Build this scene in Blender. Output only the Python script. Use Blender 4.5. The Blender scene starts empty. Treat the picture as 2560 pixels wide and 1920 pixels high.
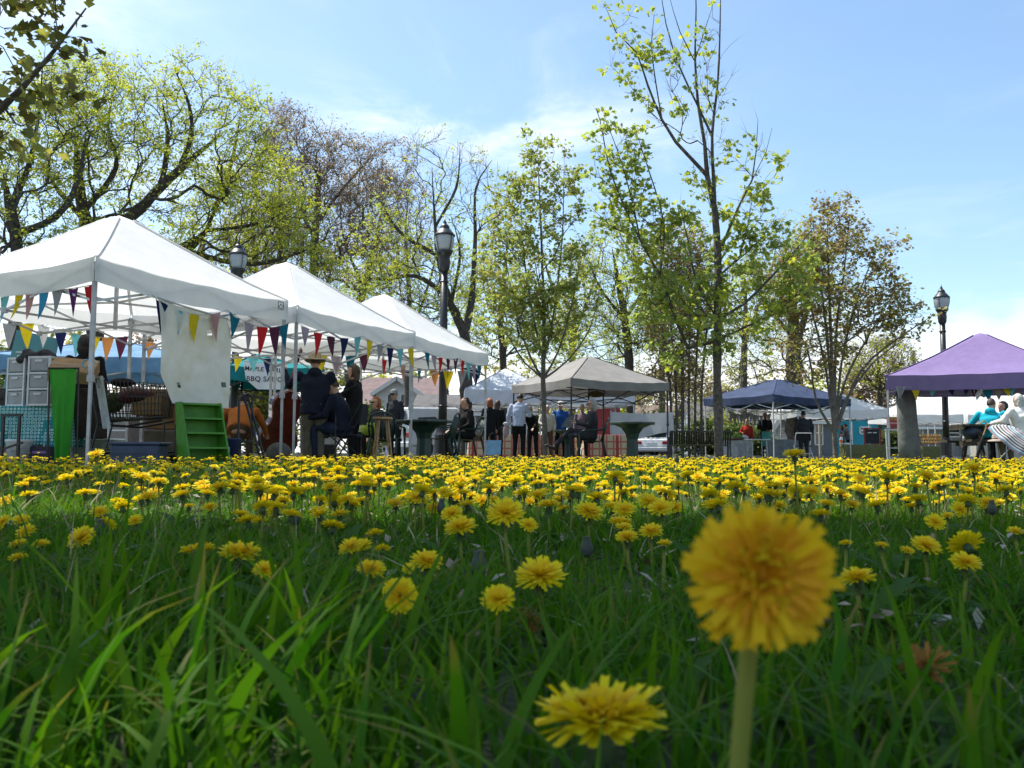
import bpy, math, random
import numpy as np
from mathutils import Vector, Matrix, Euler

random.seed(7)
NR = np.random.default_rng(11)
R = math.radians
S = bpy.context.scene
COL = S.collection

# ------------------------------------------------------------------ camera
FPX, CAMZ, HOR = 2217.0, 0.16, 1134.0
PITCH = math.atan((HOR - 960.0) / FPX)
CM = Matrix.Rotation(R(90) + PITCH, 3, 'X') @ Matrix.Rotation(R(0.27), 3, 'Z')
cd = bpy.data.cameras.new('camera')
cam = bpy.data.objects.new('camera', cd)
COL.objects.link(cam)
cam.matrix_world = Matrix.Translation((0, 0, CAMZ)) @ CM.to_4x4()
cd.sensor_width = 36.0
cd.lens = 36.0 * FPX / 2560.0
cd.clip_start, cd.clip_end = 0.02, 3000.0
cd.dof.use_dof = True
cd.dof.focus_distance = 7.0
cd.dof.aperture_fstop = 19.0
S.camera = cam

# ------------------------------------------------------------------ sky and sun
SUN_EL, SUN_AZ = R(62), R(-58)          # azimuth from +Y, negative = left of the view
SUN_DIR = Vector((math.sin(SUN_AZ) * math.cos(SUN_EL), math.cos(SUN_AZ) * math.cos(SUN_EL), math.sin(SUN_EL)))
world = bpy.data.worlds.new('World')
S.world = world
world.use_nodes = True
nt = world.node_tree
nt.nodes.clear()
def wn(t, **kw):
    n = nt.nodes.new(t)
    for k, v in kw.items():
        setattr(n, k, v)
    return n
def wl(a, b):
    nt.links.new(a, b)
def wmath(op, a, b=None, clamp=False):
    n = wn('ShaderNodeMath', operation=op)
    n.use_clamp = clamp
    for i, v in enumerate((a, b)):
        if v is None:
            continue
        if isinstance(v, (int, float)):
            n.inputs[i].default_value = v
        else:
            wl(v, n.inputs[i])
    return n.outputs[0]
def wramp(src, lo, hi):
    n = wn('ShaderNodeMapRange', interpolation_type='SMOOTHSTEP')
    wl(src, n.inputs[0])
    n.inputs[1].default_value, n.inputs[2].default_value = lo, hi
    return n.outputs[0]
wout = wn('ShaderNodeOutputWorld')
bg = wn('ShaderNodeBackground')
bg.inputs['Strength'].default_value = 0.15
sky = wn('ShaderNodeTexSky', sky_type='NISHITA')
sky.sun_disc = False
sky.sun_elevation = SUN_EL
sky.sun_rotation = SUN_AZ
sky.air_density, sky.dust_density, sky.ozone_density = 1.0, 1.2, 1.5
tc = wn('ShaderNodeTexCoord')
sep = wn('ShaderNodeSeparateXYZ')
wl(tc.outputs['Generated'], sep.inputs[0])
zc = wmath('MAXIMUM', sep.outputs['Z'], 0.06)
comb = wn('ShaderNodeCombineXYZ')
wl(wmath('DIVIDE', sep.outputs['X'], zc), comb.inputs[0])
wl(wmath('DIVIDE', sep.outputs['Y'], zc), comb.inputs[1])
def wnoise(vec, scale, detail, loc, scl=(1, 1, 1), rough=0.55, dist=0.0):
    m = wn('ShaderNodeMapping')
    m.inputs['Location'].default_value = loc
    m.inputs['Scale'].default_value = scl
    wl(vec, m.inputs[0])
    n = wn('ShaderNodeTexNoise')
    n.inputs['Scale'].default_value, n.inputs['Detail'].default_value = scale, detail
    n.inputs['Roughness'].default_value, n.inputs['Distortion'].default_value = rough, dist
    wl(m.outputs[0], n.inputs['Vector'])
    return n.outputs[0]
wisp = wramp(wnoise(comb.outputs[0], 1.5, 8, (3.1, 1.7, 0), (1.0, 0.75, 1), 0.62, 0.5), 0.44, 0.78)
big = wramp(wnoise(comb.outputs[0], 0.55, 3, (7.7, 0.3, 0)), 0.30, 0.60)
wisp = wmath('MULTIPLY', wmath('MULTIPLY', wisp, big), 0.75)
wisp = wmath('MULTIPLY', wisp, wmath('SUBTRACT', 1.0, wmath('MULTIPLY', wramp(sep.outputs['X'], 0.08, 0.30), 0.8)))
# bank of white cloud low above the horizon with a ragged top
low = wmath('ADD', wmath('MULTIPLY', wnoise(tc.outputs['Generated'], 3.2, 7, (0.35, 1.3, 2.0), (1, 1, 2.2)), 0.30), 0.0)
bank = wn('ShaderNodeMapRange', interpolation_type='SMOOTHSTEP')
wl(wmath('SUBTRACT', low, sep.outputs['Z']), bank.inputs[0])
bank.inputs[1].default_value, bank.inputs[2].default_value = -0.03, 0.05
cl = wmath('MAXIMUM', wisp, bank.outputs[0], True)
tint = wn('ShaderNodeMix', data_type='RGBA', blend_type='MULTIPLY')
tint.inputs[0].default_value = 1.0
wl(sky.outputs[0], tint.inputs[6])
tint.inputs[7].default_value = (0.96, 1.04, 1.03, 1)
mix = wn('ShaderNodeMix', data_type='RGBA')
wl(cl, mix.inputs[0])
wl(tint.outputs[2], mix.inputs[6])
mix.inputs[7].default_value = (6.2, 6.3, 6.5, 1)
wl(mix.outputs[2], bg.inputs['Color'])
wl(bg.outputs[0], wout.inputs['Surface'])

sd = bpy.data.lights.new('sun', 'SUN')
sd.energy, sd.angle, sd.color = 5.0, R(0.5), (1.0, 0.96, 0.88)
sun = bpy.data.objects.new('sun', sd)
COL.objects.link(sun)
sun.rotation_euler = SUN_DIR.to_track_quat('Z', 'Y').to_euler()
sun.location = (-20, 30, 50)
S.view_settings.view_transform = 'Standard'
S.view_settings.look = 'None'
S.view_settings.gamma = 1.0
S.view_settings.use_curve_mapping = False
S.view_settings.exposure = 0.62

# ------------------------------------------------------------------ pixel helpers (photo pixels -> real positions)
def ray(px, py):
    return CM @ Vector(((px - 1280) / FPX, -(py - 960) / FPX, -1.0))
def P(px, py, Y):
    d = ray(px, py)
    return Vector((0, 0, CAMZ)) + d * (Y / d.y)
def GX(px, Y, py=1105):
    return P(px, py, Y).x
def Z(py, Y, px=1280):
    return P(px, py, Y).z

# ------------------------------------------------------------------ materials
MATS = {}
def mat(name, col, rough=0.7, var=0.12, scale=6.0, bump=0.0, bscale=40.0, metal=0.0, trans=0.0, island=0.0, col2=None, spec=0.4, coat=0.0, tcol=None):
    if name in MATS:
        return MATS[name]
    m = bpy.data.materials.new(name)
    MATS[name] = m
    m.use_nodes = True
    t = m.node_tree
    N, L = t.nodes, t.links
    b = N['Principled BSDF']
    out = N['Material Output']
    b.inputs['Roughness'].default_value = rough
    b.inputs['Metallic'].default_value = metal
    b.inputs['Specular IOR Level'].default_value = spec
    if coat:
        b.inputs['Coat Weight'].default_value = coat
    c2 = col2 if col2 is not None else tuple(max(0, c * (1 - 2.2 * var)) for c in col)
    c1 = col if col2 is not None else tuple(min(1, c * (1 + var)) for c in col)
    geo = N.new('ShaderNodeNewGeometry')
    mixn = N.new('ShaderNodeMix')
    mixn.data_type = 'RGBA'
    mixn.inputs[6].default_value = (*c1, 1)
    mixn.inputs[7].default_value = (*c2, 1)
    tcn = N.new('ShaderNodeTexCoord')
    noi = N.new('ShaderNodeTexNoise')
    noi.inputs['Scale'].default_value = scale
    noi.inputs['Detail'].default_value = 5
    noi.inputs['Roughness'].default_value = 0.6
    L.new(tcn.outputs['Object'], noi.inputs['Vector'])
    mr = N.new('ShaderNodeMapRange')
    mr.inputs[1].default_value, mr.inputs[2].default_value = 0.3, 0.7
    L.new(noi.outputs[0], mr.inputs[0])
    fac = mr.outputs[0]
    if island > 0:
        mx = N.new('ShaderNodeMix')
        mx.inputs[0].default_value = island
        L.new(fac, mx.inputs[2])
        L.new(geo.outputs['Random Per Island'], mx.inputs[3])
        fac = mx.outputs[0]
    L.new(fac, mixn.inputs[0])
    L.new(mixn.outputs[2], b.inputs['Base Color'])
    if bump > 0:
        n2 = N.new('ShaderNodeTexNoise')
        n2.inputs['Scale'].default_value = bscale
        n2.inputs['Detail'].default_value = 4
        L.new(tcn.outputs['Object'], n2.inputs['Vector'])
        bp = N.new('ShaderNodeBump')
        bp.inputs['Strength'].default_value = bump
        bp.inputs['Distance'].default_value = 0.02
        L.new(n2.outputs[0], bp.inputs['Height'])
        L.new(bp.outputs[0], b.inputs['Normal'])
    if trans > 0:
        tr = N.new('ShaderNodeBsdfTranslucent')
        if tcol:
            m2 = N.new('ShaderNodeMix')
            m2.data_type = 'RGBA'
            m2.blend_type = 'MULTIPLY'
            m2.inputs[0].default_value = 1
            L.new(mixn.outputs[2], m2.inputs[6])
            m2.inputs[7].default_value = (*tcol, 1)
            m2.clamp_result = False
            L.new(m2.outputs[2], tr.inputs['Color'])
        else:
            L.new(mixn.outputs[2], tr.inputs['Color'])
        ms = N.new('ShaderNodeMixShader')
        ms.inputs[0].default_value = trans
        L.new(b.outputs[0], ms.inputs[1])
        L.new(tr.outputs[0], ms.inputs[2])
        L.new(ms.outputs[0], out.inputs['Surface'])
    return m

def cloth(name, col, trans=0.25, var=0.06, bump=0.25, bscale=18.0, rough=0.85, scale=3.0):
    return mat(name, col, rough, var, scale, bump, bscale, trans=trans, spec=0.2)

def glass_mat(name, col, rough=0.08):
    if name in MATS:
        return MATS[name]
    m = mat(name, col, rough, 0.05, spec=0.6)
    m.node_tree.nodes['Principled BSDF'].inputs['Transmission Weight'].default_value = 0.85
    m.node_tree.nodes['Principled BSDF'].inputs['IOR'].default_value = 1.2
    return m

WHITE_CLOTH = cloth('white_cloth', (0.86, 0.86, 0.85), 0.36, 0.03, 0.35, 9.0)
WHITE_METAL = mat('white_painted_metal', (0.55, 0.56, 0.57), 0.45, 0.08)
STEEL = mat('galvanised_steel', (0.42, 0.43, 0.44), 0.4, 0.15, metal=0.5)
BLACK_METAL = mat('black_painted_metal', (0.012, 0.013, 0.016), 0.35, 0.3, spec=0.5)
DARK_PLASTIC = mat('dark_green_plastic', (0.012, 0.04, 0.032), 0.4, 0.2)
WOOD = mat('pale_wood', (0.42, 0.25, 0.12), 0.6, 0.18, 9.0)
CARD = mat('brown_cardboard', (0.33, 0.2, 0.095), 0.85, 0.12)
BARK = mat('grey_brown_bark', (0.13, 0.112, 0.092), 0.95, 0.3, 14.0, 0.9, 30.0)
BARK_DARK = mat('dark_bark', (0.085, 0.073, 0.062), 0.95, 0.3, 10.0, 0.9, 24.0)
BARK_PALE = mat('smooth_grey_bark', (0.16, 0.14, 0.115), 0.9, 0.25, 12.0, 0.6, 40.0)
DARK = mat('black_fabric', (0.012, 0.012, 0.015), 0.9, 0.25, bump=0.3)

# ------------------------------------------------------------------ mesh building
class MB:
    def __init__(s):
        s.v, s.f = [], []
    def add(s, vs, fs):
        o = len(s.v)
        s.v += [tuple(v) for v in vs]
        s.f += [tuple(i + o for i in f) for f in fs]
        return s
    def box(s, c, size, M=None):
        x, y, z = (k / 2 for k in size)
        vs = [Vector((a * x, b * y, d * z)) for a in (-1, 1) for b in (-1, 1) for d in (-1, 1)]
        if M is not None:
            vs = [M @ v for v in vs]
        c = Vector(c)
        return s.add([v + c for v in vs], [(0, 1, 3, 2), (4, 6, 7, 5), (0, 4, 5, 1), (2, 3, 7, 6), (0, 2, 6, 4), (1, 5, 7, 3)])
    def bar(s, a, b, w, h=None, up=(0, 0, 1)):
        a, b = Vector(a), Vector(b)
        d = b - a
        n = d.normalized()
        u = Vector(up)
        if abs(n.dot(u)) > 0.95:
            u = Vector((1, 0, 0))
        x = n.cross(u).normalized()
        y = x.cross(n)
        h = h or w
        vs = [p + x * (i * w / 2) + y * (j * h / 2) for p in (a, b) for i, j in ((-1, -1), (1, -1), (1, 1), (-1, 1))]
        return s.add(vs, [(3, 2, 1, 0), (4, 5, 6, 7)] + [(i, (i + 1) % 4, 4 + (i + 1) % 4, 4 + i) for i in range(4)])
    def loft(s, pts, rad, n=8, side=None, round_ends=False):
        """closed tube along pts; rad: radius or (a,b) per point"""
        pts = [Vector(p) for p in pts]
        rad = [(r, r) if isinstance(r, (int, float)) else r for r in (rad if isinstance(rad, (list, tuple)) else [rad] * len(pts))]
        if round_ends:
            d0 = (pts[0] - pts[1]).normalized()
            d1 = (pts[-1] - pts[-2]).normalized()
            a0, a1 = min(rad[0]), min(rad[-1])
            pts = [pts[0] + d0 * a0 * .85, pts[0] + d0 * a0 * .5] + pts + [pts[-1] + d1 * a1 * .5, pts[-1] + d1 * a1 * .85]
            sc = lambda r, k: (r[0] * k, r[1] * k)
            rad = [sc(rad[0], .5), sc(rad[0], .86)] + rad + [sc(rad[-1], .86), sc(rad[-1], .5)]
        vs, fs = [], []
        px = Vector(side) if side is not None else None
        for i, p in enumerate(pts):
            t = (pts[min(i + 1, len(pts) - 1)] - pts[max(i - 1, 0)])
            t = t.normalized() if t.length > 1e-9 else Vector((0, 0, 1))
            if px is None:
                px = t.orthogonal().normalized()
            x = (px - t * px.dot(t))
            x = x.normalized() if x.length > 1e-6 else t.orthogonal().normalized()
            if side is None:
                px = x
            y = t.cross(x)
            for k in range(n):
                a = 2 * math.pi * k / n
                vs.append(p + x * (math.cos(a) * rad[i][0]) + y * (math.sin(a) * rad[i][1]))
        m = len(pts)
        for i in range(m - 1):
            for k in range(n):
                k2 = (k + 1) % n
                fs.append((i * n + k, i * n + k2, (i + 1) * n + k2, (i + 1) * n + k))
        fs.append(tuple(range(n - 1, -1, -1)))
        fs.append(tuple((m - 1) * n + k for k in range(n)))
        return s.add(vs, fs)
    def tube(s, a, b, r, n=8, r2=None):
        return s.loft([a, b], [r, r if r2 is None else r2], n)
    def lathe(s, prof, c=(0, 0, 0), n=12):
        """prof: (radius, z) list, closed at the ends"""
        vs, fs = [], []
        for r, z in prof:
            for k in range(n):
                a = 2 * math.pi * k / n
                vs.append((c[0] + r * math.cos(a), c[1] + r * math.sin(a), c[2] + z))
        for i in range(len(prof) - 1):
            for k in range(n):
                k2 = (k + 1) % n
                fs.append((i * n + k, i * n + k2, (i + 1) * n + k2, (i + 1) * n + k))
        fs.append(tuple(range(n - 1, -1, -1)))
        fs.append(tuple((len(prof) - 1) * n + k for k in range(n)))
        return s.add(vs, fs)
    def ell(s, c, r, n=10, m=7, M=None):
        vs, fs = [], []
        c = Vector(c)
        for j in range(m + 1):
            th = math.pi * (0.02 + 0.96 * j / m)
            for k in range(n):
                a = 2 * math.pi * k / n
                v = Vector((r[0] * math.sin(th) * math.cos(a), r[1] * math.sin(th) * math.sin(a), -r[2] * math.cos(th)))
                vs.append(c + (M @ v if M is not None else v))
        for j in range(m):
            for k in range(n):
                k2 = (k + 1) % n
                fs.append((j * n + k, j * n + k2, (j + 1) * n + k2, (j + 1) * n + k))
        fs.append(tuple(range(n - 1, -1, -1)))
        fs.append(tuple(m * n + k for k in range(n)))
        return s.add(vs, fs)
    def grid(s, fn, nu, nv, double=0.0):
        vs = [fn(i / nu, j / nv) for j in range(nv + 1) for i in range(nu + 1)]
        fs = [(j * (nu + 1) + i, j * (nu + 1) + i + 1, (j + 1) * (nu + 1) + i + 1, (j + 1) * (nu + 1) + i) for j in range(nv) for i in range(nu)]
        return s.add(vs, fs)
    def prism(s, poly, d):
        """poly: planar loop of points, extruded by vector d"""
        n = len(poly)
        d = Vector(d)
        vs = [Vector(p) for p in poly] + [Vector(p) + d for p in poly]
        return s.add(vs, [tuple(range(n - 1, -1, -1)), tuple(range(n, 2 * n))] + [(i, (i + 1) % n, n + (i + 1) % n, n + i) for i in range(n)])
    def build(s, name, m, parent=None, smooth=False, world=False, bevel=0.0):
        me = bpy.data.meshes.new(name)
        vs = s.v
        if world and parent is not None:
            inv = parent_world(parent).inverted()
            vs = [tuple(inv @ Vector(v)) for v in vs]
        me.from_pydata(vs, [], s.f)
        me.materials.append(m)
        if smooth:
            me.shade_smooth()
        o = bpy.data.objects.new(name, me)
        COL.objects.link(o)
        if parent is not None:
            o.parent = parent
        if bevel:
            bv = o.modifiers.new('bevel', 'BEVEL')
            bv.width, bv.segments, bv.limit_method = bevel, 1, 'ANGLE'
        return o

def parent_world(o):
    m = Matrix.LocRotScale(o.location, o.rotation_euler, o.scale)
    return (parent_world(o.parent) @ m) if o.parent is not None else m

def np_mesh(name, V, Fc, m, parent=None, smooth=False):
    """V (n,3) float, Fc (k,3|4) int arrays (or list of such arrays)"""
    Fl = Fc if isinstance(Fc, list) else [Fc]
    me = bpy.data.meshes.new(name)
    me.vertices.add(len(V))
    me.vertices.foreach_set('co', np.ascontiguousarray(V, np.float32).ravel())
    nl = sum(f.size for f in Fl)
    npoly = sum(len(f) for f in Fl)
    me.loops.add(nl)
    me.loops.foreach_set('vertex_index', np.concatenate([f.ravel() for f in Fl]).astype(np.int32))
    me.polygons.add(npoly)
    tot = np.concatenate([np.full(len(f), f.shape[1], np.int32) for f in Fl])
    st = np.concatenate([[0], np.cumsum(tot)[:-1]]).astype(np.int32)
    me.polygons.foreach_set('loop_start', st)
    if smooth:
        me.polygons.foreach_set('use_smooth', np.ones(npoly, bool))
    me.update(calc_edges=True)
    me.materials.append(m)
    o = bpy.data.objects.new(name, me)
    COL.objects.link(o)
    if parent is not None:
        o.parent = parent
    return o

def tag(o, label=None, cat=None, group=None, kind=None):
    if label: o['label'] = label
    if cat: o['category'] = cat
    if group: o['group'] = group
    if kind: o['kind'] = kind
    return o
def thing(name, label, cat, loc=(0, 0, 0), rotz=0.0, group=None):
    o = bpy.data.objects.new(name, None)
    o.empty_display_size = 0.1
    COL.objects.link(o)
    o.location = loc
    o.rotation_euler = (0, 0, rotz)
    return tag(o, label, cat, group)
def copy_tree(o, parent=None):
    c = o.copy()
    COL.objects.link(c)
    if parent is not None:
        c.parent = parent
    for ch in o.children:
        copy_tree(ch, c)
    return c
def wobble(x, y, z=0.0, k=0):
    return math.sin(x * 3.1 + k) * math.cos(y * 2.7 + 1.3 * k) + 0.5 * math.sin(x * 7.3 + y * 5.1 + z + 2 * k)
# ------------------------------------------------------------------ ground
def ground_z(x, y):
    return 0.012 * np.sin(x * 1.7 + 0.4) * np.cos(y * 1.3) + 0.006 * np.sin(x * 4.1 + y * 3.3)
GRASSBASE = mat('lawn_soil_and_thatch', (0.045, 0.075, 0.02), 1.0, 0.3, 3.0, 0.4, 60.0, col2=(0.06, 0.055, 0.03))
def make_ground():
    xs = np.concatenate([-np.geomspace(900, 12, 22), np.linspace(-11, 11, 67), np.geomspace(12, 900, 22)])
    ys = np.concatenate([-np.geomspace(300, 3, 14), np.linspace(-2.5, 14, 56), np.geomspace(15, 1500, 26)])
    X, Y = np.meshgrid(xs, ys)
    Zz = np.where((np.abs(X) < 14) & (Y < 16), ground_z(X, Y), 0.0)
    V = np.stack([X, Y, Zz], -1).reshape(-1, 3)
    nx, ny = len(xs), len(ys)
    i, j = np.meshgrid(np.arange(nx - 1), np.arange(ny - 1))
    a = (j * nx + i).ravel()
    tag(np_mesh('ground', V, np.stack([a, a + 1, a + nx + 1, a + nx], -1), GRASSBASE, smooth=True), kind='structure')
make_ground()
ASPH = mat('asphalt', (0.055, 0.055, 0.058), 0.95, 0.15, 2.0, 0.3, 80.0)
tag(MB().box((0, 47, 0.006), (240, 7.5, 0.004)).build('road', ASPH), kind='structure')
tag(MB().box((0, 42.9, 0.06), (240, 0.18, 0.12)).build('kerb', mat('kerb_concrete', (0.35, 0.34, 0.32), 0.9)), kind='structure')

# ------------------------------------------------------------------ grass
def blades(pos, h, w, phi, lean, curl, nseg, zbase):
    """pos (n,2); returns verts, quads, tris"""
    n = len(h)
    t = np.linspace(0, 1, nseg + 1)[:-1]
    d = np.stack([np.cos(phi), np.sin(phi)], -1)
    sd_ = np.stack([-np.sin(phi), np.cos(phi)], -1)
    tw = NR.uniform(-0.9, 0.9, n)
    sdv = sd_ * np.cos(tw)[:, None] + d * np.sin(tw)[:, None]
    V = np.zeros((n, 2 * nseg + 1, 3))
    def centre(tt):
        off = (lean * tt + curl * tt ** 2.4) * h
        zz = h * tt * (1 - 0.28 * np.clip(curl, 0, 2) * tt ** 2)
        return pos + d * off[:, None], zbase + zz
    for i, tt in enumerate(t):
        c, zz = centre(tt)
        ww = w * (1 - tt ** 2.2) * (0.75 + 0.5 * min(1, tt * 3)) * 0.5
        V[:, 2 * i, :2] = c - sdv * ww[:, None]
        V[:, 2 * i + 1, :2] = c + sdv * ww[:, None]
        V[:, 2 * i, 2] = V[:, 2 * i + 1, 2] = zz
    c, zz = centre(1.0)
    V[:, -1, :2] = c
    V[:, -1, 2] = zz
    m = 2 * nseg + 1
    base = (np.arange(n) * m)[:, None]
    Q = np.concatenate([base + np.array([[2 * i, 2 * i + 1, 2 * i + 3, 2 * i + 2]]) for i in range(nseg - 1)]) if nseg > 1 else np.zeros((0, 4), int)
    T = base + np.array([[2 * nseg - 2, 2 * nseg - 1, 2 * nseg]])
    AL = np.concatenate([np.repeat(t, 2), [1.0]])
    return V.reshape(-1, 3), Q.astype(int), T.astype(int), np.tile(AL, n)
def wedge(n, y0, y1, margin, power=1.0):
    y = y0 + (y1 - y0) * NR.random(int(n * 1.0)) ** power
    x = NR.uniform(-1, 1, len(y)) * (0.62 * y + margin)
    return np.stack([x, y], -1)
def patchy(p, s=2.3, k=0.0):
    return 0.5 + 0.25 * (np.sin(p[:, 0] * s + k) * np.cos(p[:, 1] * s * 1.13 + 1 + k) + np.sin(p[:, 0] * s * 2.7 + p[:, 1] * s * 1.9 + 2 * k))
GRASS = mat('grass_blade', (0.022, 0.112, 0.005), 0.6, 0.2, 1.5, col2=(0.10, 0.205, 0.009), island=0.75, trans=0.45, tcol=(1.35, 1.35, 0.6), spec=0.15)
def dry_tips(m):
    # the tip of about every third blade is withered, and the base of the blade is paler
    t = m.node_tree
    N, L = t.nodes, t.links
    at_ = N.new('ShaderNodeAttribute'); at_.attribute_name = 'along'
    geo = N.new('ShaderNodeNewGeometry')
    mr = N.new('ShaderNodeMapRange'); mr.inputs[1].default_value, mr.inputs[2].default_value = .70, .98
    L.new(at_.outputs['Fac'], mr.inputs[0])
    fr = N.new('ShaderNodeMath'); fr.operation = 'LESS_THAN'; fr.inputs[1].default_value = .30
    L.new(geo.outputs['Random Per Island'], fr.inputs[0])
    mu = N.new('ShaderNodeMath'); mu.operation = 'MULTIPLY'
    L.new(mr.outputs[0], mu.inputs[0]); L.new(fr.outputs[0], mu.inputs[1])
    src = [l for l in L if l.to_socket.name == 'Base Color'][0].from_socket
    users = [l.to_socket for l in L if l.from_socket == src]
    mx = N.new('ShaderNodeMix'); mx.data_type = 'RGBA'
    L.new(mu.outputs[0], mx.inputs[0]); L.new(src, mx.inputs[6])
    mx.inputs[7].default_value = (.22, .16, .05, 1)
    for u in users:
        L.new(mx.outputs[2], u)
dry_tips(GRASS)
GRASS_DRY = mat('dry_grass_stalk', (0.42, 0.36, 0.22), 0.8, 0.2, island=0.6, trans=0.2)
CLEAR = []          # (x, y, r): keep blades away from the big flower's line of sight
def lawn(name, layers, m, label):
    Vs, Fq, Ft, Al, o = [], [], [], [], 0
    for n, y0, y1, mar, h0, h1, w0, w1, nseg, cl0, cl1, pw in layers:
        p = wedge(n, y0, y1, mar, pw)
        dist = np.hypot(p[:, 0], p[:, 1])
        keep = dist > 0.17
        for cx, cy, cr in CLEAR:
            keep &= np.hypot(p[:, 0] - cx, p[:, 1] - cy) > cr
        p = p[keep]
        k = len(p)
        pat = patchy(p)
        h = (h0 + (h1 - h0) * NR.beta(1.6, 2.6, k)) * (0.7 + 0.6 * pat)
        dist = np.hypot(p[:, 0], p[:, 1])
        h = np.minimum(h, np.where(dist < 0.45, 0.105 + 0.05 * NR.random(k), 9))
        w = NR.uniform(w0, w1, k) * (0.8 + 0.4 * pat)
        phi = NR.uniform(0, 2 * np.pi, k)
        V, Q, T, al = blades(p, h, w, phi, NR.uniform(0, 0.35, k), NR.uniform(cl0, cl1, k) ** 1.4, nseg, ground_z(p[:, 0], p[:, 1]) - 0.004)
        Vs.append(V); Al.append(al); Fq.append(Q + o); Ft.append(T + o)
        o += len(V)
    ob = np_mesh(name, np.concatenate(Vs), [np.concatenate(Fq), np.concatenate(Ft)], m, smooth=True)
    a = ob.data.attributes.new('along', 'FLOAT', 'POINT')
    a.data.foreach_set('value', np.concatenate(Al).astype(np.float32))
    return tag(ob, label, None, None, 'stuff')
HERO = (1905, 1440, 0.222)
hp = P(*HERO)
for k in (0.55, 0.7, 0.85, 1.0):
    CLEAR.append((hp.x * k, hp.y * k, 0.055))
f2 = P(1500, 1805, 0.34)
for k in (0.75, 0.9):
    CLEAR.append((f2.x * k, f2.y * k, 0.012))
# ------------------------------------------------------------------ dandelions
PETAL = mat('dandelion_petal', (0.86, 0.74, 0.010), 0.6, 0.1, 60.0, col2=(0.84, 0.66, 0.008), island=0.6, trans=0.3, spec=0.25)
PETAL_CORE = mat('dandelion_inner_floret', (0.84, 0.62, 0.010), 0.6, 0.1, 90.0, col2=(0.80, 0.50, 0.008), island=0.6, trans=0.25, spec=0.2)
PETAL_DEEP = mat('deep_yellow_floret', (0.78, 0.42, 0.008), 0.6, 0.1, 90.0, col2=(0.66, 0.26, 0.006), island=0.6, trans=0.2, spec=0.2)
PETAL_WARM = mat('warm_yellow_petal', (0.84, 0.60, 0.010), 0.6, 0.1, 60.0, col2=(0.80, 0.46, 0.008), island=0.7, trans=0.3, spec=0.2)
CALYX = mat('dandelion_calyx', (0.05, 0.09, 0.025), 0.7, 0.2, 60.0)
STEM = mat('dandelion_stem', (0.20, 0.27, 0.035), 0.6, 0.12, 25.0, trans=0.2, col2=(0.27, 0.25, 0.05), spec=0.15)
WILT = mat('wilted_brown_petal', (0.33, 0.16, 0.02), 0.8, 0.2, 60.0, island=0.6, trans=0.2)

def petal_arrays(L, w, nseg, up, rng, teeth=True):
    """petal along +X from the origin, curling up by 'up'"""
    vs = []
    for i in range(nseg + 1):
        t = i / nseg
        ww = w * (0.35 + 0.65 * min(1, t * 2.2)) * (1.0 if t < .85 else .9) / 2
        z = up * t * t * L
        cup = 0.28 * ww
        for k in (-1, 0, 1):
            ex = 0.0
            if i == nseg and teeth:
                ex = L * (0.06 * rng.random() - (0.05 if k == 0 else 0.0))
            vs.append((L * t + ex, k * ww, z + (cup if k else 0)))
    fs = []
    for i in range(nseg):
        for k in range(2):
            a = i * 3 + k
            fs.append((a, a + 1, a + 4, a + 3))
    return vs, fs
LAYERS = [  # share of petals, length, elevation lo/hi (deg), base radius, base z
    (0.30, 1.00, -2, 16, 0.10, 0.00), (0.26, 0.90, 10, 26, 0.09, 0.03),
    (0.20, 0.68, 26, 44, 0.08, 0.06), (0.14, 0.48, 44, 64, 0.06, 0.08), (0.10, 0.36, 62, 86, 0.04, 0.09)]
LOOSE_LAYERS = [(0.30, 1.00, -32, 8, 0.10, 0.00), (0.26, 0.95, -4, 30, 0.10, 0.03), (0.20, 0.72, 18, 50, 0.12, 0.05), (0.13, 0.46, 40, 70, 0.10, 0.06), (0.11, 0.30, 60, 100, 0.07, 0.08)]
def petal_transforms(n, rad, rng, loose=False):
    out = []
    for li, (sh, ln, e0, e1, br, bz) in enumerate(LOOSE_LAYERS if loose else LAYERS):
        k = max(4, int(n * sh))
        for i in range(k):
            az = 2 * math.pi * (i + rng.uniform(-.4, .4)) / k + li * 1.3
            el = R(rng.uniform(e0, e1))
            L = rad * ln * (rng.uniform(.84, 1.08) if loose else rng.uniform(.86, 1.06))
            M = Matrix.Rotation(az, 4, 'Z') @ Matrix.Translation((br * rad, 0, bz * rad)) @ Matrix.Rotation(-el, 4, 'Y') @ Matrix.Rotation(rng.uniform(-.3, .3), 4, 'X')
            out.append((li, M, L))
    return out
def florets_mesh(n, rad, nseg, wfac, seed, mats):
    rng = random.Random(seed)
    vs, fs, mi = [], [], []
    for li, M, L in petal_transforms(n, rad, rng):
        v, f = petal_arrays(L, rad * wfac * (1.0 if li < 3 else .8), nseg, rng.uniform(-.12, .16) if li < 2 else rng.uniform(-.35, .1), rng)
        o = len(vs)
        vs += [tuple(M @ Vector(p)) for p in v]
        fs += [tuple(i + o for i in q) for q in f]
        mi += [0 if li < 2 else 1] * len(f)
    me = bpy.data.meshes.new('florets')
    me.from_pydata(vs, [], fs)
    for m in mats:
        me.materials.append(m)
    me.polygons.foreach_set('material_index', mi)
    return me
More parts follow.
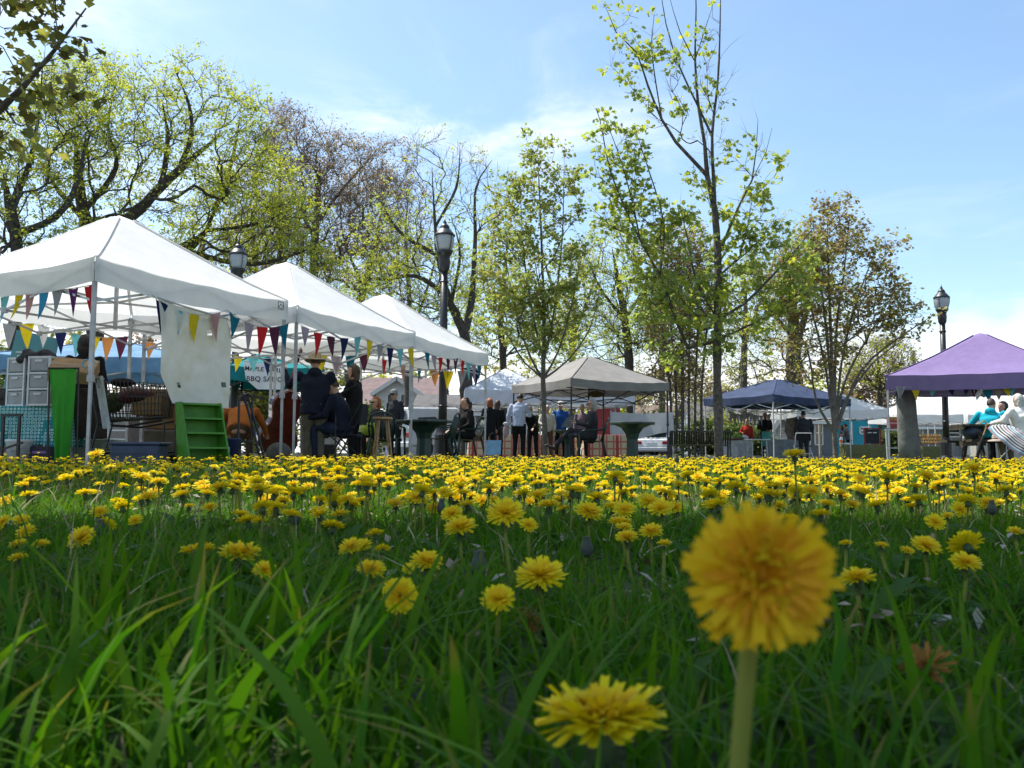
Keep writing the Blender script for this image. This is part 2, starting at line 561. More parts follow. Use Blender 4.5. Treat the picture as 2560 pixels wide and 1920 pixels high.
def calyx_mesh(rad, seed):
    rng = random.Random(seed)
    mb = MB()
    mb.lathe([(rad * .11, -rad * .62), (rad * .26, -rad * .52), (rad * .30, -rad * .25), (rad * .22, -rad * .04), (rad * .10, rad * .05)], n=10)
    for i in range(11):
        a = 2 * math.pi * (i + rng.uniform(-.3, .3)) / 11
        c, s_ = math.cos(a), math.sin(a)
        r0, r1, r2 = rad * .27, rad * .42, rad * .5
        w = rad * .06
        mb.add([(c * r0 - s_ * w, s_ * r0 + c * w, -rad * .5), (c * r0 + s_ * w, s_ * r0 - c * w, -rad * .5),
                (c * r1 + s_ * w * .8, s_ * r1 - c * w * .8, -rad * .62), (c * r1 - s_ * w * .8, s_ * r1 + c * w * .8, -rad * .62), (c * r2, s_ * r2, -rad * .9)],
               [(0, 1, 2, 3), (3, 2, 4)])
    me = bpy.data.meshes.new('calyx')
    me.from_pydata(mb.v, [], mb.f)
    me.materials.append(CALYX)
    return me
def link_mesh(name, me, parent):
    o = bpy.data.objects.new(name, me)
    COL.objects.link(o)
    o.parent = parent
    return o
RAD = 0.021
HEADS = [florets_mesh(92, RAD, 2, 0.17, 100 + i, (PETAL, PETAL_CORE)) for i in range(6)]
HEADS_FINE = [florets_mesh(150, RAD, 4, 0.15, 200 + i, (PETAL, PETAL_CORE)) for i in range(3)]
WILTED = [florets_mesh(46, RAD * .8, 2, 0.16, 300 + i, (WILT, WILT)) for i in range(2)]
CALYXES = [calyx_mesh(RAD, 400 + i) for i in range(3)]
def stem_mesh(bend, r=0.0021):
    mb = MB()
    n = 6
    mb.loft([(bend * math.sin(math.pi * .5 * i / n) - bend, 0, i / n) for i in range(n + 1)], [r * (1.15 - .3 * i / n) for i in range(n + 1)], 6)
    me = bpy.data.meshes.new('stem')
    me.from_pydata(mb.v, [], mb.f)
    me.shade_smooth()
    me.materials.append(STEM)
    return me
STEMS = [stem_mesh(b) for b in (0.004, 0.012, 0.02, 0.03)]
FIELD = 'yellow dandelions covering the lawn'
def dandelion(pos, head_rot, size, label, fine=0, wilt=False, group=FIELD, stem_scale=1.0):
    """pos: centre of the flower head in the world; the thing's base is on the ground below"""
    x, y, z = pos
    gz = float(ground_z(x, y))
    t = thing('dandelion', label, 'dandelion', (x, y, gz), 0, group)
    h = z - gz
    st = link_mesh('stem', random.choice(STEMS), t)
    st.rotation_euler = (0, 0, random.uniform(0, 6.28))
    st.scale = (stem_scale, stem_scale, max(.01, h - .55 * RAD * size))
    fl = link_mesh('florets', random.choice(WILTED if wilt else HEADS_FINE if fine else HEADS), t)
    ca = link_mesh('calyx', random.choice(CALYXES), t)
    for o in (fl, ca):
        o.location = (0, 0, h)
        o.rotation_euler = head_rot
        o.scale = (size,) * 3
    return t

# the big flower facing the lens, each petal its own piece
def petal_flower(pos, normal, rad, n, nseg, wfac, label, stem_r, foot, loose=True):
    x, y, z = pos
    t = thing('dandelion', label, 'dandelion', (foot[0], foot[1], float(ground_z(*foot))), 0, FIELD)
    base = Vector(t.location)
    q = Vector(normal).to_track_quat('Z', 'Y').to_matrix().to_4x4()
    T = Matrix.Translation(Vector(pos) - base) @ q
    rng = random.Random(5 + n)
    shapes = {}
    for kind in range(8):
        for core in (0, 1):
            v, f = petal_arrays(1.0, wfac * rng.uniform(.8, 1.2), nseg, rng.uniform(-.3, .3) if not core else rng.uniform(-.45, .1), rng)
            me = bpy.data.meshes.new('petal')
            me.from_pydata(v, [], f)
            me.shade_smooth()
            me.materials.append((PETAL_DEEP if core else PETAL_WARM) if loose else (PETAL_CORE if core else PETAL))
            shapes[kind, core] = me
    for li, M, L in petal_transforms(n, rad, rng, loose):
        o = link_mesh('petal', shapes[rng.randrange(8), 0 if li < 2 else 1], t)
        o.matrix_local = T @ M @ Matrix.Scale(L, 4)
    cu = MB()
    for i in range(70):
        a, rr = rng.uniform(0, 6.28), rad * (.10 + .42 * math.sqrt(rng.random()))
        h0 = rad * (.34 - .22 * rr / rad)
        c, s_ = math.cos(a), math.sin(a)
        q = rng.uniform(.05, .09) * rad
        tx, ty = rng.choice((-1, 1)) * s_, rng.choice((-1, 1)) * c
        cu.loft([(c * rr, s_ * rr, h0 - rad * .2), (c * rr * 1.05, s_ * rr * 1.05, h0), (c * rr * 1.1 + tx * q, s_ * rr * 1.1 + ty * q, h0 + q * .9), (c * rr * 1.1 + tx * q * 1.9, s_ * rr * 1.1 + ty * q * 1.9, h0 + q * .2)], rad * .022, 4)
    cu.build('stigmas', PETAL_CORE, t, smooth=True).matrix_local = T
    cal = link_mesh('calyx', CALYXES[0], t)
    cal.matrix_local = T @ Matrix.Translation((0, 0, -rad * .10)) @ Matrix.Scale(rad / RAD, 4)
    MB().ell((0, 0, rad * .04), (rad * .2, rad * .2, rad * .12), 12, 8).build('disc', PETAL_DEEP, t, smooth=True).matrix_local = T
    neck = T @ Vector((0, 0, -rad * .5))
    mid = Vector((neck.x * .6, neck.y * .6, neck.z * .55))
    n1 = neck + (T.to_3x3() @ Vector((0, 0, -1))) * rad * .25
    n1.z = neck.z - rad * .25
    pts = [Vector((0, 0, -.005)), mid * .6, mid, (mid + n1) * .5, n1, neck]
    MB().loft(pts, [stem_r * 1.1, stem_r * 1.05, stem_r, stem_r, stem_r * .95, stem_r * .8], 10).build('stem', STEM, t, smooth=True)
    return t
hero_c = P(*HERO)
petal_flower(hero_c, (-0.10, -1.0, 0.16), 0.0168, 190, 6, 0.15,
             'largest yellow dandelion facing the camera on a thick pale green stem, front right', 0.0024, (hero_c.x - .013, hero_c.y + .012))
petal_flower(f2, (-0.02, 0.06, 1.0), 0.0225, 190, 4, 0.19,
             'low yellow dandelion seen from the side behind thin grass blades, at the bottom', 0.0024, (f2.x, f2.y + .01), loose=False)

# flowers that can be pointed out (photo x, y, width), then tilt toward the viewer: 0 = facing up, 1 = facing the camera, -1 = facing away
NAMED = [
 (1264, 1285, 92, .45, 'tall full dandelion on a slanting brown stem above the middle of the grass'),
 (1321, 1314, 46, .5, 'small dandelion pressed against the right of the tall full one on the slanting stem'),
 (1152, 1320, 80, .25, 'wide flat dandelion just left of the tall full dandelion with the slanting stem'),
 (1130, 1287, 56, .4, 'dandelion peeking over the wide flat one left of the tall full dandelion'),
 (1472, 1281, 70, .35, 'domed dandelion right of the middle with a smaller flower tucked under it'),
 (1535, 1271, 56, .1, 'flat topped dandelion leaning right beside the domed dandelion right of the middle'),
 (1372, 1265, 62, .05, 'flat wide dandelion between the tall full one and the domed one'),
 (1567, 1345, 58, .2, 'ragged orange tinted dandelion low beside the big front flower'),
 (1628, 1330, 58, .3, 'orange tinted dandelion closest on the left to the big front flower'),
 (1551, 1308, 60, .1, 'pair like double topped dandelion above the ragged orange tinted one'),
 (1352, 1442, 122, .3, 'wide dandelion crossed by a long dark grass blade in the centre of the lawn'),
 (1000, 1491, 92, .75, 'round dandelion turned to the camera behind crossing grass blades, lower centre'),
 (1246, 1500, 82, .5, 'dandelion half hidden by a grass blade beside a dark closed bud, lower centre'),
 (1067, 1405, 78, .3, 'lopsided dandelion with a bright right half, left of the centre blade'),
 (928, 1426, 72, .25, 'flat dandelion with upright fringe above the round one in the lower centre'),
 (908, 1365, 44, .4, 'small round dandelion above the flat fringed one, left of centre'),
 (957, 1373, 38, -.3, 'dark cupped dandelion with a short yellow crown, left of centre'),
 (600, 1385, 98, .15, 'large spiky dandelion spread flat behind the tall bright blades at left'),
 (496, 1379, 86, .0, 'flat dandelion with dark underside left of the large spiky one'),
 (661, 1426, 56, .35, 'low dandelion under the large spiky one, behind the bright blades'),
 (205, 1346, 66, .5, 'tall tufted dandelion standing alone at the left in the shade'),
 (266, 1312, 46, -.5, 'dandelion turned away showing its brown back right of the tall tufted one'),
 (338, 1302, 38, .4, 'small bright dandelion alone in the shaded grass at left'),
 (832, 1316, 58, -.2, 'drooping dandelion with dark centre on a pale stalk, left of centre'),
 (836, 1255, 52, -.6, 'starburst dandelion seen from behind with a dark middle, left of centre'),
 (879, 1369, 62, .3, 'ruffled dandelion on a brown stem left of the centre flowers'),
 (240, 1137, 40, .3, 'single tall dandelion rising above the field in front of the nearest tent pole'),
 (2315, 1367, 70, .35, 'domed dandelion at right with a small flower at its left shoulder'),
 (2416, 1362, 84, -.55, 'dandelion seen from behind with dark radiating middle, right side'),
 (2414, 1408, 70, .3, 'dandelion directly below the one seen from behind, right side'),
 (2337, 1307, 50, .55, 'bright dandelion facing the camera upper right of the big front flower'),
 (2401, 1275, 48, .6, 'round dandelion facing the camera near the right edge of the shade'),
 (2144, 1446, 84, .1, 'spiky dandelion sticking out behind the big front flower on its right'),
 (1987, 1137, 56, .1, 'tall dandelion overlapping the folding chair under the navy tent'),
]
for px, py, w, tl, lab in NAMED:
    Y = min(4.0, 0.043 * FPX / w, 0.105 * FPX / max(1, py - HOR))
    sz = w * Y / FPX / .043
    p = P(px, py, Y)
    for k in (.82, .9, .97):
        CLEAR.append((p.x * k, p.y * k, .016 + .005 * sz))
    dandelion(p, (R(90) * tl * random.uniform(.85, 1.1), R(random.uniform(-14, 14)), random.uniform(0, 6.28)) if tl == 0 else
              (R(82) * tl, R(random.uniform(-12, 12)), 0), sz, lab, fine=w > 55)
dandelion(P(2317, 1668, .52), (R(20), R(-25), 0), .9, 'wilted brown dandelion in the dark grass right of the thick stem', wilt=True)
dandelion(P(1327, 1552, .75), (R(40), R(10), 0), .8, 'withered orange dandelion low in the dark grass below centre', wilt=True)
PLAIN = [(1022, 1422, 32), (937, 1336, 46), (1038, 1245, 42), (916, 1206, 50), (1284, 1198, 40), (1325, 1255, 38), (65, 1330, 46), (102, 1361, 42), (45, 1361, 42),
 (45, 1395, 44), (8, 1306, 42), (53, 1302, 42), (12, 1255, 42), (456, 1237, 50), (387, 1231, 40), (297, 1255, 40), (234, 1233, 38), (472, 1267, 32), (525, 1269, 40),
 (665, 1251, 42), (651, 1304, 40), (602, 1287, 48), (688, 1275, 46), (728, 1285, 44), (797, 1279, 50), (875, 1251, 42), (598, 1196, 46), (354, 1194, 48), (549, 1218, 52),
 (2268, 1377, 34), (2369, 1290, 30), (2115, 1359, 34), (2204, 1364, 36), (2436, 1172, 52), (2317, 1191, 50), (2218, 1196, 48), (2347, 1211, 44), (2147, 1223, 44),
 (2515, 1226, 44), (2490, 1196, 42), (1925, 1237, 60), (1990, 1240, 46), (1560, 1320, 44), (1660, 1360, 36), (2540, 1330, 40)]
PLAINLAB = 'small yellow dandelion among the many like it covering the lawn'
count = len(NAMED) + 4
for px, py, w in PLAIN:
    Y = min(0.041 * FPX / w, 0.105 * FPX / max(1, py - HOR))
    p = P(px, py, Y)
    sz = w * Y / FPX / .042
    for k in (.9, .97):
        CLEAR.append((p.x * k, p.y * k, .012))
    tl = random.choice((0, .1, .2, .3, -.2, .45))
    dandelion(p, (R(82) * tl, R(random.uniform(-14, 14)), 0), sz, PLAINLAB)
    count += 1

def field_points(n, y0, y1, power=1.0):
    y = y0 + (y1 - y0) * NR.random(n) ** power
    x = NR.uniform(-1, 1, n) * (0.6 * y + 1.1)
    p = np.stack([x, y], -1)
    clump = patchy(p, 1.5, 2.0)
    keep = NR.random(n) < 0.35 + 0.8 * clump
    keep &= ~((x < -0.3 * y) & (NR.random(n) < 0.35))
    keep &= ~((y < 1.9) & (NR.random(n) < (2.0 - y) * 1.4))
    return p[keep]
fp = np.concatenate([field_points(2100, 1.25, 4.0, 0.8), field_points(4000, 3.4, 9.0, 0.8)])
order = np.argsort(np.hypot(fp[:, 0], fp[:, 1]))
fp = fp[order]
inview = np.abs(fp[:, 0]) < 0.585 * fp[:, 1]
nh = 0
single = np.zeros(len(fp), bool)
for i in range(len(fp)):
    if nh >= 300 - count:
        break
    if inview[i]:
        single[i] = True
        x, y = fp[i]
        z = float(NR.uniform(0.045, 0.10) + 0.03 * (NR.random() < .06))
        tl = float(NR.choice([0, .08, -.08, .2, .35, -.3]))
        dandelion((x, y, z), (R(82) * tl, R(NR.uniform(-16, 16)), 0), float(NR.uniform(.68, 1.0)), PLAINLAB)
        nh += 1
rest = fp[~single]
far = field_points(3600, 8.6, 16.0, 0.85)
def simple_head(np_, nin, seed):
    rng = random.Random(seed)
    vs, fs, mi = [], [], []
    def quad(az, el, L, w, br, bz, m):
        M = Matrix.Rotation(az, 4, 'Z') @ Matrix.Translation((br, 0, bz)) @ Matrix.Rotation(-el, 4, 'Y')
        o = len(vs)
        vs.extend([tuple(M @ Vector(q)) for q in ((0, 0, 0), (L * .8, -w * .6, 0), (L, 0, .02 * L), (L * .8, w * .6, 0))])
        fs.append((o, o + 1, o + 2, o + 3)); mi.append(m)
    for i in range(np_):
        quad(2 * math.pi * (i + rng.uniform(-.3, .3)) / np_, R(rng.uniform(-8, 14)), RAD * rng.uniform(.86, 1.05), RAD * 5.4 / np_, RAD * .05, 0, 0)
    for i in range(nin):
        quad(2 * math.pi * (i + .5) / nin, R(rng.uniform(18, 40)), RAD * rng.uniform(.62, .8), RAD * 4.6 / nin, RAD * .04, RAD * .04, 0)
    for i in range(max(3, nin // 2)):
        quad(2 * math.pi * i / max(3, nin // 2), R(rng.uniform(50, 75)), RAD * .45, RAD * .5, 0, RAD * .08, 1)
    n = 5
    o = len(vs)
    for r, z in ((.08, -.6), (.3, -.4), (.2, -.02)):
        for k in range(n):
            vs.append((RAD * r * math.cos(6.283 * k / n), RAD * r * math.sin(6.283 * k / n), RAD * z))
    for j in range(2):
        for k in range(n):
            fs.append((o + j * n + k, o + j * n + (k + 1) % n, o + (j + 1) * n + (k + 1) % n, o + (j + 1) * n + k)); mi.append(2)
    F = np.array(fs)
    quads = F[:, 2] != F[:, 3]
    return np.array(vs), F, np.array(mi)
def flower_mass(sets):
    Vs, Fs, Ms, o = [], [], [], 0
    for pts, protos, h0, h1, stemn in sets:
        for q, (pv, pf, pm) in enumerate(protos):
            p = pts[q::len(protos)]
            n = len(p)
            gz = ground_z(p[:, 0], p[:, 1])
            h = NR.uniform(h0, h1, n) + 0.035 * (NR.random(n) < .05)
            az = NR.uniform(0, 6.28, n)
            tx, ty = NR.normal(0, .17, n), NR.normal(0, .17, n)
            sc = NR.uniform(.62, .95, n)
            ca, sa = np.cos(az)[:, None], np.sin(az)[:, None]
            x = (pv[:, 0] * ca - pv[:, 1] * sa) * sc[:, None]
            y = (pv[:, 0] * sa + pv[:, 1] * ca) * sc[:, None]
            z = pv[:, 2] * sc[:, None] + x * tx[:, None] + y * ty[:, None]
            V = np.stack([x + p[:, :1], y + p[:, 1:], z + (gz + h)[:, None]], -1)
            Vs.append(V.reshape(-1, 3))
            Fs.append((pf[None] + (np.arange(n) * len(pv))[:, None, None]).reshape(-1, 4) + o)
            Ms.append(np.tile(pm, n))
            o += n * len(pv)
            b = NR.normal(0, .012, (n, 2))
            k3 = np.arange(3) * 2.094
            r = 0.002
            lo = np.stack([p[:, :1] + b[:, :1] + r * np.cos(k3), p[:, 1:] + b[:, 1:] + r * np.sin(k3), np.repeat((gz - .004)[:, None], 3, 1)], -1)
            hi = np.stack([p[:, :1] + r * np.cos(k3), p[:, 1:] + r * np.sin(k3), np.repeat((gz + h - .008)[:, None], 3, 1)], -1)
            Vs.append(np.concatenate([lo, hi], 1).reshape(-1, 3))
            st = np.array([[0, 1, 4, 3], [1, 2, 5, 4], [2, 0, 3, 5]])
            Fs.append((st[None] + (np.arange(n) * 6)[:, None, None]).reshape(-1, 4) + o)
            Ms.append(np.full(n * 3, 3))
            o += n * 6
    V, F, Mi = np.concatenate(Vs), np.concatenate(Fs), np.concatenate(Ms)
    tri = F[:, 2] == F[:, 3]
    ob = np_mesh('dandelions', V, [F[~tri], F[tri][:, :3]], PETAL)
    for m in (PETAL_CORE, CALYX, STEM):
        ob.data.materials.append(m)
    ob.data.polygons.foreach_set('material_index', np.concatenate([Mi[~tri], Mi[tri]]).astype(np.int32))
    return tag(ob, 'dense carpet of yellow dandelions farther back across the lawn', None, None, 'stuff')
flower_mass([(rest, [simple_head(22, 12, i) for i in range(4)], 0.05, 0.108, 3), (far, [simple_head(10, 6, 20 + i) for i in range(3)], 0.06, 0.12, 3)])

# closed grey-green heads and a few broad toothed leaves
BUD = mat('closed_dandelion_head', (0.07, 0.085, 0.06), 0.8, 0.2, 60.0)
def bud(px, py, Y, label):
    p = P(px, py, Y)
    gz = float(ground_z(p.x, p.y))
    t = thing('dandelion_bud', label, 'bud', (p.x, p.y, gz), 0, 'closed dandelion heads in the lawn')
    h = max(.04, p.z - gz)
    mb = MB().lathe([(.003, -.012), (.0078, -.008), (.0085, .000), (.0065, .007), (.0042, .012), (.005, .0145), (.002, .016)], (0, 0, h), 10)
    mb.build('closed_head', BUD, t, smooth=True)
    s_ = link_mesh('stem', STEMS[1], t)
    s_.scale = (1, 1, h - .008)
for px, py, Y, lab in (
    (258, 1325, 1.5, 'dark closed dandelion head in the shade beside the tall tufted dandelion at left'), (248, 1380, 1.3, 'dark closed dandelion head lowest at the left'),
    (1196, 1478, .95, 'dark closed dandelion head beside the half hidden dandelion, lower centre'), (1103, 1268, 1.7, 'round grey closed head left of the tall full dandelion'),
    (1692, 1147, 3.0, 'grey closed head standing above the flowers in front of the white car'), (2480, 1271, 1.7, 'grey closed head near the right edge of the lawn'),
    (1467, 1392, 1.2, 'brown closed head on a bent stalk right of the centre'), (740, 1295, 1.6, 'grey closed head between the dandelions left of centre')):
    bud(px, py, Y, lab)
LEAF_BROAD = mat('broad_dandelion_leaf', (0.04, 0.11, 0.012), 0.7, 0.15, 20.0, col2=(0.06, 0.13, 0.02), island=.5, trans=0.35, spec=.1)
def rosettes(pts):
    mb = MB()
    for x, y, n, L in pts:
        z0 = float(ground_z(x, y))
        a0 = random.uniform(0, 6)
        for i in range(n):
            az, el = a0 + 6.283 * i / n + random.uniform(-.3, .3), random.uniform(.3, 1.1)
            l = L * random.uniform(.7, 1.1)
            prev = None
            m = 9
            for j in range(m + 1):
                t = j / m
                r = l * t * math.cos(el * (1 - .7 * t))
                z = z0 + l * (math.sin(el) * t - .45 * t * t)
                w = l * .11 * math.sin(math.pi * min(1, t * .9 + .08)) ** .8 * (1.0 if j % 2 else .55)
                c, s_ = math.cos(az), math.sin(az)
                row = [(x + c * r - s_ * w, y + s_ * r + c * w, z + .2 * w), (x + c * r, y + s_ * r, z), (x + c * r + s_ * w, y + s_ * r - c * w, z + .2 * w)]
                b = len(mb.v)
                mb.v += row
                if j:
                    mb.f += [(b - 3, b - 2, b + 1, b), (b - 2, b - 1, b + 2, b + 1)]
    return tag(mb.build('dandelion_leaves', LEAF_BROAD, smooth=True), 'broad toothed dandelion leaves low between the grass blades', None, None, 'stuff')
pts = [(P(2080, 1800, .48).x, .48, 6, .09), (P(2480, 1850, .45).x, .45, 6, .1), (P(1700, 1880, .5).x, .5, 5, .08)]
pts += [(float(NR.uniform(-.6, .6) * y), float(y), 6, .1) for y in NR.uniform(.7, 4, 130)]
rosettes(pts)
# ------------------------------------------------------------------ the lawn itself
lawn('grass', [
    # n, y0, y1, margin, hmin, hmax, wmin, wmax, segs, curl0, curl1, power
    (20000, 0.12, 1.0, 1.2, 0.025, 0.085, 0.0020, 0.0046, 5, 0.1, 1.1, 0.8),
    (85, 0.28, 0.8, 0.3, 0.08, 0.12, 0.0045, 0.0075, 6, 0.1, 0.9, 1.0),
    (52000, 0.5, 2.2, 1.4, 0.025, 0.075, 0.002, 0.0045, 3, 0.1, 1.1, 0.75),
    (420, 0.8, 3.0, 1.0, 0.07, 0.12, 0.003, 0.005, 4, 0.1, 0.8, 0.8),
    (54000, 2.0, 6.0, 1.5, 0.025, 0.075, 0.0028, 0.0055, 2, 0.1, 0.9, 0.75),
    (44000, 5.5, 14.0, 1.5, 0.025, 0.075, 0.005, 0.010, 2, 0.0, 0.8, 0.8),
    (26000, 13.0, 30.0, 2.5, 0.03, 0.08, 0.012, 0.025, 1, 0.0, 0.6, 0.9),
], GRASS, 'lush green lawn grass with broad blades in the foreground')
lawn('dry_stalks', [
    (190, 0.35, 1.6, 0.2, 0.03, 0.09, 0.0016, 0.003, 5, 0.2, 1.6, 0.8),
    (900, 1.2, 4.5, 0.4, 0.05, 0.13, 0.002, 0.004, 4, 0.1, 1.2, 0.8),
    (500, 3.5, 10.0, 0.8, 0.06, 0.13, 0.003, 0.006, 2, 0.1, 1.0, 0.9),
], GRASS_DRY, 'dry straw coloured stalks scattered through the lawn')

LITTER = mat('leaf_litter', (0.22, 0.15, 0.08), .9, .3, 30.0, col2=(0.40, 0.36, 0.28), island=.8)
def litter(n):
    y = NR.uniform(.65, 4.5, n)
    x = NR.uniform(-.62, .62, n) * y
    vs, fs = [], []
    for a, b in zip(x, y):
        z = float(ground_z(a, b)) + NR.uniform(.006, .03)
        e = Euler((NR.uniform(-.7, .7), NR.uniform(-.7, .7), NR.uniform(0, 6.3))).to_matrix()
        s_ = NR.uniform(.004, .014)
        o = len(vs)
        vs += [tuple(V3_((a, b, z)) + e @ V3_((q[0] * s_, q[1] * s_, q[2] * s_))) for q in ((-1, 0, 0), (-.2, .5, .15), (1.1, .1, 0), (.1, -.45, .2))]
        fs.append((o, o + 1, o + 2, o + 3))
    return tag(np_mesh('leaf_litter', np.array(vs), np.array(fs), LITTER), 'small brown bits of dead leaf between the grass blades', None, None, 'stuff')
V3_ = Vector
litter(1500)

# the tuft of broad blades at the lower left, where the sun comes through
def tuft(n, x0, x1, y0, y1):
    p = np.stack([NR.uniform(x0, x1, n), NR.uniform(y0, y1, n)], -1)
    h = NR.uniform(.07, .125, n)
    V, Q, T, al = blades(p, h, NR.uniform(.004, .0085, n), NR.normal(.4, 1.0, n), NR.uniform(0, .3, n), NR.uniform(.05, .7, n), 6, ground_z(p[:, 0], p[:, 1]) - .004)
    ob = np_mesh('broad_grass', V, [Q, T], GRASS, smooth=True)
    a = ob.data.attributes.new('along', 'FLOAT', 'POINT')
    a.data.foreach_set('value', al.astype(np.float32))
    return tag(ob, 'tuft of broad sunlit grass blades at the lower left', None, None, 'stuff')
tuft(70, -.30, -.06, .36, .60)
# ------------------------------------------------------------------ trees
def leaf_mat(name, c1, c2, trans=0.5, tcol=(1.2, 1.25, 0.8)):
    return mat(name, c1, 0.55, 0.1, 0.6, col2=c2, island=0.7, trans=trans, tcol=tcol, spec=0.3)
LEAF_YG = leaf_mat('yellow_green_leaf', (0.34, 0.40, 0.045), (0.46, 0.46, 0.07), 0.55, (1.3, 1.3, 0.8))
LEAF_FRESH = leaf_mat('fresh_green_leaf', (0.23, 0.31, 0.075), (0.36, 0.39, 0.13), 0.55)
LEAF_OLIVE = leaf_mat('olive_leaf', (0.28, 0.30, 0.07), (0.36, 0.31, 0.10))
LEAF_RED = leaf_mat('russet_leaf', (0.26, 0.165, 0.095), (0.25, 0.21, 0.09), 0.45)
LEAF_PINK = leaf_mat('budding_pink_brown_leaf', (0.30, 0.19, 0.14), (0.24, 0.17, 0.11), 0.4)
LEAF_DARKRED = leaf_mat('bronze_maple_leaf', (0.15, 0.11, 0.045), (0.13, 0.15, 0.035), 0.4)
LEAF_SHRUB = leaf_mat('shrub_leaf', (0.07, 0.12, 0.03), (0.10, 0.12, 0.035), 0.35)

def maple_leaf():
    """five lobed leaf, unit size, stalk at the origin, in the XY plane pointing +X, edges drooping"""
    pol = [(0.0, 0.0), (0.08, .50), (0.36, .30), (0.52, .62), (1.05, 0.0)]
    up = pol + [(x, -y) for x, y in reversed(pol[1:-1])]
    v = [(0.42, 0, 0.06)] + [(x, y, -.25 * y * y - .12 * max(0, x - .5) ** 2) for x, y in up]
    n = len(up)
    return np.array(v), np.array([(0, 1 + i, 1 + (i + 1) % n) for i in range(n)])
def simple_leaf():
    v = np.array([(0, 0, 0), (.5, .36, -.06), (1, 0, -.12), (.5, -.36, -.06)])
    return v, np.array([(0, 1, 2), (0, 2, 3)])
def rot_from(d, roll):
    """(n,3,3) frames with x axis along d"""
    x = d / np.linalg.norm(d, axis=1, keepdims=True)
    ref = np.tile(np.array([0.0, 0, 1]), (len(d), 1))
    ref[np.abs(x[:, 2]) > .93] = (1, 0, 0)
    y = np.cross(ref, x)
    y /= np.linalg.norm(y, axis=1, keepdims=True)
    z = np.cross(x, y)
    c, s_ = np.cos(roll)[:, None], np.sin(roll)[:, None]
    return np.stack([x, y * c + z * s_, z * c - y * s_], -1)
class Tree:
    def __init__(s, seed):
        s.rng = np.random.default_rng(seed)
        s.pos, s.par, s.dir, s.fr = [], [], [], []
        s.chains = []
    def limb(s, pts, radii, start=None, step=0.3):
        """explicit limb along world points; returns index of the last node"""
        pts = [np.array(p, float) for p in pts]
        idx = -1 if start is None else start
        ch = [] if start is None else [start]
        for i in range(len(pts) - 1):
            a, b = pts[i], pts[i + 1]
            n = max(1, int(np.linalg.norm(b - a) / step))
            p0 = pts[i - 1] if i else a - (b - a)
            p3 = pts[i + 2] if i + 2 < len(pts) else b + (b - a)
            for k in range(0 if (i == 0 and start is None) else 1, n + 1):
                t = k / n
                q = .5 * ((2 * a) + (-p0 + b) * t + (2 * p0 - 5 * a + 4 * b - p3) * t * t + (-p0 + 3 * a - 3 * b + p3) * t ** 3)
                s.pos.append(q)
                s.par.append(idx)
                d = q - s.pos[idx] if idx >= 0 else b - a
                s.dir.append(d / (np.linalg.norm(d) + 1e-9))
                s.fr.append(radii[i] + (radii[i + 1] - radii[i]) * t)
                idx = len(s.pos) - 1
                ch.append(idx)
        s.chains.append(ch)
        return idx
    def node_near(s, p):
        return int(np.argmin(np.linalg.norm(np.array(s.pos) - np.array(p), axis=1)))
    def fill(s, ells, n, tip_r, step=0.35, ang=2.2, shell=0.45, zmin=0.0, attach_from=0, maxd=99, wig=0.05, up=0.0):
        """grow twigs to n random points of the crown ellipsoids, each from the cheapest earlier node"""
        r = s.rng
        w = np.array([e[3] * e[4] * e[5] for e in ells]) ** .8
        pick = r.choice(len(ells), n, p=w / w.sum())
        E = np.array(ells)[pick]
        d = r.normal(size=(n, 3))
        d /= np.linalg.norm(d, axis=1, keepdims=True)
        rad = (shell ** 3 + (1 - shell ** 3) * r.random(n)) ** (1 / 3)
        T = E[:, :3] + d * rad[:, None] * E[:, 3:6]
        T = T[T[:, 2] > zmin]
        root = s.pos[attach_from]
        T = T[np.argsort(np.linalg.norm(T - root, axis=1))]
        cap = len(s.pos) + len(T) * 30
        PA = np.zeros((cap, 3)); DA = np.zeros((cap, 3))
        m = len(s.pos)
        PA[:m], DA[:m] = np.array(s.pos), np.array(s.dir)
        for t in T:
            v = t - PA[attach_from:m]
            L = np.linalg.norm(v, axis=1) + 1e-6
            cs = (v * DA[attach_from:m]).sum(1) / L
            cost = L * (1 + ang * (1 - cs) ** 1.5) + up * np.maximum(0, -v[:, 2])
            b = int(np.argmin(cost)) + attach_from
            a, L = PA[b], L[b - attach_from]
            if L < .12 or L > maxd:
                continue
            k = max(2, min(24, int(L / step)))
            ctrl = a + DA[b] * L * .38 + np.array([0, 0, .06 * L])
            prev, ch = b, [b]
            off = r.normal(size=3) * L * wig
            for j in range(1, k + 1):
                u = j / k
                q = (1 - u) ** 2 * a + 2 * u * (1 - u) * ctrl + u * u * t + off * math.sin(math.pi * u) + r.normal(size=3) * step * .06
                s.pos.append(q); s.par.append(prev); s.fr.append(0)
                dd = q - PA[prev]
                dd /= np.linalg.norm(dd) + 1e-9
                s.dir.append(dd)
                PA[m], DA[m] = q, dd
                prev = m
                ch.append(m)
                m += 1
            s.chains.append(ch)
        s.tip_r = tip_r
    def radii(s, e=2.3):
        n = len(s.pos)
        acc = np.zeros(n)
        R_ = np.zeros(n)
        for i in range(n - 1, -1, -1):
            r = max(acc[i] ** (1 / e) if acc[i] > 0 else s.tip_r, 0)
            R_[i] = r
            if s.par[i] >= 0:
                acc[s.par[i]] += r ** e
        fr = np.array(s.fr)
        has = fr > 0
        R_[has] = np.where(fr[has] > 0, np.maximum(fr[has], np.minimum(R_[has], fr[has] * 1.15)), R_[has])
        # a child never thicker than its parent
        for i in range(n):
            if s.par[i] >= 0:
                R_[i] = min(R_[i], R_[s.par[i]] * 1.0)
        return R_
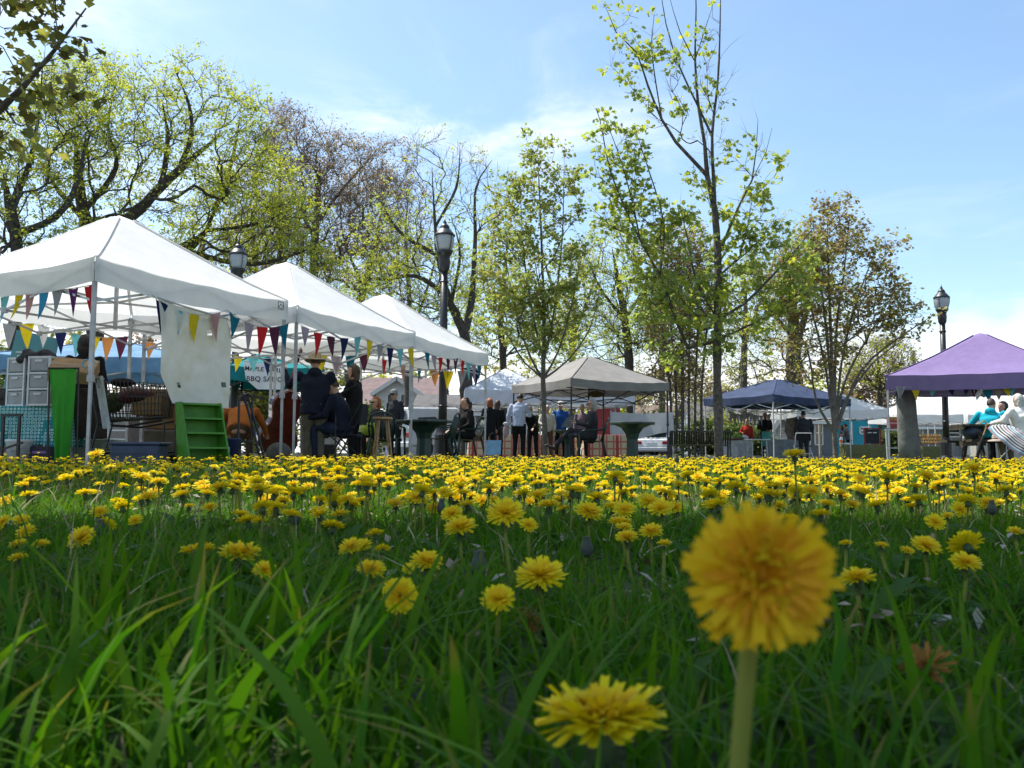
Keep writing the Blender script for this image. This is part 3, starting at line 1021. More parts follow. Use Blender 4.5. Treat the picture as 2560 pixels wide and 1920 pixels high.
    def wood(s, name, m, parent):
        R_ = s.radii()
        PN = np.array(s.pos)
        Vs, Fs, o = [], [], 0
        for ch in s.chains:
            if len(ch) < 2:
                continue
            p = PN[ch]
            r = R_[ch].copy()
            if len(ch) > 2:
                r[0] = min(r[0], r[1] * 1.2)
            n = 10 if r[0] > .08 else 6 if r[0] > .03 else 4 if r[0] > .012 else 3
            t = np.gradient(p, axis=0)
            t /= np.linalg.norm(t, axis=1, keepdims=True) + 1e-9
            ref = np.array([1.0, 0.1, 0]) if abs(t[0][2]) > .7 else np.array([0, 0, 1.0])
            x = np.cross(t, ref); x /= np.linalg.norm(x, axis=1, keepdims=True) + 1e-9
            y = np.cross(t, x)
            a = 2 * np.pi * np.arange(n) / n
            rr = r[:, None] * (1 + (.09 * s.rng.normal(size=(len(ch), n)) if n > 5 else 0))
            V = p[:, None] + x[:, None] * (np.cos(a) * rr)[..., None] + y[:, None] * (np.sin(a) * rr)[..., None]
            k = np.arange(n)
            i = np.arange(len(ch) - 1)[:, None] * n
            F = np.stack([i + k, i + (k + 1) % n, i + n + (k + 1) % n, i + n + k], -1).reshape(-1, 4)
            Vs.append(V.reshape(-1, 3)); Fs.append(F + o)
            o += V.shape[0] * n
        base = np.array(parent.location)
        return np_mesh(name, np.concatenate(Vs) - base, np.concatenate(Fs), m, parent, smooth=True)
    def foliage(s, mats, parent, ntwig, per, size, kind='simple', twig_len=.35, thr=2.2, twig_mat=None, droop=.5, zlo=-9, spread=.6, keep=None, twig_r=.0035, clump=.75, bare=0):
        """short twigs on thin branches carrying leaf clusters; mats: list of (material, share); the crown parts"""
        r = s.rng
        R_ = s.radii()
        PN, DN = np.array(s.pos), np.array(s.dir)
        ok = np.where((R_ < s.tip_r * thr) & (PN[:, 2] > zlo))[0]
        if keep is not None:
            ok = ok[keep(PN[ok], r)]
        b = r.choice(ok, ntwig)
        d = DN[b] * .5 + r.normal(size=(ntwig, 3)) * spread + np.array([0, 0, .25])
        d /= np.linalg.norm(d, axis=1, keepdims=True)
        ln = twig_len * r.uniform(.25, 1.1, ntwig)
        p0, p1 = PN[b], PN[b] + d * ln[:, None]
        base = np.array(parent.location)
        if twig_mat is not None:
            q0, q1, nt_ = p0, p1, ntwig
            if bare:
                allthin = np.where(R_ < s.tip_r * 4)[0]
                bb = r.choice(allthin, bare)
                db = DN[bb] * .8 + r.normal(size=(bare, 3)) * .45 + np.array([0, 0, .35])
                db /= np.linalg.norm(db, axis=1, keepdims=True)
                q0 = np.concatenate([p0, PN[bb]])
                q1 = np.concatenate([p1, PN[bb] + db * (twig_len * 1.5 * r.uniform(.4, 1.2, bare))[:, None]])
                nt_ = ntwig + bare
            fr = rot_from(q1 - q0, np.zeros(nt_))
            k = np.arange(3) * 2.094
            ring = fr[:, None, :, 1] * np.cos(k)[None, :, None] + fr[:, None, :, 2] * np.sin(k)[None, :, None]
            V = np.concatenate([q0[:, None] + ring * twig_r, q1[:, None]], 1).reshape(-1, 3) - base
            F = np.array([[0, 1, 3], [1, 2, 3], [2, 0, 3]])[None] + (np.arange(nt_) * 4)[:, None, None]
            tag(np_mesh('twigs', V, F.reshape(-1, 3), twig_mat, parent), None, None, None, 'stuff')
        lv, lf = maple_leaf() if kind == 'maple' else simple_leaf()
        n = ntwig * per
        tt = np.repeat(np.arange(ntwig), per)
        along = np.where(r.random(n) < .8, 1.0, r.uniform(.5, 1, n))
        pos = p0[tt] + (p1 - p0)[tt] * along[:, None] + r.normal(size=(n, 3)) * size * clump * np.array([1, 1, .55])
        dl = r.normal(size=(n, 3)) + d[tt] * .5
        dl[:, 2] = dl[:, 2] * .5 - droop
        fr = rot_from(dl, r.normal(0, .7, n))
        sc = size * r.uniform(.5, 1.15, n)
        V = np.einsum('nij,kj->nki', fr, lv) * sc[:, None, None] + pos[:, None]
        V = V.reshape(-1, 3) - base
        cuts = np.cumsum([int(ntwig * sh) for _, sh in mats])
        lo = 0
        # neighbouring twigs share a tone: sort clumps by a slow pattern
        for (m, sh), hi in zip(mats, cuts):
            sel = np.arange(lo * per, hi * per)
            F = lf[None] + (np.arange(len(sel)) * len(lv))[:, None, None]
            Vv = V.reshape(n, len(lv), 3)[sel].reshape(-1, 3)
            tag(np_mesh('crown', Vv, F.reshape(-1, 3), m, parent), None, None, None, 'stuff')
            lo = hi
def E(px, py, Y, rx, ry, dr=1.0, dy=0.0):
    c = P(px, py, Y)
    k = Y / FPX
    return (c.x, c.y + dy, c.z, rx * k, rx * k * dr, ry * k)
def PP(lst, Y):
    """photo points at distance Y (or (x, y, dY))"""
    return [P(q[0], q[1], Y + (q[2] if len(q) > 2 else 0)) for q in lst]
def tree_thing(name, label, base, group=None, cat='tree'):
    return thing(name, label, cat, (base[0], base[1], 0), 0, group)
def roots(px, Y, py=1110):
    x = GX(px, Y, py)
    return (x, Y, -0.05)

BACK = 'big park trees behind the white tents'
def grow_tree(name, label, px, Y, limbs, ells, n, tip, mats, ntwig, per, size, bark=BARK, seed=1, kind='simple', group=None, **kw):
    """limbs: [(points in the photo, radii, None | point of the earlier limb it leaves from)]"""
    T = Tree(seed)
    thin = kw.pop('thin', .74 if group == BACK else 1.0)
    for i, (pts, rad, src) in enumerate(limbs):
        W = PP(pts, Y)
        rad = [q * thin for q in rad[:-1]] + [min(rad[-1] * thin, .012)]
        if i == 0:
            W = [Vector(roots(px, Y))] + W
            T.limb(W, rad)
        else:
            if src == 'ground':
                T.limb([Vector(roots(pts[0][0], Y))] + W, rad)
                continue
            st = T.node_near(P(src[0], src[1], Y + (src[2] if len(src) > 2 else 0)))
            T.limb([T.pos[st]] + W, rad, st)
    first = T.node_near(P(*kw.pop('attach', limbs[0][0][0])[:2], Y))
    fk = {k: kw.pop(k) for k in list(kw) if k in ('step', 'ang', 'shell', 'zmin', 'maxd', 'wig', 'up')}
    T.fill([E(*e) for e in ells], int(n * (1.45 if group == BACK else 1)), tip * (.85 if group == BACK else 1), attach_from=first, **fk)
    t = tree_thing(name, label, (GX(px, Y), Y), group)
    T.wood('trunk', bark, t)
    kw.setdefault('bare', 1600 if group == BACK else 900)
    T.foliage(mats, t, ntwig, per, size, kind, twig_mat=bark, **kw)
    return t

BACK = 'big park trees behind the white tents'
# big yellow-green maples at the left
grow_tree('maple_tree', 'big yellow-green maple at far left with a dark trunk beside the nearest white tent', 38, 24,
    [([(38, 760), (42, 620), (25, 520), (8, 430)], [.26, .25, .22, .18, .12], None), ([(110, 560), (165, 515), (200, 430), (215, 330)], [.15, .13, .11, .08, .05], (42, 600)),
     ([(70, 420), (95, 300), (110, 200)], [.12, .10, .06, .03], (30, 530))],
    [(110, 330, 24, 170, 170, .8), (60, 500, 24, 150, 130, .9), (190, 260, 24, 130, 130, .8), (-60, 420, 24, 150, 200, .8), (80, 640, 24, 150, 60, .8)], 470, .008,
    [(LEAF_YG, .7), (LEAF_FRESH, .3)], 1700, 9, .092, BARK_DARK, 21, group=BACK, twig_len=.5, attach=(42, 620))
grow_tree('maple_tree', 'tall yellow-green maple spreading wide above the peak of the nearest white tent', 235, 26,
    [([(238, 800), (235, 620), (208, 530), (195, 430), (188, 330)], [.34, .33, .31, .24, .16, .10], None),
     ([(330, 540), (400, 470), (470, 405), (560, 330)], [.24, .22, .19, .14, .07], (232, 600)),
     ([(415, 400), (418, 330), (405, 250)], [.12, .10, .07, .03], (400, 470)), ([(478, 340), (472, 260), (440, 180)], [.11, .09, .06, .03], (440, 430)),
     ([(290, 420), (270, 320), (290, 200)], [.12, .10, .06, .03], (205, 520)), ([(150, 480), (110, 420)], [.12, .1, .05], (215, 545))],
    [(290, 300, 26, 210, 160, .7), (470, 250, 26, 160, 120, .7), (560, 330, 26, 150, 150, .7), (380, 430, 26, 280, 110, .7), (250, 210, 26, 130, 70, .7), (610, 380, 26, 90, 130, .7), (330, 560, 26, 200, 70, .7)], 660, .008,
    [(LEAF_YG, .75), (LEAF_FRESH, .25)], 2350, 9, .092, BARK_DARK, 22, group=BACK, twig_len=.5, attach=(235, 620))
grow_tree('maple_tree', 'yellow-green maple leaning right with a thick dark bough above the second white tent', 470, 28,
    [([(440, 780), (420, 660), (480, 612), (530, 560)], [.3, .3, .27, .2, .15], None), ([(560, 470), (585, 380), (600, 290)], [.14, .11, .08, .03], (520, 570)),
     ([(640, 560), (730, 520)], [.11, .09, .04], (510, 580)), ([(600, 660), (690, 650), (780, 620)], [.12, .1, .08, .03], (470, 625))],
    [(640, 470, 28, 150, 110, .8), (720, 560, 28, 110, 90, .8), (600, 560, 28, 170, 90, .8), (760, 660, 28, 110, 60, .7), (540, 640, 28, 140, 60, .7), (830, 690, 28, 60, 40, .7)], 430, .008,
    [(LEAF_YG, .7), (LEAF_FRESH, .3)], 1750, 9, .095, BARK_DARK, 23, group=BACK, twig_len=.5, attach=(420, 660))
# pinkish budding trees
for k, (px, Y, limbs, ells, n, lab) in enumerate((
    (780, 38, [([(782, 860), (785, 640), (795, 500), (800, 400)], [.32, .3, .26, .17, .08], None), ([(850, 480), (930, 390)], [.12, .09, .03], (790, 560)), ([(740, 500), (710, 400)], [.12, .09, .03], (787, 590))],
     [(800, 380, 38, 75, 110, 1), (860, 440, 38, 120, 110, 1), (760, 470, 38, 80, 110, 1), (830, 560, 38, 130, 100, 1), (720, 330, 38, 50, 90, 1)], 640, 'tall budding tree with a pinkish brown haze above the second white tent'),
    (700, 44, [([(702, 860), (700, 640), (700, 480), (700, 360)], [.26, .24, .2, .12, .05], None)],
     [(700, 330, 44, 40, 90, 1), (680, 440, 44, 70, 120, 1), (660, 600, 44, 110, 90, 1)], 330, 'slim budding tree with a narrow pinkish top right of the green maples'),
    (890, 42, [([(870, 860), (905, 740), (935, 620), (960, 500)], [.3, .28, .24, .16, .06], None), ([(860, 600), (850, 500)], [.1, .08, .03], (900, 720))],
     [(970, 430, 42, 80, 90, 1), (930, 540, 42, 120, 120, 1), (890, 660, 42, 130, 90, 1)], 480, 'budding tree with pinkish twigs leaning right behind the third white tent'))):
    grow_tree('budding_tree', lab, px, Y, limbs, ells, n, .009, [(LEAF_PINK, .7), (LEAF_RED, .3)], 3400, 3, .11, BARK, 30 + k, group=BACK, twig_len=.55, twig_r=.006)
for k, (px, Y, top, w, m, lab) in enumerate((
    (1020, 52, 430, 110, LEAF_PINK, 'thin budding tree filling the gap behind the tall lamp post'), (640, 54, 420, 110, LEAF_RED, 'thin budding tree behind the two left yellow-green maples'),
    (1430, 52, 610, 110, LEAF_YG, 'thin green tree far behind the tan tent peak'), (1655, 56, 620, 110, LEAF_OLIVE, 'thin olive tree far behind the russet clump'),
    (1860, 58, 640, 120, LEAF_OLIVE, 'thin olive tree behind the tallest young maple'), (760, 56, 520, 120, LEAF_YG, 'thin green tree behind the peak of the second white tent'))):
    mid_ = (1134 + top) / 2
    grow_tree('thin_tree', lab, px, Y, [([(px, 900), (px + 4, 760), (px - 6, (top + 760) / 2), (px + 3, top + 30)], [.22, .2, .15, .09, .02], None), ([(px + w * .5, 700), (px + w * .7, 600)], [.1, .07, .02], (px, 860)), ([(px - w * .5, 700), (px - w * .7, 610)], [.1, .07, .02], (px, 860))],
              [(px, top + 110, Y, w * .75, 120, 1), (px + w * .5, top + 240, Y, w * .8, 130, 1), (px - w * .5, top + 260, Y, w * .8, 130, 1), (px, top + 380, Y, w * 1.1, 90, 1)], 420, .009, [(m, 1.0)], 1300, 4, .13, BARK, 130 + k, group='thin trees far beyond the houses', twig_len=.6, twig_r=.008, bare=2200)
# half bare tree behind the black lamp post
grow_tree('maple_tree', 'half bare tree with dark forking limbs behind the tall black lamp post', 1165, 31,
    [([(1165, 900), (1162, 840), (1120, 740), (1095, 640), (1085, 520), (1080, 420)], [.3, .29, .25, .17, .11, .05, .012], None),
     ([(1180, 740), (1188, 600), (1190, 470), (1230, 400)], [.2, .15, .10, .05, .012], (1162, 850)), ([(1040, 690), (960, 700), (900, 690)], [.12, .1, .07, .03], (1110, 740)),
     ([(1000, 580), (950, 500)], [.1, .08, .03], (1093, 640)), ([(1140, 470), (1150, 380)], [.1, .07, .03], (1087, 560)), ([(1150, 640), (1135, 560)], [.09, .07, .03], (1130, 760))],
    [(1100, 400, 31, 110, 80, .8), (1180, 480, 31, 120, 100, .8), (1010, 500, 31, 90, 90, .8), (980, 620, 31, 110, 90, .8), (1060, 700, 31, 170, 110, .8), (920, 740, 31, 80, 60, .8)], 820, .006,
    [(LEAF_YG, .65), (LEAF_FRESH, .35)], 1200, 9, .095, BARK_DARK, 41, group=BACK, twig_len=.5, attach=(1162, 850),
    keep=lambda p, r: (p[:, 2] < 9.2) | (r.random(len(p)) < .12))
# middle background greens and russet clump
grow_tree('maple_tree', 'green tree with a dark bent trunk behind the tan tent', 1580, 36,
    [([(1572, 900), (1562, 800), (1545, 700), (1530, 620)], [.25, .25, .22, .15, .07], None), ([(1500, 720), (1470, 640)], [.1, .08, .03], (1560, 790)), ([(1610, 720), (1630, 640)], [.1, .08, .03], (1562, 800))],
    [(1530, 640, 36, 110, 80, 1), (1470, 740, 36, 110, 90, 1), (1600, 780, 36, 120, 110, 1), (1500, 860, 36, 150, 60, 1)], 380, .009,
    [(LEAF_YG, .6), (LEAF_FRESH, .4)], 1600, 8, .10, BARK_DARK, 42, group=BACK, twig_len=.5)
grow_tree('maple_tree', 'yellow-green tree between the half bare tree and the slim young maple', 1260, 38,
    [([(1258, 900), (1250, 800), (1262, 680), (1270, 580)], [.2, .2, .17, .12, .05], None)],
    [(1265, 640, 38, 80, 100, 1), (1230, 780, 38, 110, 100, 1), (1330, 800, 38, 100, 90, 1), (1200, 880, 38, 70, 50, 1)], 330, .009,
    [(LEAF_YG, .6), (LEAF_FRESH, .4)], 1500, 8, .10, BARK_DARK, 43, group=BACK, twig_len=.5)
limbs = [([(1706, 900), (1702, 760), (1696, 600)], [.085, .08, .06, .02], None)]
for px, tx in ((1676, 1640), (1690, 1668), (1722, 1726), (1738, 1750), (1754, 1776)):
    limbs.append(([(px, 980), ((px + tx) / 2, 840), (tx, 640)], [.07, .068, .055, .018], 'ground'))
grow_tree('russet_tree', 'clump of slender upright stems with russet leaves behind the black bench', 1706, 34, limbs,
    [(1700, 640, 34, 70, 90, 1), (1690, 800, 34, 80, 120, 1), (1740, 740, 34, 80, 110, 1), (1690, 930, 34, 70, 60, 1)], 420, .007,
    [(LEAF_RED, .7), (LEAF_OLIVE, .3)], 2400, 5, .14, BARK, 44, group=BACK, attach=(1706, 1000))
grow_tree('maple_tree', 'old tree with a thick double trunk behind the navy tent', 1985, 42,
    [([(1985, 930), (1985, 860), (1982, 760), (1980, 660)], [.48, .48, .42, .3, .12], None), ([(2010, 800), (2030, 700)], [.25, .22, .08], (1985, 880)), ([(1930, 780), (1890, 720)], [.15, .12, .04], (1985, 850))],
    [(1960, 640, 42, 120, 100, 1), (1900, 760, 42, 150, 110, 1), (2040, 720, 42, 110, 110, 1), (1880, 880, 42, 150, 70, 1), (2080, 880, 42, 130, 60, 1)], 480, .01,
    [(LEAF_OLIVE, .6), (LEAF_YG, .4)], 1900, 6, .11, BARK_DARK, 45, group=BACK, twig_len=.6)
grow_tree('bare_tree', 'small bare dark tree between the navy tent and the purple tent', 2200, 55,
    [([(2200, 1000), (2196, 920), (2190, 860)], [.2, .2, .14, .06], None), ([(2240, 930), (2262, 870)], [.1, .08, .03], (2200, 980)), ([(2160, 930), (2140, 880)], [.1, .08, .03], (2200, 980))],
    [(2200, 900, 55, 90, 60, 1), (2240, 950, 55, 60, 50, 1), (2150, 950, 55, 60, 40, 1)], 330, .010,
    [(LEAF_OLIVE, .7), (LEAF_YG, .3)], 900, 3, .2, BARK_DARK, 46, group=BACK, twig_len=.7, twig_r=.009)

# young maples among the stalls
YOUNG = 'young maples planted among the stalls'
grow_tree('young_maple', 'slim young maple with upswept branches, its grey trunk in front of the tan tent', 1363, 20.5,
    [([(1361, 1040), (1358, 948), (1360, 860), (1358, 740), (1352, 560), (1345, 400)], [.062, .062, .06, .045, .035, .025, .01], None),
     ([(1325, 890), (1290, 780), (1255, 600)], [.03, .026, .02, .008], (1359, 945)), ([(1395, 880), (1425, 780), (1455, 640)], [.03, .026, .02, .008], (1359, 945)),
     ([(1335, 800), (1310, 640), (1300, 460)], [.026, .022, .016, .006], (1360, 900)), ([(1385, 780), (1405, 600), (1410, 430)], [.026, .022, .016, .006], (1360, 890)),
     ([(1310, 905), (1250, 800), (1215, 700)], [.024, .02, .014, .006], (1359, 940)), ([(1420, 900), (1475, 820), (1500, 720)], [.024, .02, .014, .006], (1359, 938))],
    [(1345, 470, 20.5, 85, 170, 1), (1290, 560, 20.5, 75, 130, 1), (1410, 520, 20.5, 65, 170, 1), (1350, 700, 20.5, 165, 150, 1), (1330, 800, 20.5, 150, 90, 1), (1240, 640, 20.5, 55, 90, 1)], 430, .0042,
    [(LEAF_FRESH, .55), (LEAF_OLIVE, .45)], 1450, 6, .085, BARK_PALE, 51, 'maple', YOUNG, twig_len=.24, attach=(1358, 948), up=2.0, ang=3.0, shell=.2, droop=.45)
grow_tree('young_maple', 'tallest young maple with sparse upper limbs, its trunk standing beside the black bench', 1797, 15,
    [([(1796, 1050), (1794, 900), (1794, 800), (1795, 640), (1786, 520), (1768, 440), (1762, 360), (1745, 260), (1738, 150), (1740, 20), (1738, -80)],
      [.09, .088, .084, .08, .07, .062, .05, .036, .03, .022, .014, .006], None),
     ([(1745, 415), (1690, 355), (1655, 300), (1620, 215), (1590, 130), (1540, 80), (1515, 20)], [.04, .036, .032, .026, .02, .014, .01, .005], (1766, 440)),
     ([(1640, 210), (1628, 110), (1635, 40)], [.016, .014, .01, .005], (1655, 290)),
     ([(1784, 450), (1780, 340), (1795, 200), (1800, 60), (1802, -60)], [.042, .036, .03, .022, .014, .006], (1788, 540)),
     ([(1745, 265), (1700, 170), (1665, 60), (1650, -40)], [.028, .024, .018, .012, .005], (1780, 350)),
     ([(1735, 150), (1700, 80), (1670, -20)], [.016, .013, .01, .004], (1738, 170)),
     ([(1760, 80), (1780, 20)], [.012, .01, .005], (1738, 150)),
     ([(1845, 520), (1880, 450), (1890, 380), (1895, 300)], [.03, .025, .018, .012, .005], (1794, 640)), ([(1915, 380), (1930, 320)], [.01, .008, .004], (1884, 440)),
     ([(1720, 870), (1690, 800), (1650, 690), (1600, 600), (1530, 440), (1500, 300), (1490, 270)], [.045, .042, .038, .03, .024, .016, .01, .005], (1794, 870)),
     ([(1580, 500), (1545, 380), (1510, 290)], [.018, .015, .01, .005], (1600, 600)), ([(1660, 560), (1620, 420), (1590, 330)], [.02, .017, .012, .005], (1650, 690)),
     ([(1520, 560), (1480, 520)], [.012, .01, .004], (1598, 598)),
     ([(1860, 760), (1930, 690), (2010, 600), (2040, 560)], [.036, .032, .026, .016, .006], (1794, 800)), ([(1900, 800), (1990, 760), (2050, 700)], [.024, .02, .014, .005], (1795, 840)),
     ([(1850, 640), (1870, 560), (1880, 500)], [.02, .017, .012, .005], (1795, 720)), ([(1740, 700), (1720, 600), (1700, 520)], [.024, .02, .014, .006], (1795, 780)),
     ([(1900, 600), (1940, 540)], [.014, .011, .004], (1845, 700))],
    [(1540, 430, 15, 60, 150, .8), (1590, 560, 15, 110, 110, .8), (1660, 640, 15, 110, 140, .8), (1720, 800, 15, 130, 110, .8), (1880, 700, 15, 130, 150, .8), (1960, 680, 15, 100, 110, .8),
     (1850, 540, 15, 80, 80, .8), (1570, 130, 15, 45, 120, .8), (1505, 350, 15, 35, 80, .8), (1575, 380, 15, 50, 80, .8), (1650, 190, 15, 60, 160, .8), (1720, 200, 15, 60, 170, .8), (1790, 170, 15, 50, 190, .8), (1770, 420, 15, 60, 110, .8), (1900, 400, 15, 60, 80, .8)], 640, .0034,
    [(LEAF_FRESH, .75), (LEAF_YG, .25)], 1050, 7, .085, BARK, 52, 'maple', YOUNG, twig_len=.25, thin=.85, attach=(1794, 870), maxd=1.3, ang=1.6, droop=.6,
    keep=lambda p, r: (p[:, 2] < 4.4) | (p[:, 0] < GX(1640, 15, 300)) | (r.random(len(p)) < .4))
limbs = [([(2086, 1050), (2082, 960), (2078, 860), (2072, 700), (2068, 560)], [.06, .058, .05, .04, .028, .01], None)]
for a, b, c in (((2060, 900), (2020, 740), (1990, 600)), ((2105, 900), (2140, 760), (2190, 620)), ((2040, 1000), (2020, 880), (1960, 760)), ((2110, 960), (2160, 860), (2230, 740)),
                ((2090, 840), (2110, 680), (2125, 540)), ((2065, 820), (2045, 660), (2030, 540)), ((2150, 930), (2240, 850), (2330, 790)), ((2120, 990), (2190, 900), (2260, 850))):
    limbs.append(([a, b, c], [.034, .03, .02, .007], (2084, 1075 if a[1] < 950 else 1090)))
grow_tree('russet_maple', 'round russet leaved maple with many stems in front of the navy tent', 2088, 21.5, limbs,
    [(2080, 590, 21.5, 90, 110, .8), (2100, 700, 21.5, 180, 150, .8), (2010, 720, 21.5, 90, 150, .8), (2200, 780, 21.5, 120, 90, .8), (2290, 830, 21.5, 60, 40, .6), (2040, 880, 21.5, 110, 80, .8)], 620, .0045,
    [(LEAF_RED, .62), (LEAF_OLIVE, .38)], 2000, 5, .08, BARK_PALE, 53, 'maple', YOUNG, twig_len=.28, attach=(2084, 1000), droop=.15, spread=.7)

# near maple at the left whose bronze leaves hang into the picture, and the tree overhead; both shade the lawn
def near_tree(label, base, ells, n, seed, ntwig, per, size, limbs, mats, name='bronze_maple', keep=None, kind='maple'):
    T = Tree(seed)
    T.limb([Vector((base[0], base[1], -.05)), Vector((base[0] + .05, base[1], 1.5)), Vector((base[0] + .15, base[1] + .1, 3.2))], [.17, .15, .13])
    top = len(T.pos) - 1
    for pts, rad in limbs:
        T.limb([T.pos[top]] + [Vector(p) for p in pts], rad, top)
    T.fill(ells, n, .0042, step=.25, attach_from=top // 2, shell=.3)
    t = tree_thing(name, label, base)
    T.wood('trunk', BARK, t)
    T.foliage(mats, t, ntwig, per, size, kind, twig_mat=BARK, twig_len=.3, droop=.55, keep=keep)
    return t
b1 = [tuple(P(-60, 330, 5.6)), tuple(P(60, 215, 5.6)), tuple(P(140, 120, 5.6)), tuple(P(215, 20, 5.6))]
b2 = [tuple(P(-80, 180, 5.9)), tuple(P(-10, 240, 5.9)), tuple(P(40, 310, 5.9))]
near_tree('bronze leaved maple close by at the left, its branches hanging into the top left corner', (-4.9, 5.6),
    [(-5.3, 6.4, 5.6, 2.6, 2.6, 2.2), (-3.95, 5.7, 3.3, .75, .6, .55), (-3.75, 6.1, 2.9, .6, .5, .35), E(60, 330, 5.7, 110, 120), E(160, 130, 5.6, 100, 60)], 620, 61, 3600, 6, .082,
    [(b1, [.05, .03, .018, .012, .005]), (b2, [.04, .02, .014, .006]), ([(-5.2, 6, 4.5), (-5.6, 6.6, 6.5)], [.1, .07, .03]), ([(-4.6, 6, 4.6), (-4.0, 6.8, 6.4)], [.09, .06, .03])],
    [(LEAF_DARKRED, .5), (LEAF_OLIVE, .5)], keep=lambda p, r: (p[:, 2] > 3.7) | (r.random(len(p)) < .3))
def sun_opening(p, r):  # crown shaped for light: openings cut along the sun's direction brighten two lawn patches
    out = np.ones(len(p), bool)
    for gx, gy, gr in ((-.19, .44, .46), (.46, .44, .18)):
        t = p[:, 2] / SUN_DIR.z
        out &= np.hypot(p[:, 0] - SUN_DIR.x * t - gx, p[:, 1] - SUN_DIR.y * t - gy) > gr
    return out
near_tree('broad maple standing left of the camera, its crown over the foreground lawn', (-3.4, 1.6),
    [(-1.9, 1.2, 6.6, 2.9, 2.5, 1.5), (-3.3, 1.3, 6.7, 2.6, 2.3, 1.2)], 600, 62, 8600, 4, .19,
    [([(-2.6, 2.2, 5), (-1.4, 2.8, 6.4)], [.12, .09, .04]), ([(-2.2, 1.6, 5), (.4, 1.4, 6.4)], [.12, .09, .04]), ([(-3.4, 2.6, 5), (-3.4, 3.6, 6.6)], [.1, .08, .04])],
    [(LEAF_FRESH, .7), (LEAF_OLIVE, .3)], 'maple_tree', sun_opening, 'simple')
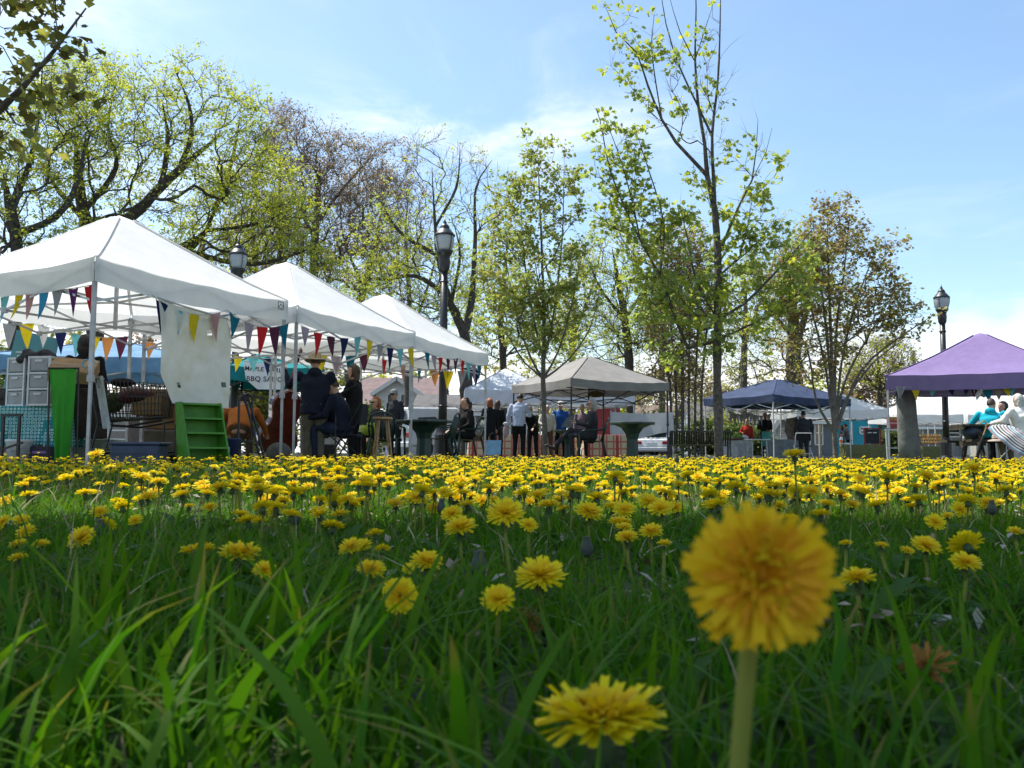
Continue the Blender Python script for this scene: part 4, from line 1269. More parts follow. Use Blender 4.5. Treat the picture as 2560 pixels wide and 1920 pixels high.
# ------------------------------------------------------------------ pop-up tents
TENTS = 'pop-up market tents'
def tent(label, F, u, L1, L2, zb, zt, zp, cm, leg_m, strut_m, detail=2, seed=0, group=TENTS, curve=1.12, vm=None, lens=(1, 1, 1, 1), mast=True):
    """F: front corner; u: direction of the side F->R; the tent lies to the left of u"""
    rng = random.Random(seed)
    u = Vector((u[0], u[1], 0)).normalized()
    v = Vector((-u.y, u.x, 0))
    F = Vector((F[0], F[1], 0))
    C = [F, F + u * L1, F + u * L1 + v * L2, F + v * L2]
    ctr = (C[0] + C[2]) / 2
    t = thing('canopy_tent', label, 'tent', (ctr.x, ctr.y, 0), 0, group)
    C = [c - ctr for c in C]
    n = {2: 26, 1: 14, 0: 8}[detail]
    zs = [zt + rng.uniform(-.015, .015) for _ in range(4)]
    k0 = seed * 1.7
    def bil(a, b):
        return (C[0] * (1 - a) * (1 - b) + C[1] * a * (1 - b) + C[2] * a * b + C[3] * (1 - a) * b)
    def roof(a, b):
        s_, q = 2 * a - 1, 2 * b - 1
        m = max(abs(s_), abs(q))
        mn = min(abs(s_), abs(q)) / (m + 1e-6)
        h = (1 - min(1, max(0, (m - .03) / .97))) ** curve
        ridge = mn ** 3
        sag = .055 * (1 - ridge) * m * (1.0 - .35 * m) * (zp - zt)
        eave = .02 * (1 - ridge) * m ** 6
        p = bil(a, b)
        z = zt + (zp - zt) * h - sag - eave + .010 * wobble(p.x * 1.4, p.y * 1.4, 0, k0) * (1 - .6 * h) * m
        return Vector((p.x, p.y, z))
    rf = MB().grid(roof, n, n)
    tri = []
    for q, (a, b, c, d) in enumerate(rf.f):
        i, j = q % n, q // n
        tri += [(a, b, c), (a, c, d)] if (i < n / 2) == (j < n / 2) else [(a, b, d), (b, c, d)]
    rf.f = tri
    rf.build('canopy', cm, t, smooth=True)
    rid = MB()
    for a, b in ((0, 0), (1, 0), (1, 1), (0, 1)):
        pts = [roof(.5 + (a - .5) * q, .5 + (b - .5) * q) + Vector((0, 0, .004)) for q in [2 * i_ / n for i_ in range(1, n // 2 + 1)]]
        rid.loft(pts, [(.024, .008)] * len(pts), 4, side=(u if abs(u.x) > .1 else v).cross(Vector((0, 0, 1))))
    if detail:
        rid.build('ridge_seam', cm, t)
    for i in range(4):
        c0, c1 = C[i], C[(i + 1) % 4]
        d = (c1 - c0)
        nrm = Vector((d.y, -d.x, 0)).normalized()
        drop = (zt - zb) * lens[i]
        def val(a, b, i=i, c0=c0, d=d, nrm=nrm, drop=drop):
            p = c0 + d * a
            k = 4 * a * (1 - a)
            q = p + nrm * (.006 + .012 * b * math.sin(a * 9 + k0 + i) * k + .02 * b * k * math.sin(a * 3.3 + i * 2 + k0))
            top = roof(*[(a, 0), (1, a), (1 - a, 1), (0, 1 - a)][i]).z
            return Vector((q.x, q.y, top - drop * b - .012 * k * b))
        MB().grid(val, {2: 20, 1: 12, 0: 6}[detail], 4 if detail else 2).build('valance', vm or cm, t, smooth=True)
    for i in range(4):
        c = C[i] - C[i].normalized() * .05
        mb = MB()
        w = .042
        mb.bar((c.x, c.y, .92), (c.x, c.y, zt - .05), w)
        mb.bar((c.x, c.y, .02), (c.x, c.y, .94), w * .76)
        if detail:
            mb.box((c.x, c.y, .93), (w * 1.45, w * 1.45, .07))
            mb.box((c.x, c.y, .01), (.1, .1, .02))
            mb.box((c.x, c.y, zt - .12), (w * 1.5, w * 1.5, .06))
        mb.build('leg', leg_m, t)
    hi, lo = zt - .07, zt - .07 - .40
    w = .022 if detail == 2 else .025
    up = lambda p, z: Vector((p.x, p.y, z))
    I = [c - c.normalized() * .06 for c in C]
    mids = []
    def strut(a, b):
        MB().bar(a, b, w * .6, w * 1.2).build('strut', strut_m, t)
    for i in range(4):
        a, b = I[i], I[(i + 1) % 4]
        m = (a + b) / 2
        mids.append(m)
        if detail == 0 and i > 1:
            continue
        off = (m.normalized()) * -.012
        strut(up(a, hi), up(m, lo)); strut(up(a, lo) + off, up(m, hi) + off)
        strut(up(m, hi) + off, up(b, lo) + off); strut(up(m, lo), up(b, hi))
        if detail == 2:
            MB().box(up(m, lo), (.05, .05, .06)).build('joint', strut_m, t)
    if mast and detail:
        for m in mids:
            strut(up(m, hi), Vector((m.x * .03, m.y * .03, lo + .32)))
            strut(up(m, lo), Vector((m.x * .03, m.y * .03, lo)))
        MB().bar((0, 0, lo - .03), (0, 0, zp - .04), .04).build('mast', strut_m, t)
    return t, [c + ctr for c in C], ctr

U = Vector((.447, .894, 0))
A1, A2, A3 = Vector((-4.43, 9.28, 0)), Vector((-2.99, 12.2, 0)), Vector((-1.72, 15.1, 0))
T1 = tent('nearest white tent at left, with a black mark on its right valance corner', A1, U, 3.05, 3.05, 1.965, 2.23, 3.22, WHITE_CLOTH, STEEL, STEEL, 2, 1)
T2 = tent('second white tent, sheltering the musician in the tan hat', A2, U, 3.02, 3.05, 1.965, 2.2, 3.25, WHITE_CLOTH, STEEL, STEEL, 2, 2)
T3 = tent('third white tent in the row, in front of the tall black lamp post', A3, (.405, .914), 3.04, 3.05, 1.95, 2.2, 3.25, WHITE_CLOTH, STEEL, STEEL, 2, 3)
# small printed mark near the corner of the first tent's valance
def valance_mark():
    a = P(697, 765, 11.72)
    MB_ = MB()
    d = U
    nrm = Vector((d.y, -d.x, 0)) * .035
    def q(x, z):
        return a + d * x + Vector((0, 0, z)) + nrm
    mb = MB()
    for p0, p1 in (((-.05, -.05), (.05, -.05)), ((.05, -.05), (.05, .05)), ((.05, .05), (-.05, .05)), ((-.05, .05), (-.05, -.05)), ((-.035, -.02), (0, .025)), ((0, .025), (.035, -.005)), ((-.03, -.03), (.035, -.03))):
        mb.bar(q(*p0), q(*p1), .008, .004, up=nrm)
    mb.build('printed_mark', DARK, T1[0], world=True)
valance_mark()

TAN = cloth('tan_grey_cloth', (0.30, 0.285, 0.27), 0.18, 0.08)
NAVY = cloth('navy_cloth', (0.055, 0.075, 0.14), 0.12, 0.15)
PURPLE = cloth('purple_cloth', (0.25, 0.185, 0.37), 0.12, 0.05, 0.5, 7.0)
BLUE = cloth('blue_cloth', (0.20, 0.36, 0.54), 0.25, 0.12, 0.8, 5.0)
TEALC = cloth('teal_cloth', (0.02, 0.25, 0.26), 0.15, 0.15)
SILVER = cloth('silvery_white_cloth', (0.68, 0.71, 0.76), 0.25, 0.06, 0.6, 6.0)
T6 = tent('tan tent with black legs behind the slim young maple', (1.45, 21.8), (.88, .475), 3.05, 3.05, 1.83, 2.04, 2.8, TAN, BLACK_METAL, BLACK_METAL, 2, 4, curve=1.05)
T7 = tent('navy blue tent right of the tallest young maple', (8.55, 29.0), (.825, .566), 4.2, 3.05, 1.90, 2.14, 2.85, NAVY, WHITE_METAL, WHITE_METAL, 2, 5, curve=1.0)
T8 = tent('purple tent at the right edge behind the picnic table', (10.04, 23.75), (.872, -.49), 4.5, 3.05, 1.93, 2.32, 3.5, PURPLE, STEEL, STEEL, 2, 6, curve=1.2)
T9 = tent('silvery white tent left of the tan tent, nearest corner pole in front', (GX(1162, 30), 30), (.995, .1), 3.0, 3.05, 1.92, 2.36, 3.2, SILVER, WHITE_METAL, STEEL, 1, 7)
T10 = tent('silvery white tent behind the tan tent, right of its twin', (GX(1384, 30.2), 30.35), (.995, .1), 2.85, 3.05, 1.92, 2.3, 3.1, SILVER, WHITE_METAL, STEEL, 1, 8)
T11 = tent('white tent behind the navy tent, above the olive tablecloth', (GX(1995, 40), 40), (.985, .17), 4.5, 3.05, 1.9, 2.3, 3.3, WHITE_CLOTH, WHITE_METAL, BLACK_METAL, 1, 9)
T12 = tent('white tent seen between the grey post and the right lamp post', (GX(2250, 43), 43), (.99, .1), 3.3, 3.05, 1.8, 2.2, 3.0, WHITE_CLOTH, WHITE_METAL, STEEL, 1, 10)
T13 = tent('white tent seen through the purple tent behind the picnic table', (GX(2425, 43.5), 43.6), (.99, .08), 3.3, 3.05, 1.8, 2.2, 3.0, WHITE_CLOTH, WHITE_METAL, STEEL, 1, 11)
T14 = tent('crinkled blue tent behind the nearest white tent', (GX(-60, 17.6), 17.7), (.99, .1), 4.1, 3.0, 1.82, 2.12, 2.62, BLUE, STEEL, STEEL, 1, 12)
T15 = tent('dark teal tent behind the sauce banner', (GX(560, 19.5), 19.6), (.98, .2), 2.1, 3.0, 1.78, 2.1, 2.8, TEALC, BLACK_METAL, BLACK_METAL, 1, 13)

# ------------------------------------------------------------------ bunting
FLAGC = {
 'red': (0.55, 0.02, 0.025), 'plum': (0.10, 0.025, 0.055), 'navy': (0.015, 0.02, 0.085), 'teal': (0.01, 0.15, 0.22), 'yellow': (0.72, 0.55, 0.02), 'lilac': (0.36, 0.30, 0.36), 'grey': (0.30, 0.31, 0.34),
 'aqua': (0.16, 0.50, 0.55), 'orange': (0.60, 0.25, 0.08), 'blue': (0.05, 0.30, 0.55), 'purple': (0.14, 0.03, 0.16), 'pink': (0.55, 0.30, 0.30), 'white': (0.6, 0.6, 0.6), 'taupe': (0.26, 0.22, 0.2)}
FM = {k: cloth('pennant_' + k, c, .3, .08, .1) for k, c in FLAGC.items()}
CORD = mat('white_cord', (.5, .5, .48), .8)
def bunting(label, pts, cols, w=.19, h=.30, sag=.06, group='strings of coloured pennants', tvals=None, seed=0):
    rng = random.Random(seed)
    pts = [Vector(p) for p in pts]
    t = thing('bunting', label, 'bunting', pts[0], 0, group)
    segs = len(pts) - 1
    def at(q):
        q = min(max(q, 0), .9999) * segs
        i = int(q)
        f = q - i
        return pts[i].lerp(pts[i + 1], f) - Vector((0, 0, sag * 4 * f * (1 - f)))
    MB().loft([at(i / 40) for i in range(41)], .005, 4).build('cord', CORD, t, world=True)
    n = len(cols)
    for i, c in enumerate(cols):
        q = tvals[i] if tvals else (i + .5) / n
        p = at(q)
        d = at(q + .01) - at(q - .01)
        d = Vector((d.x, d.y, d.z)).normalized()
        ww = w * rng.uniform(.85, 1.1)
        hh = h * rng.uniform(.85, 1.12)
        nrm = Vector((-d.y, d.x, 0)).normalized()
        yaw = rng.uniform(-.35, .35)
        bend, sw = rng.uniform(-.06, .06), rng.uniform(-.05, .05)
        def fn(a, b, p=p, d=d, ww=ww, hh=hh, nrm=nrm):
            s_ = (a - .5) * (1 - b) ** .92 * ww
            dd = d * math.cos(yaw * b) + nrm * math.sin(yaw * b)
            return p + dd * s_ + nrm * (bend * b * b + .02 * math.sin(a * 6 + i) * (1 - b)) + d * (sw * b * b) - Vector((0, 0, .004 + hh * b))
        MB().grid(fn, 4, 5).build('pennant', FM[c], t, smooth=True, world=True)
    return t
def edge(T, i, zdrop=0.0, out=.03, a=0.0, b=1.0, n=3):
    C, ctr = T[1], T[2]
    c0, c1 = C[i], C[(i + 1) % 4]
    d = c1 - c0
    nrm = Vector((d.y, -d.x, 0)).normalized()
    zb = T[3] if len(T) > 3 else 1.95
    return [c0 + d * (a + (b - a) * k / n) + nrm * out + Vector((0, 0, 1.97 - zdrop)) for k in range(n + 1)]
bunting('pennants along the left front edge of the nearest white tent, from purple to red', list(reversed(edge(T1, 3, .03, -.04, .35, 1.0, 2))),
        ['red', 'purple', 'grey', 'blue', 'pink', 'yellow', 'aqua', 'navy'], .17, .30, .02, tvals=[.06, .18, .31, .43, .56, .66, .78, .9])
bunting('pennants along the back edge of the nearest white tent, in front of the blue tent', edge(T1, 2, .06, .04, 0, 1.0, 2),
        ['plum', 'orange', 'yellow', 'aqua', 'navy', 'white', 'yellow', 'grey', 'orange', 'teal', 'lilac', 'red'], .23, .33, .08)
bunting('pennants over the torn pale banner on the right edge of the nearest white tent', edge(T1, 0, .04, .03, .24, 1.0, 2),
        ['navy', 'aqua', 'yellow', 'pink', 'teal', 'lilac', 'red', 'plum', 'teal'], .2, .36, .13, tvals=[.06, .17, .27, .42, .55, .66, .77, .88, .96], seed=3)
bunting('pennants along the right edge of the second white tent above the hat', edge(T2, 0, .02, .02, 0, 1.0, 2),
        ['lilac', 'red', 'plum', 'navy', 'aqua', 'yellow', 'grey', 'navy', 'aqua', 'yellow'], .2, .34, .1, seed=4)
bunting('pennants along the back of the second white tent beside the sauce banner', edge(T2, 2, .08, .02, 0, 1, 2), ['navy', 'aqua', 'yellow', 'navy', 'teal', 'pink', 'red', 'orange'], .22, .32, .05, seed=5)
bunting('pennants across the back of the second and third white tents, over the pink roofed house', [T2[1][1] + Vector((-1.9, .95, 1.93)), T2[1][1] + Vector((-.9, .5, 1.9)), T3[1][2] + Vector((1.6, -.6, 1.9)), T3[1][1] + Vector((-.1, .2, 1.92))],
        ['yellow', 'lilac', 'teal', 'plum', 'red', 'pink', 'teal', 'orange', 'yellow', 'grey', 'navy'], .24, .36, .05, seed=6)
bunting('pennants along the right edge of the third white tent, ending at the leaning pole', edge(T3, 0, .02, .02, .12, 1.0, 2),
        ['teal', 'lilac', 'red', 'plum', 'plum', 'red', 'aqua', 'lilac', 'teal', 'yellow'], .19, .38, .06, seed=7)
bunting('pennants swagged under the purple tent in front of the right lamp post', [P(2243, 966, 23.55), P(2330, 964, 23.3), P(2425, 960, 22.9), P(2452, 975, 22.8), P(2515, 965, 22.6), P(2535, 955, 22.5), P(2600, 962, 22.3)],
        ['grey', 'yellow', 'aqua', 'navy', 'navy', 'plum', 'white', 'teal', 'taupe', 'yellow', 'aqua', 'blue'], .27, .3, .03, tvals=[.015, .09, .17, .25, .32, .38, .45, .545, .62, .70, .80, .92], seed=8)
bunting('pale grey pennants along the back of the navy tent', [T7[1][3] + Vector((1.0, .3, 1.72)), T7[1][3].lerp(T7[1][2], .5) + Vector((.2, 0, 1.72)), T7[1][2] + Vector((-.5, -.3, 1.72))], ['grey', 'taupe'] * 6, .3, .42, .1, seed=9)
# ------------------------------------------------------------------ lamp posts
GLASS = mat('frosted_lamp_glass', (0.62, 0.66, 0.68), 0.15, 0.05, trans=0.5, spec=0.6)
LAMPM = mat('lamp_post_black_paint', (0.018, 0.019, 0.022), 0.4, 0.25, 8.0, 0.2, 40.0, spec=0.5)
def lamp_post(label, px, Y, H=5.5):
    t = thing('lamp_post', label, 'street lamp', (GX(px, Y), Y, 0), 0, 'black lamp posts in the park')
    k = H / 5.25
    MB().lathe([(.20, 0), (.20, .10), (.17, .16), (.17, .55), (.14, .62), (.125, .70)], n=16).build('base', LAMPM, t, smooth=False)
    mb = MB().lathe([(.095, .68), (.09, 1.2), (.085, 2.6), (.078, 3.95 * k)], n=14)
    for z in (1.1, 3.7):
        mb.lathe([(.09, z * k), (.105, z * k + .02), (.09, z * k + .05)], n=14)
    mb.build('post', LAMPM, t, smooth=True)
    b = 3.93 * k
    MB().lathe([(.078, b), (.115, b + .08), (.13, b + .22), (.12, b + .34), (.17, b + .42), (.19, b + .47)], n=16).build('collar', LAMPM, t, smooth=True)
    g = b + .46
    MB().lathe([(.17, g), (.215, g + .10), (.25, g + .24), (.262, g + .38), (.25, g + .42)], n=18).build('glass_globe', GLASS, t, smooth=True)
    c = g + .41
    MB().lathe([(.285, c), (.285, c + .035), (.24, c + .08), (.17, c + .17), (.13, c + .20), (.135, c + .24), (.09, c + .31), (.05, c + .33), (.055, c + .37), (.02, c + .42), (.01, c + .5)], n=18).build('cap', LAMPM, t, smooth=True)
    for i in range(4):
        a = R(45 + 90 * i)
        MB().loft([(r * math.cos(a), r * math.sin(a), z) for r, z in ((.19, g), (.235, g + .1), (.27, g + .24), (.28, g + .42))], .011, 5).build('bracket', LAMPM, t)
    MB().tube((0, 0, g + .02), (0, 0, g + .36), .03, 8).build('lamp_core', STEEL, t)
    for o in t.children:
        if o.name.split('.')[0] in ('base', 'post', 'collar'):
            continue
        o.scale = (.82, .82, .84)
        o.location = (0, 0, (g - .02) * .16)
lamp_post('tall black lamp post rising behind the third white tent', 1106, 19.2)
lamp_post('black lamp post half hidden by branches behind the first two white tents', 582, 21.2)
lamp_post('black lamp post rising behind the purple tent at right', 2366, 26.6)
POLEM = mat('weathered_grey_pole', (.22, .21, .19), .9, .2, 4.0, .4)
def pole(label, px, Y, top, r=.12, name='utility_pole'):
    t = thing(name, label, 'pole', (GX(px, Y), Y, 0))
    h = Z(top, Y, px)
    MB().tube((0, 0, 0), (0, 0, h), r, 10, r * .8).build('post', POLEM, t, smooth=True)
    MB().box((0, 0, h + .02), (r * 1.7, r * 1.7, .05)).build('cap', POLEM, t)
    return t, h
pole('grey wooden post beside the thick bough behind the nearest white tent', 489, 31, 600, .15)
pole('short grey pole top showing over the left slope of the purple tent', 2291, 62, 878, .14)
ta, ha = pole('far utility pole behind the pink roofed house', 1062, 76, 900, .13)
for zo, lab in ((.3, 'upper'), (1.0, 'lower')):
    a = ta.location + Vector((0, 0, ha - zo))
    tw = thing('power_line', '%s cable slung in front of the pink roofed house' % lab, 'cable', (GX(560, 64), 64, 0))
    p0 = P(560, 905 + 30 * zo, 64)
    MB().loft([p0.lerp(a, q / 10) - Vector((0, 0, 1.1 * 4 * (q / 10) * (1 - q / 10))) for q in range(11)], .03, 4).build('cable', DARK, tw, world=True)

# broad grey post under the purple tent
t = thing('stone_post', 'broad grey tapering post standing under the left corner of the purple tent', 'post', (GX(2274, 24.6), 24.6, 0))
GREYP = mat('weathered_grey_post', (.17, .175, .16), .95, .2, 3.0, .5, 12.0)
zz = Z(966, 24.6, 2274)
MB().loft([(0, 0, -.02), (-.02, 0, .5), (-.05, 0, 1.2), (-.08, 0, zz)], [(.33, .3), (.31, .28), (.29, .26), (.275, .25)], 14).build('shaft', GREYP, t, smooth=True)
MB().lathe([(.3, zz), (.3, zz + .05), (.25, zz + .08)], (-.08, 0, 0), 14).build('cap', GREYP, t)

# ------------------------------------------------------------------ background houses
WIN = mat('dark_window_glass', (.03, .04, .05), .1, .2, spec=.8)
TRIM = mat('white_trim', (.75, .75, .73), .6, .05)
def siding(name, col):
    return mat(name, col, .8, .06, 2.0)
def house(label, px0, px1, Y, eave_py, ridge_py, wallm, roofm, depth=7, gable='front', wins=(), rot=0.0, name='house', chimney=False, boards=True):
    x0, x1 = GX(px0, Y), GX(px1, Y)
    w = x1 - x0
    t = thing(name, label, 'house', ((x0 + x1) / 2, Y + depth / 2, 0), rot)
    ze, zr = Z(eave_py, Y), Z(ridge_py, Y)
    hw, hd = w / 2, depth / 2
    ov = .35
    mb = MB()
    if gable == 'front':
        mb.prism([(-hw, -hd, 0), (hw, -hd, 0), (hw, -hd, ze), (0, -hd, zr), (-hw, -hd, ze)], (0, depth, 0))
    else:
        mb.prism([(-hw, -hd, 0), (-hw, hd, 0), (-hw, hd, ze), (-hw, 0, zr), (-hw, -hd, ze)], (w, 0, 0))
    mb.build('wall', wallm, t)
    if boards:
        n = max(3, int(ze / .22))
        bm_ = MB()
        for i in range(n):
            z = (i + .5) * ze / n
            bm_.add([(-hw, -hd - .004, z - ze / n * .48), (hw, -hd - .004, z - ze / n * .48), (hw, -hd - .004, z + ze / n * .46), (-hw, -hd - .004, z + ze / n * .46),
                     (-hw, -hd - .03, z - ze / n * .48), (hw, -hd - .03, z - ze / n * .48)], [(4, 5, 2, 3), (0, 1, 5, 4)])
        tag(bm_.build('siding', wallm, t), None, None, None, 'stuff')
    th = .16
    if gable == 'front':
        for s_ in (-1, 1):
            d = Vector((s_ * hw, 0, ze - zr)).normalized()
            p0, p1 = Vector((0, -hd - ov, zr + .02)), Vector((s_ * hw, -hd - ov, ze + .02)) + d * ov
            MB().prism([p0, p1, p1 + Vector((0, 0, th)), p0 + Vector((0, 0, th))], (0, depth + 2 * ov, 0)).build('roof', roofm, t)
            MB().bar(p0 + Vector((0, -.02, .05)), p1 + Vector((0, -.02, .05)), .06, .24, up=(0, 0, 1)).build('barge_board', TRIM, t)
    else:
        for s_ in (-1, 1):
            d = Vector((0, s_ * hd, ze - zr)).normalized()
            p0, p1 = Vector((-hw - ov, 0, zr + .02)), Vector((-hw - ov, s_ * hd, ze + .02)) + d * ov
            MB().prism([p0, p1, p1 + Vector((0, 0, th)), p0 + Vector((0, 0, th))], (w + 2 * ov, 0, 0)).build('roof', roofm, t)
        MB().bar((-hw - ov, -hd - ov - .02, ze - .1), (hw + ov, -hd - ov - .02, ze - .1), .06, .2).build('gutter', TRIM, t)
    for wx, wz, ww, wh in wins:
        f = MB()
        y = -hd - .05
        for a, b in (((wx - ww / 2, y, wz - wh / 2), (wx + ww / 2, y, wz - wh / 2)), ((wx - ww / 2, y, wz + wh / 2), (wx + ww / 2, y, wz + wh / 2)),
                     ((wx - ww / 2, y, wz - wh / 2), (wx - ww / 2, y, wz + wh / 2)), ((wx + ww / 2, y, wz - wh / 2), (wx + ww / 2, y, wz + wh / 2)), ((wx - ww / 2, y, wz), (wx + ww / 2, y, wz))):
            f.bar(a, b, .09, .09, up=(0, 1, 0))
        fo = f.build('window', TRIM, t)
        MB().box((wx, y + .02, wz), (ww, .02, wh)).build('pane', WIN, fo)
    if chimney:
        MB().box((hw * .4, 0, zr + .3), (.6, .6, 1.4)).build('chimney', mat('red_brick', (.3, .12, .08), .9, .2), t)
    return t
ROOF_MAUVE = mat('mauve_shingle', (.22, .16, .155), .95, .12, 2.0, .5, 14.0)
ROOF_GREY = mat('grey_shingle', (.13, .125, .125), .95, .15, 2.0, .5, 14.0)
house('house with mauve shingled roof and eaves toward the street behind the second white tent', 868, 1092, 60, 1040, 938, siding('pale_stucco', (.55, .54, .52)), ROOF_MAUVE, 9, 'side', wins=((-4, 1.4, 1, 1.3), (1.2, 1.4, 1, 1.3)))
house('white gabled wing with paired upper windows in front of the mauve roof', 938, 1044, 56.5, 985, 950, siding('white_siding', (.66, .66, .65)), ROOF_MAUVE, 3.4, 'front', wins=((-.35, Z(1000, 56.5) - .3, .55, 1.3), (.5, Z(1000, 56.5) - .3, .55, 1.3)))
house('long grey sided building behind the silvery white tents', 1040, 1330, 52, 1032, 985, siding('blue_grey_siding', (.30, .32, .35)), ROOF_GREY, 7, 'side',
      wins=((-.9, 2.1, .8, 1.0), (.55, 1.9, 1.0, 1.7), (2.6, 1.9, 1.0, 1.7), (-2.6, 1.9, .9, 1.1)))
house('pale blue-grey house with a small upper window left of the navy tent', 1742, 1842, 58, 1058, 1000, siding('pale_blue_siding', (.40, .44, .50)), ROOF_GREY, 7, 'side', wins=((.9, 2.7, .5, .8),))
house('house with an orange brick front behind the people under the navy tent', 1838, 1950, 62, 1050, 1006, mat('orange_brick', (.36, .2, .13), .9, .2, 8.0), ROOF_GREY, 7, 'side', wins=((-.5, 1.6, 1.2, 1.2),), boards=False)
house('small white shed with two square windows under the navy tent', 1936, 1972, 46, 1062, 1034, siding('shed_white', (.62, .63, .64)), ROOF_GREY, 2.2, 'front', wins=((0, 1.35, .34, .3), (0, .85, .34, .3)), name='shed')
house('dark grey house with a narrow white framed window right of the navy tent', 2004, 2082, 64, 1050, 1000, siding('slate_siding', (.16, .17, .185)), ROOF_GREY, 7, 'side', wins=((.1, 1.75, .55, 1.7),))
house('turquoise house with white trimmed gable behind the olive tablecloth', 2070, 2216, 66, 1060, 1012, siding('turquoise_siding', (.03, .33, .42)), ROOF_GREY, 8, 'front', wins=((.6, 2.0, .8, .5),))
house('long grey building with small windows behind the amber jars', 2222, 2440, 68, 1062, 1030, siding('mid_grey_siding', (.24, .25, .26)), ROOF_GREY, 8, 'side', wins=((1.5, 1.9, 1.2, .6), (2.9, 1.9, 1.2, .6), (-1.2, 1.7, .9, .9)))
house('brown roofed bungalow right of the tan tent behind the white tarpaulin', 1610, 1730, 64, 1070, 1010, siding('tan_stucco', (.36, .30, .26)), mat('brown_shingle', (.22, .16, .13), .95, .15), 8, 'side', wins=((-.5, 1.4, 1.0, 1.0),))
house('low brick house seen under the blue tent at far left', -40, 330, 60, 1040, 985, mat('plain_dark_brick', (.17, .12, .1), .9, .2, 8.0), ROOF_GREY, 8, 'side', wins=((1.0, 1.6, 1.2, 1.2), (4.0, 1.6, 1.2, 1.2)), boards=False)
house('pale bungalow at the far right behind the picnic table', 2440, 2720, 66, 1064, 1025, siding('cream_siding', (.42, .40, .36)), ROOF_GREY, 8, 'side', wins=((-2, 1.6, 1.0, 1.0),))

# ------------------------------------------------------------------ shrubs and low trees beyond the stalls
def shrub(label, px, Y, w_px, top_py, m, seed, n=160, leaves=900, group='shrubs beyond the stalls', size=.16):
    T = Tree(seed)
    x = GX(px, Y)
    h = Z(top_py, Y)
    T.limb([(x, Y, -.05), (x + .03, Y, h * .3)], [.05, .04])
    k = w_px / 2 * Y / FPX
    T.fill([(x, Y, h * .55, k, min(k, 2.2), h * .46), (x - k * .4, Y, h * .4, k * .6, k * .5, h * .38), (x + k * .45, Y, h * .42, k * .6, k * .5, h * .4)], n, .007, shell=.4, zmin=.1)
    t = thing('shrub', label, 'shrub', (x, Y, 0), 0, group)
    T.wood('stem', BARK_DARK, t)
    T.foliage([(m, 1.0)], t, leaves, 5, size, 'simple', twig_mat=BARK_DARK, twig_len=.3, droop=.3, thr=3)
shrub('pale flowering bush under the sauce banner', 675, 24, 110, 948, LEAF_OLIVE, 71, leaves=1300, size=.12)
shrub('green bush behind the woman in the red top', 1860, 44, 130, 1060, LEAF_SHRUB, 72, size=.2)
shrub('olive green bush between the black bench and the tallest young maple', 1760, 46, 130, 1048, LEAF_SHRUB, 73, size=.2)
shrub('dark green bush behind the white easel at right', 2225, 50, 60, 1072, LEAF_SHRUB, 74, 120, 600, size=.18)
shrub('small bright green bush behind the red haired woman in sunglasses', 922, 27, 60, 1010, LEAF_FRESH, 75, 90, 450, size=.14)
shrub('leafy bush low behind the tan tent at its right pole', 1640, 50, 120, 1025, LEAF_SHRUB, 76, size=.2)
shrub('olive bush under the grey pennants at the left of the navy tent', 1810, 50, 90, 1035, LEAF_OLIVE, 77, size=.2)
shrub('dense dark bush behind the crinkled blue tent', 60, 38, 260, 860, LEAF_SHRUB, 78, 260, 1500, size=.24)
shrub('dark bush behind the teal tent and the sauce banner', 600, 36, 200, 900, LEAF_SHRUB, 79, 220, 1300, size=.22)
for i, (px, Y, top, w) in enumerate(((1330, 74, 880, 260), (1500, 78, 900, 260), (1700, 76, 890, 260), (1880, 80, 900, 240), (2060, 84, 920, 200), (2180, 82, 905, 170), (780, 80, 850, 260), (1010, 84, 880, 220), (420, 70, 800, 300), (120, 66, 760, 320))):
    shrub('%s beyond the houses' % ('hazy olive tree behind the slim young maple', 'thin olive tree behind the tan tent', 'brownish tree behind the russet clump', 'olive tree far behind the navy tent', 'thin grey tree right of the round russet maple', 'thin tree left of the purple tent',
           'thin tree behind the second white tent', 'thin tree behind the tall lamp post', 'far green tree behind the nearest tent peak', 'far green tree at the left edge')[i], px, Y, w, top, (LEAF_OLIVE, LEAF_YG, LEAF_PINK)[i % 3], 90 + i, 260, 1300, 'thin trees far beyond the houses', .34)

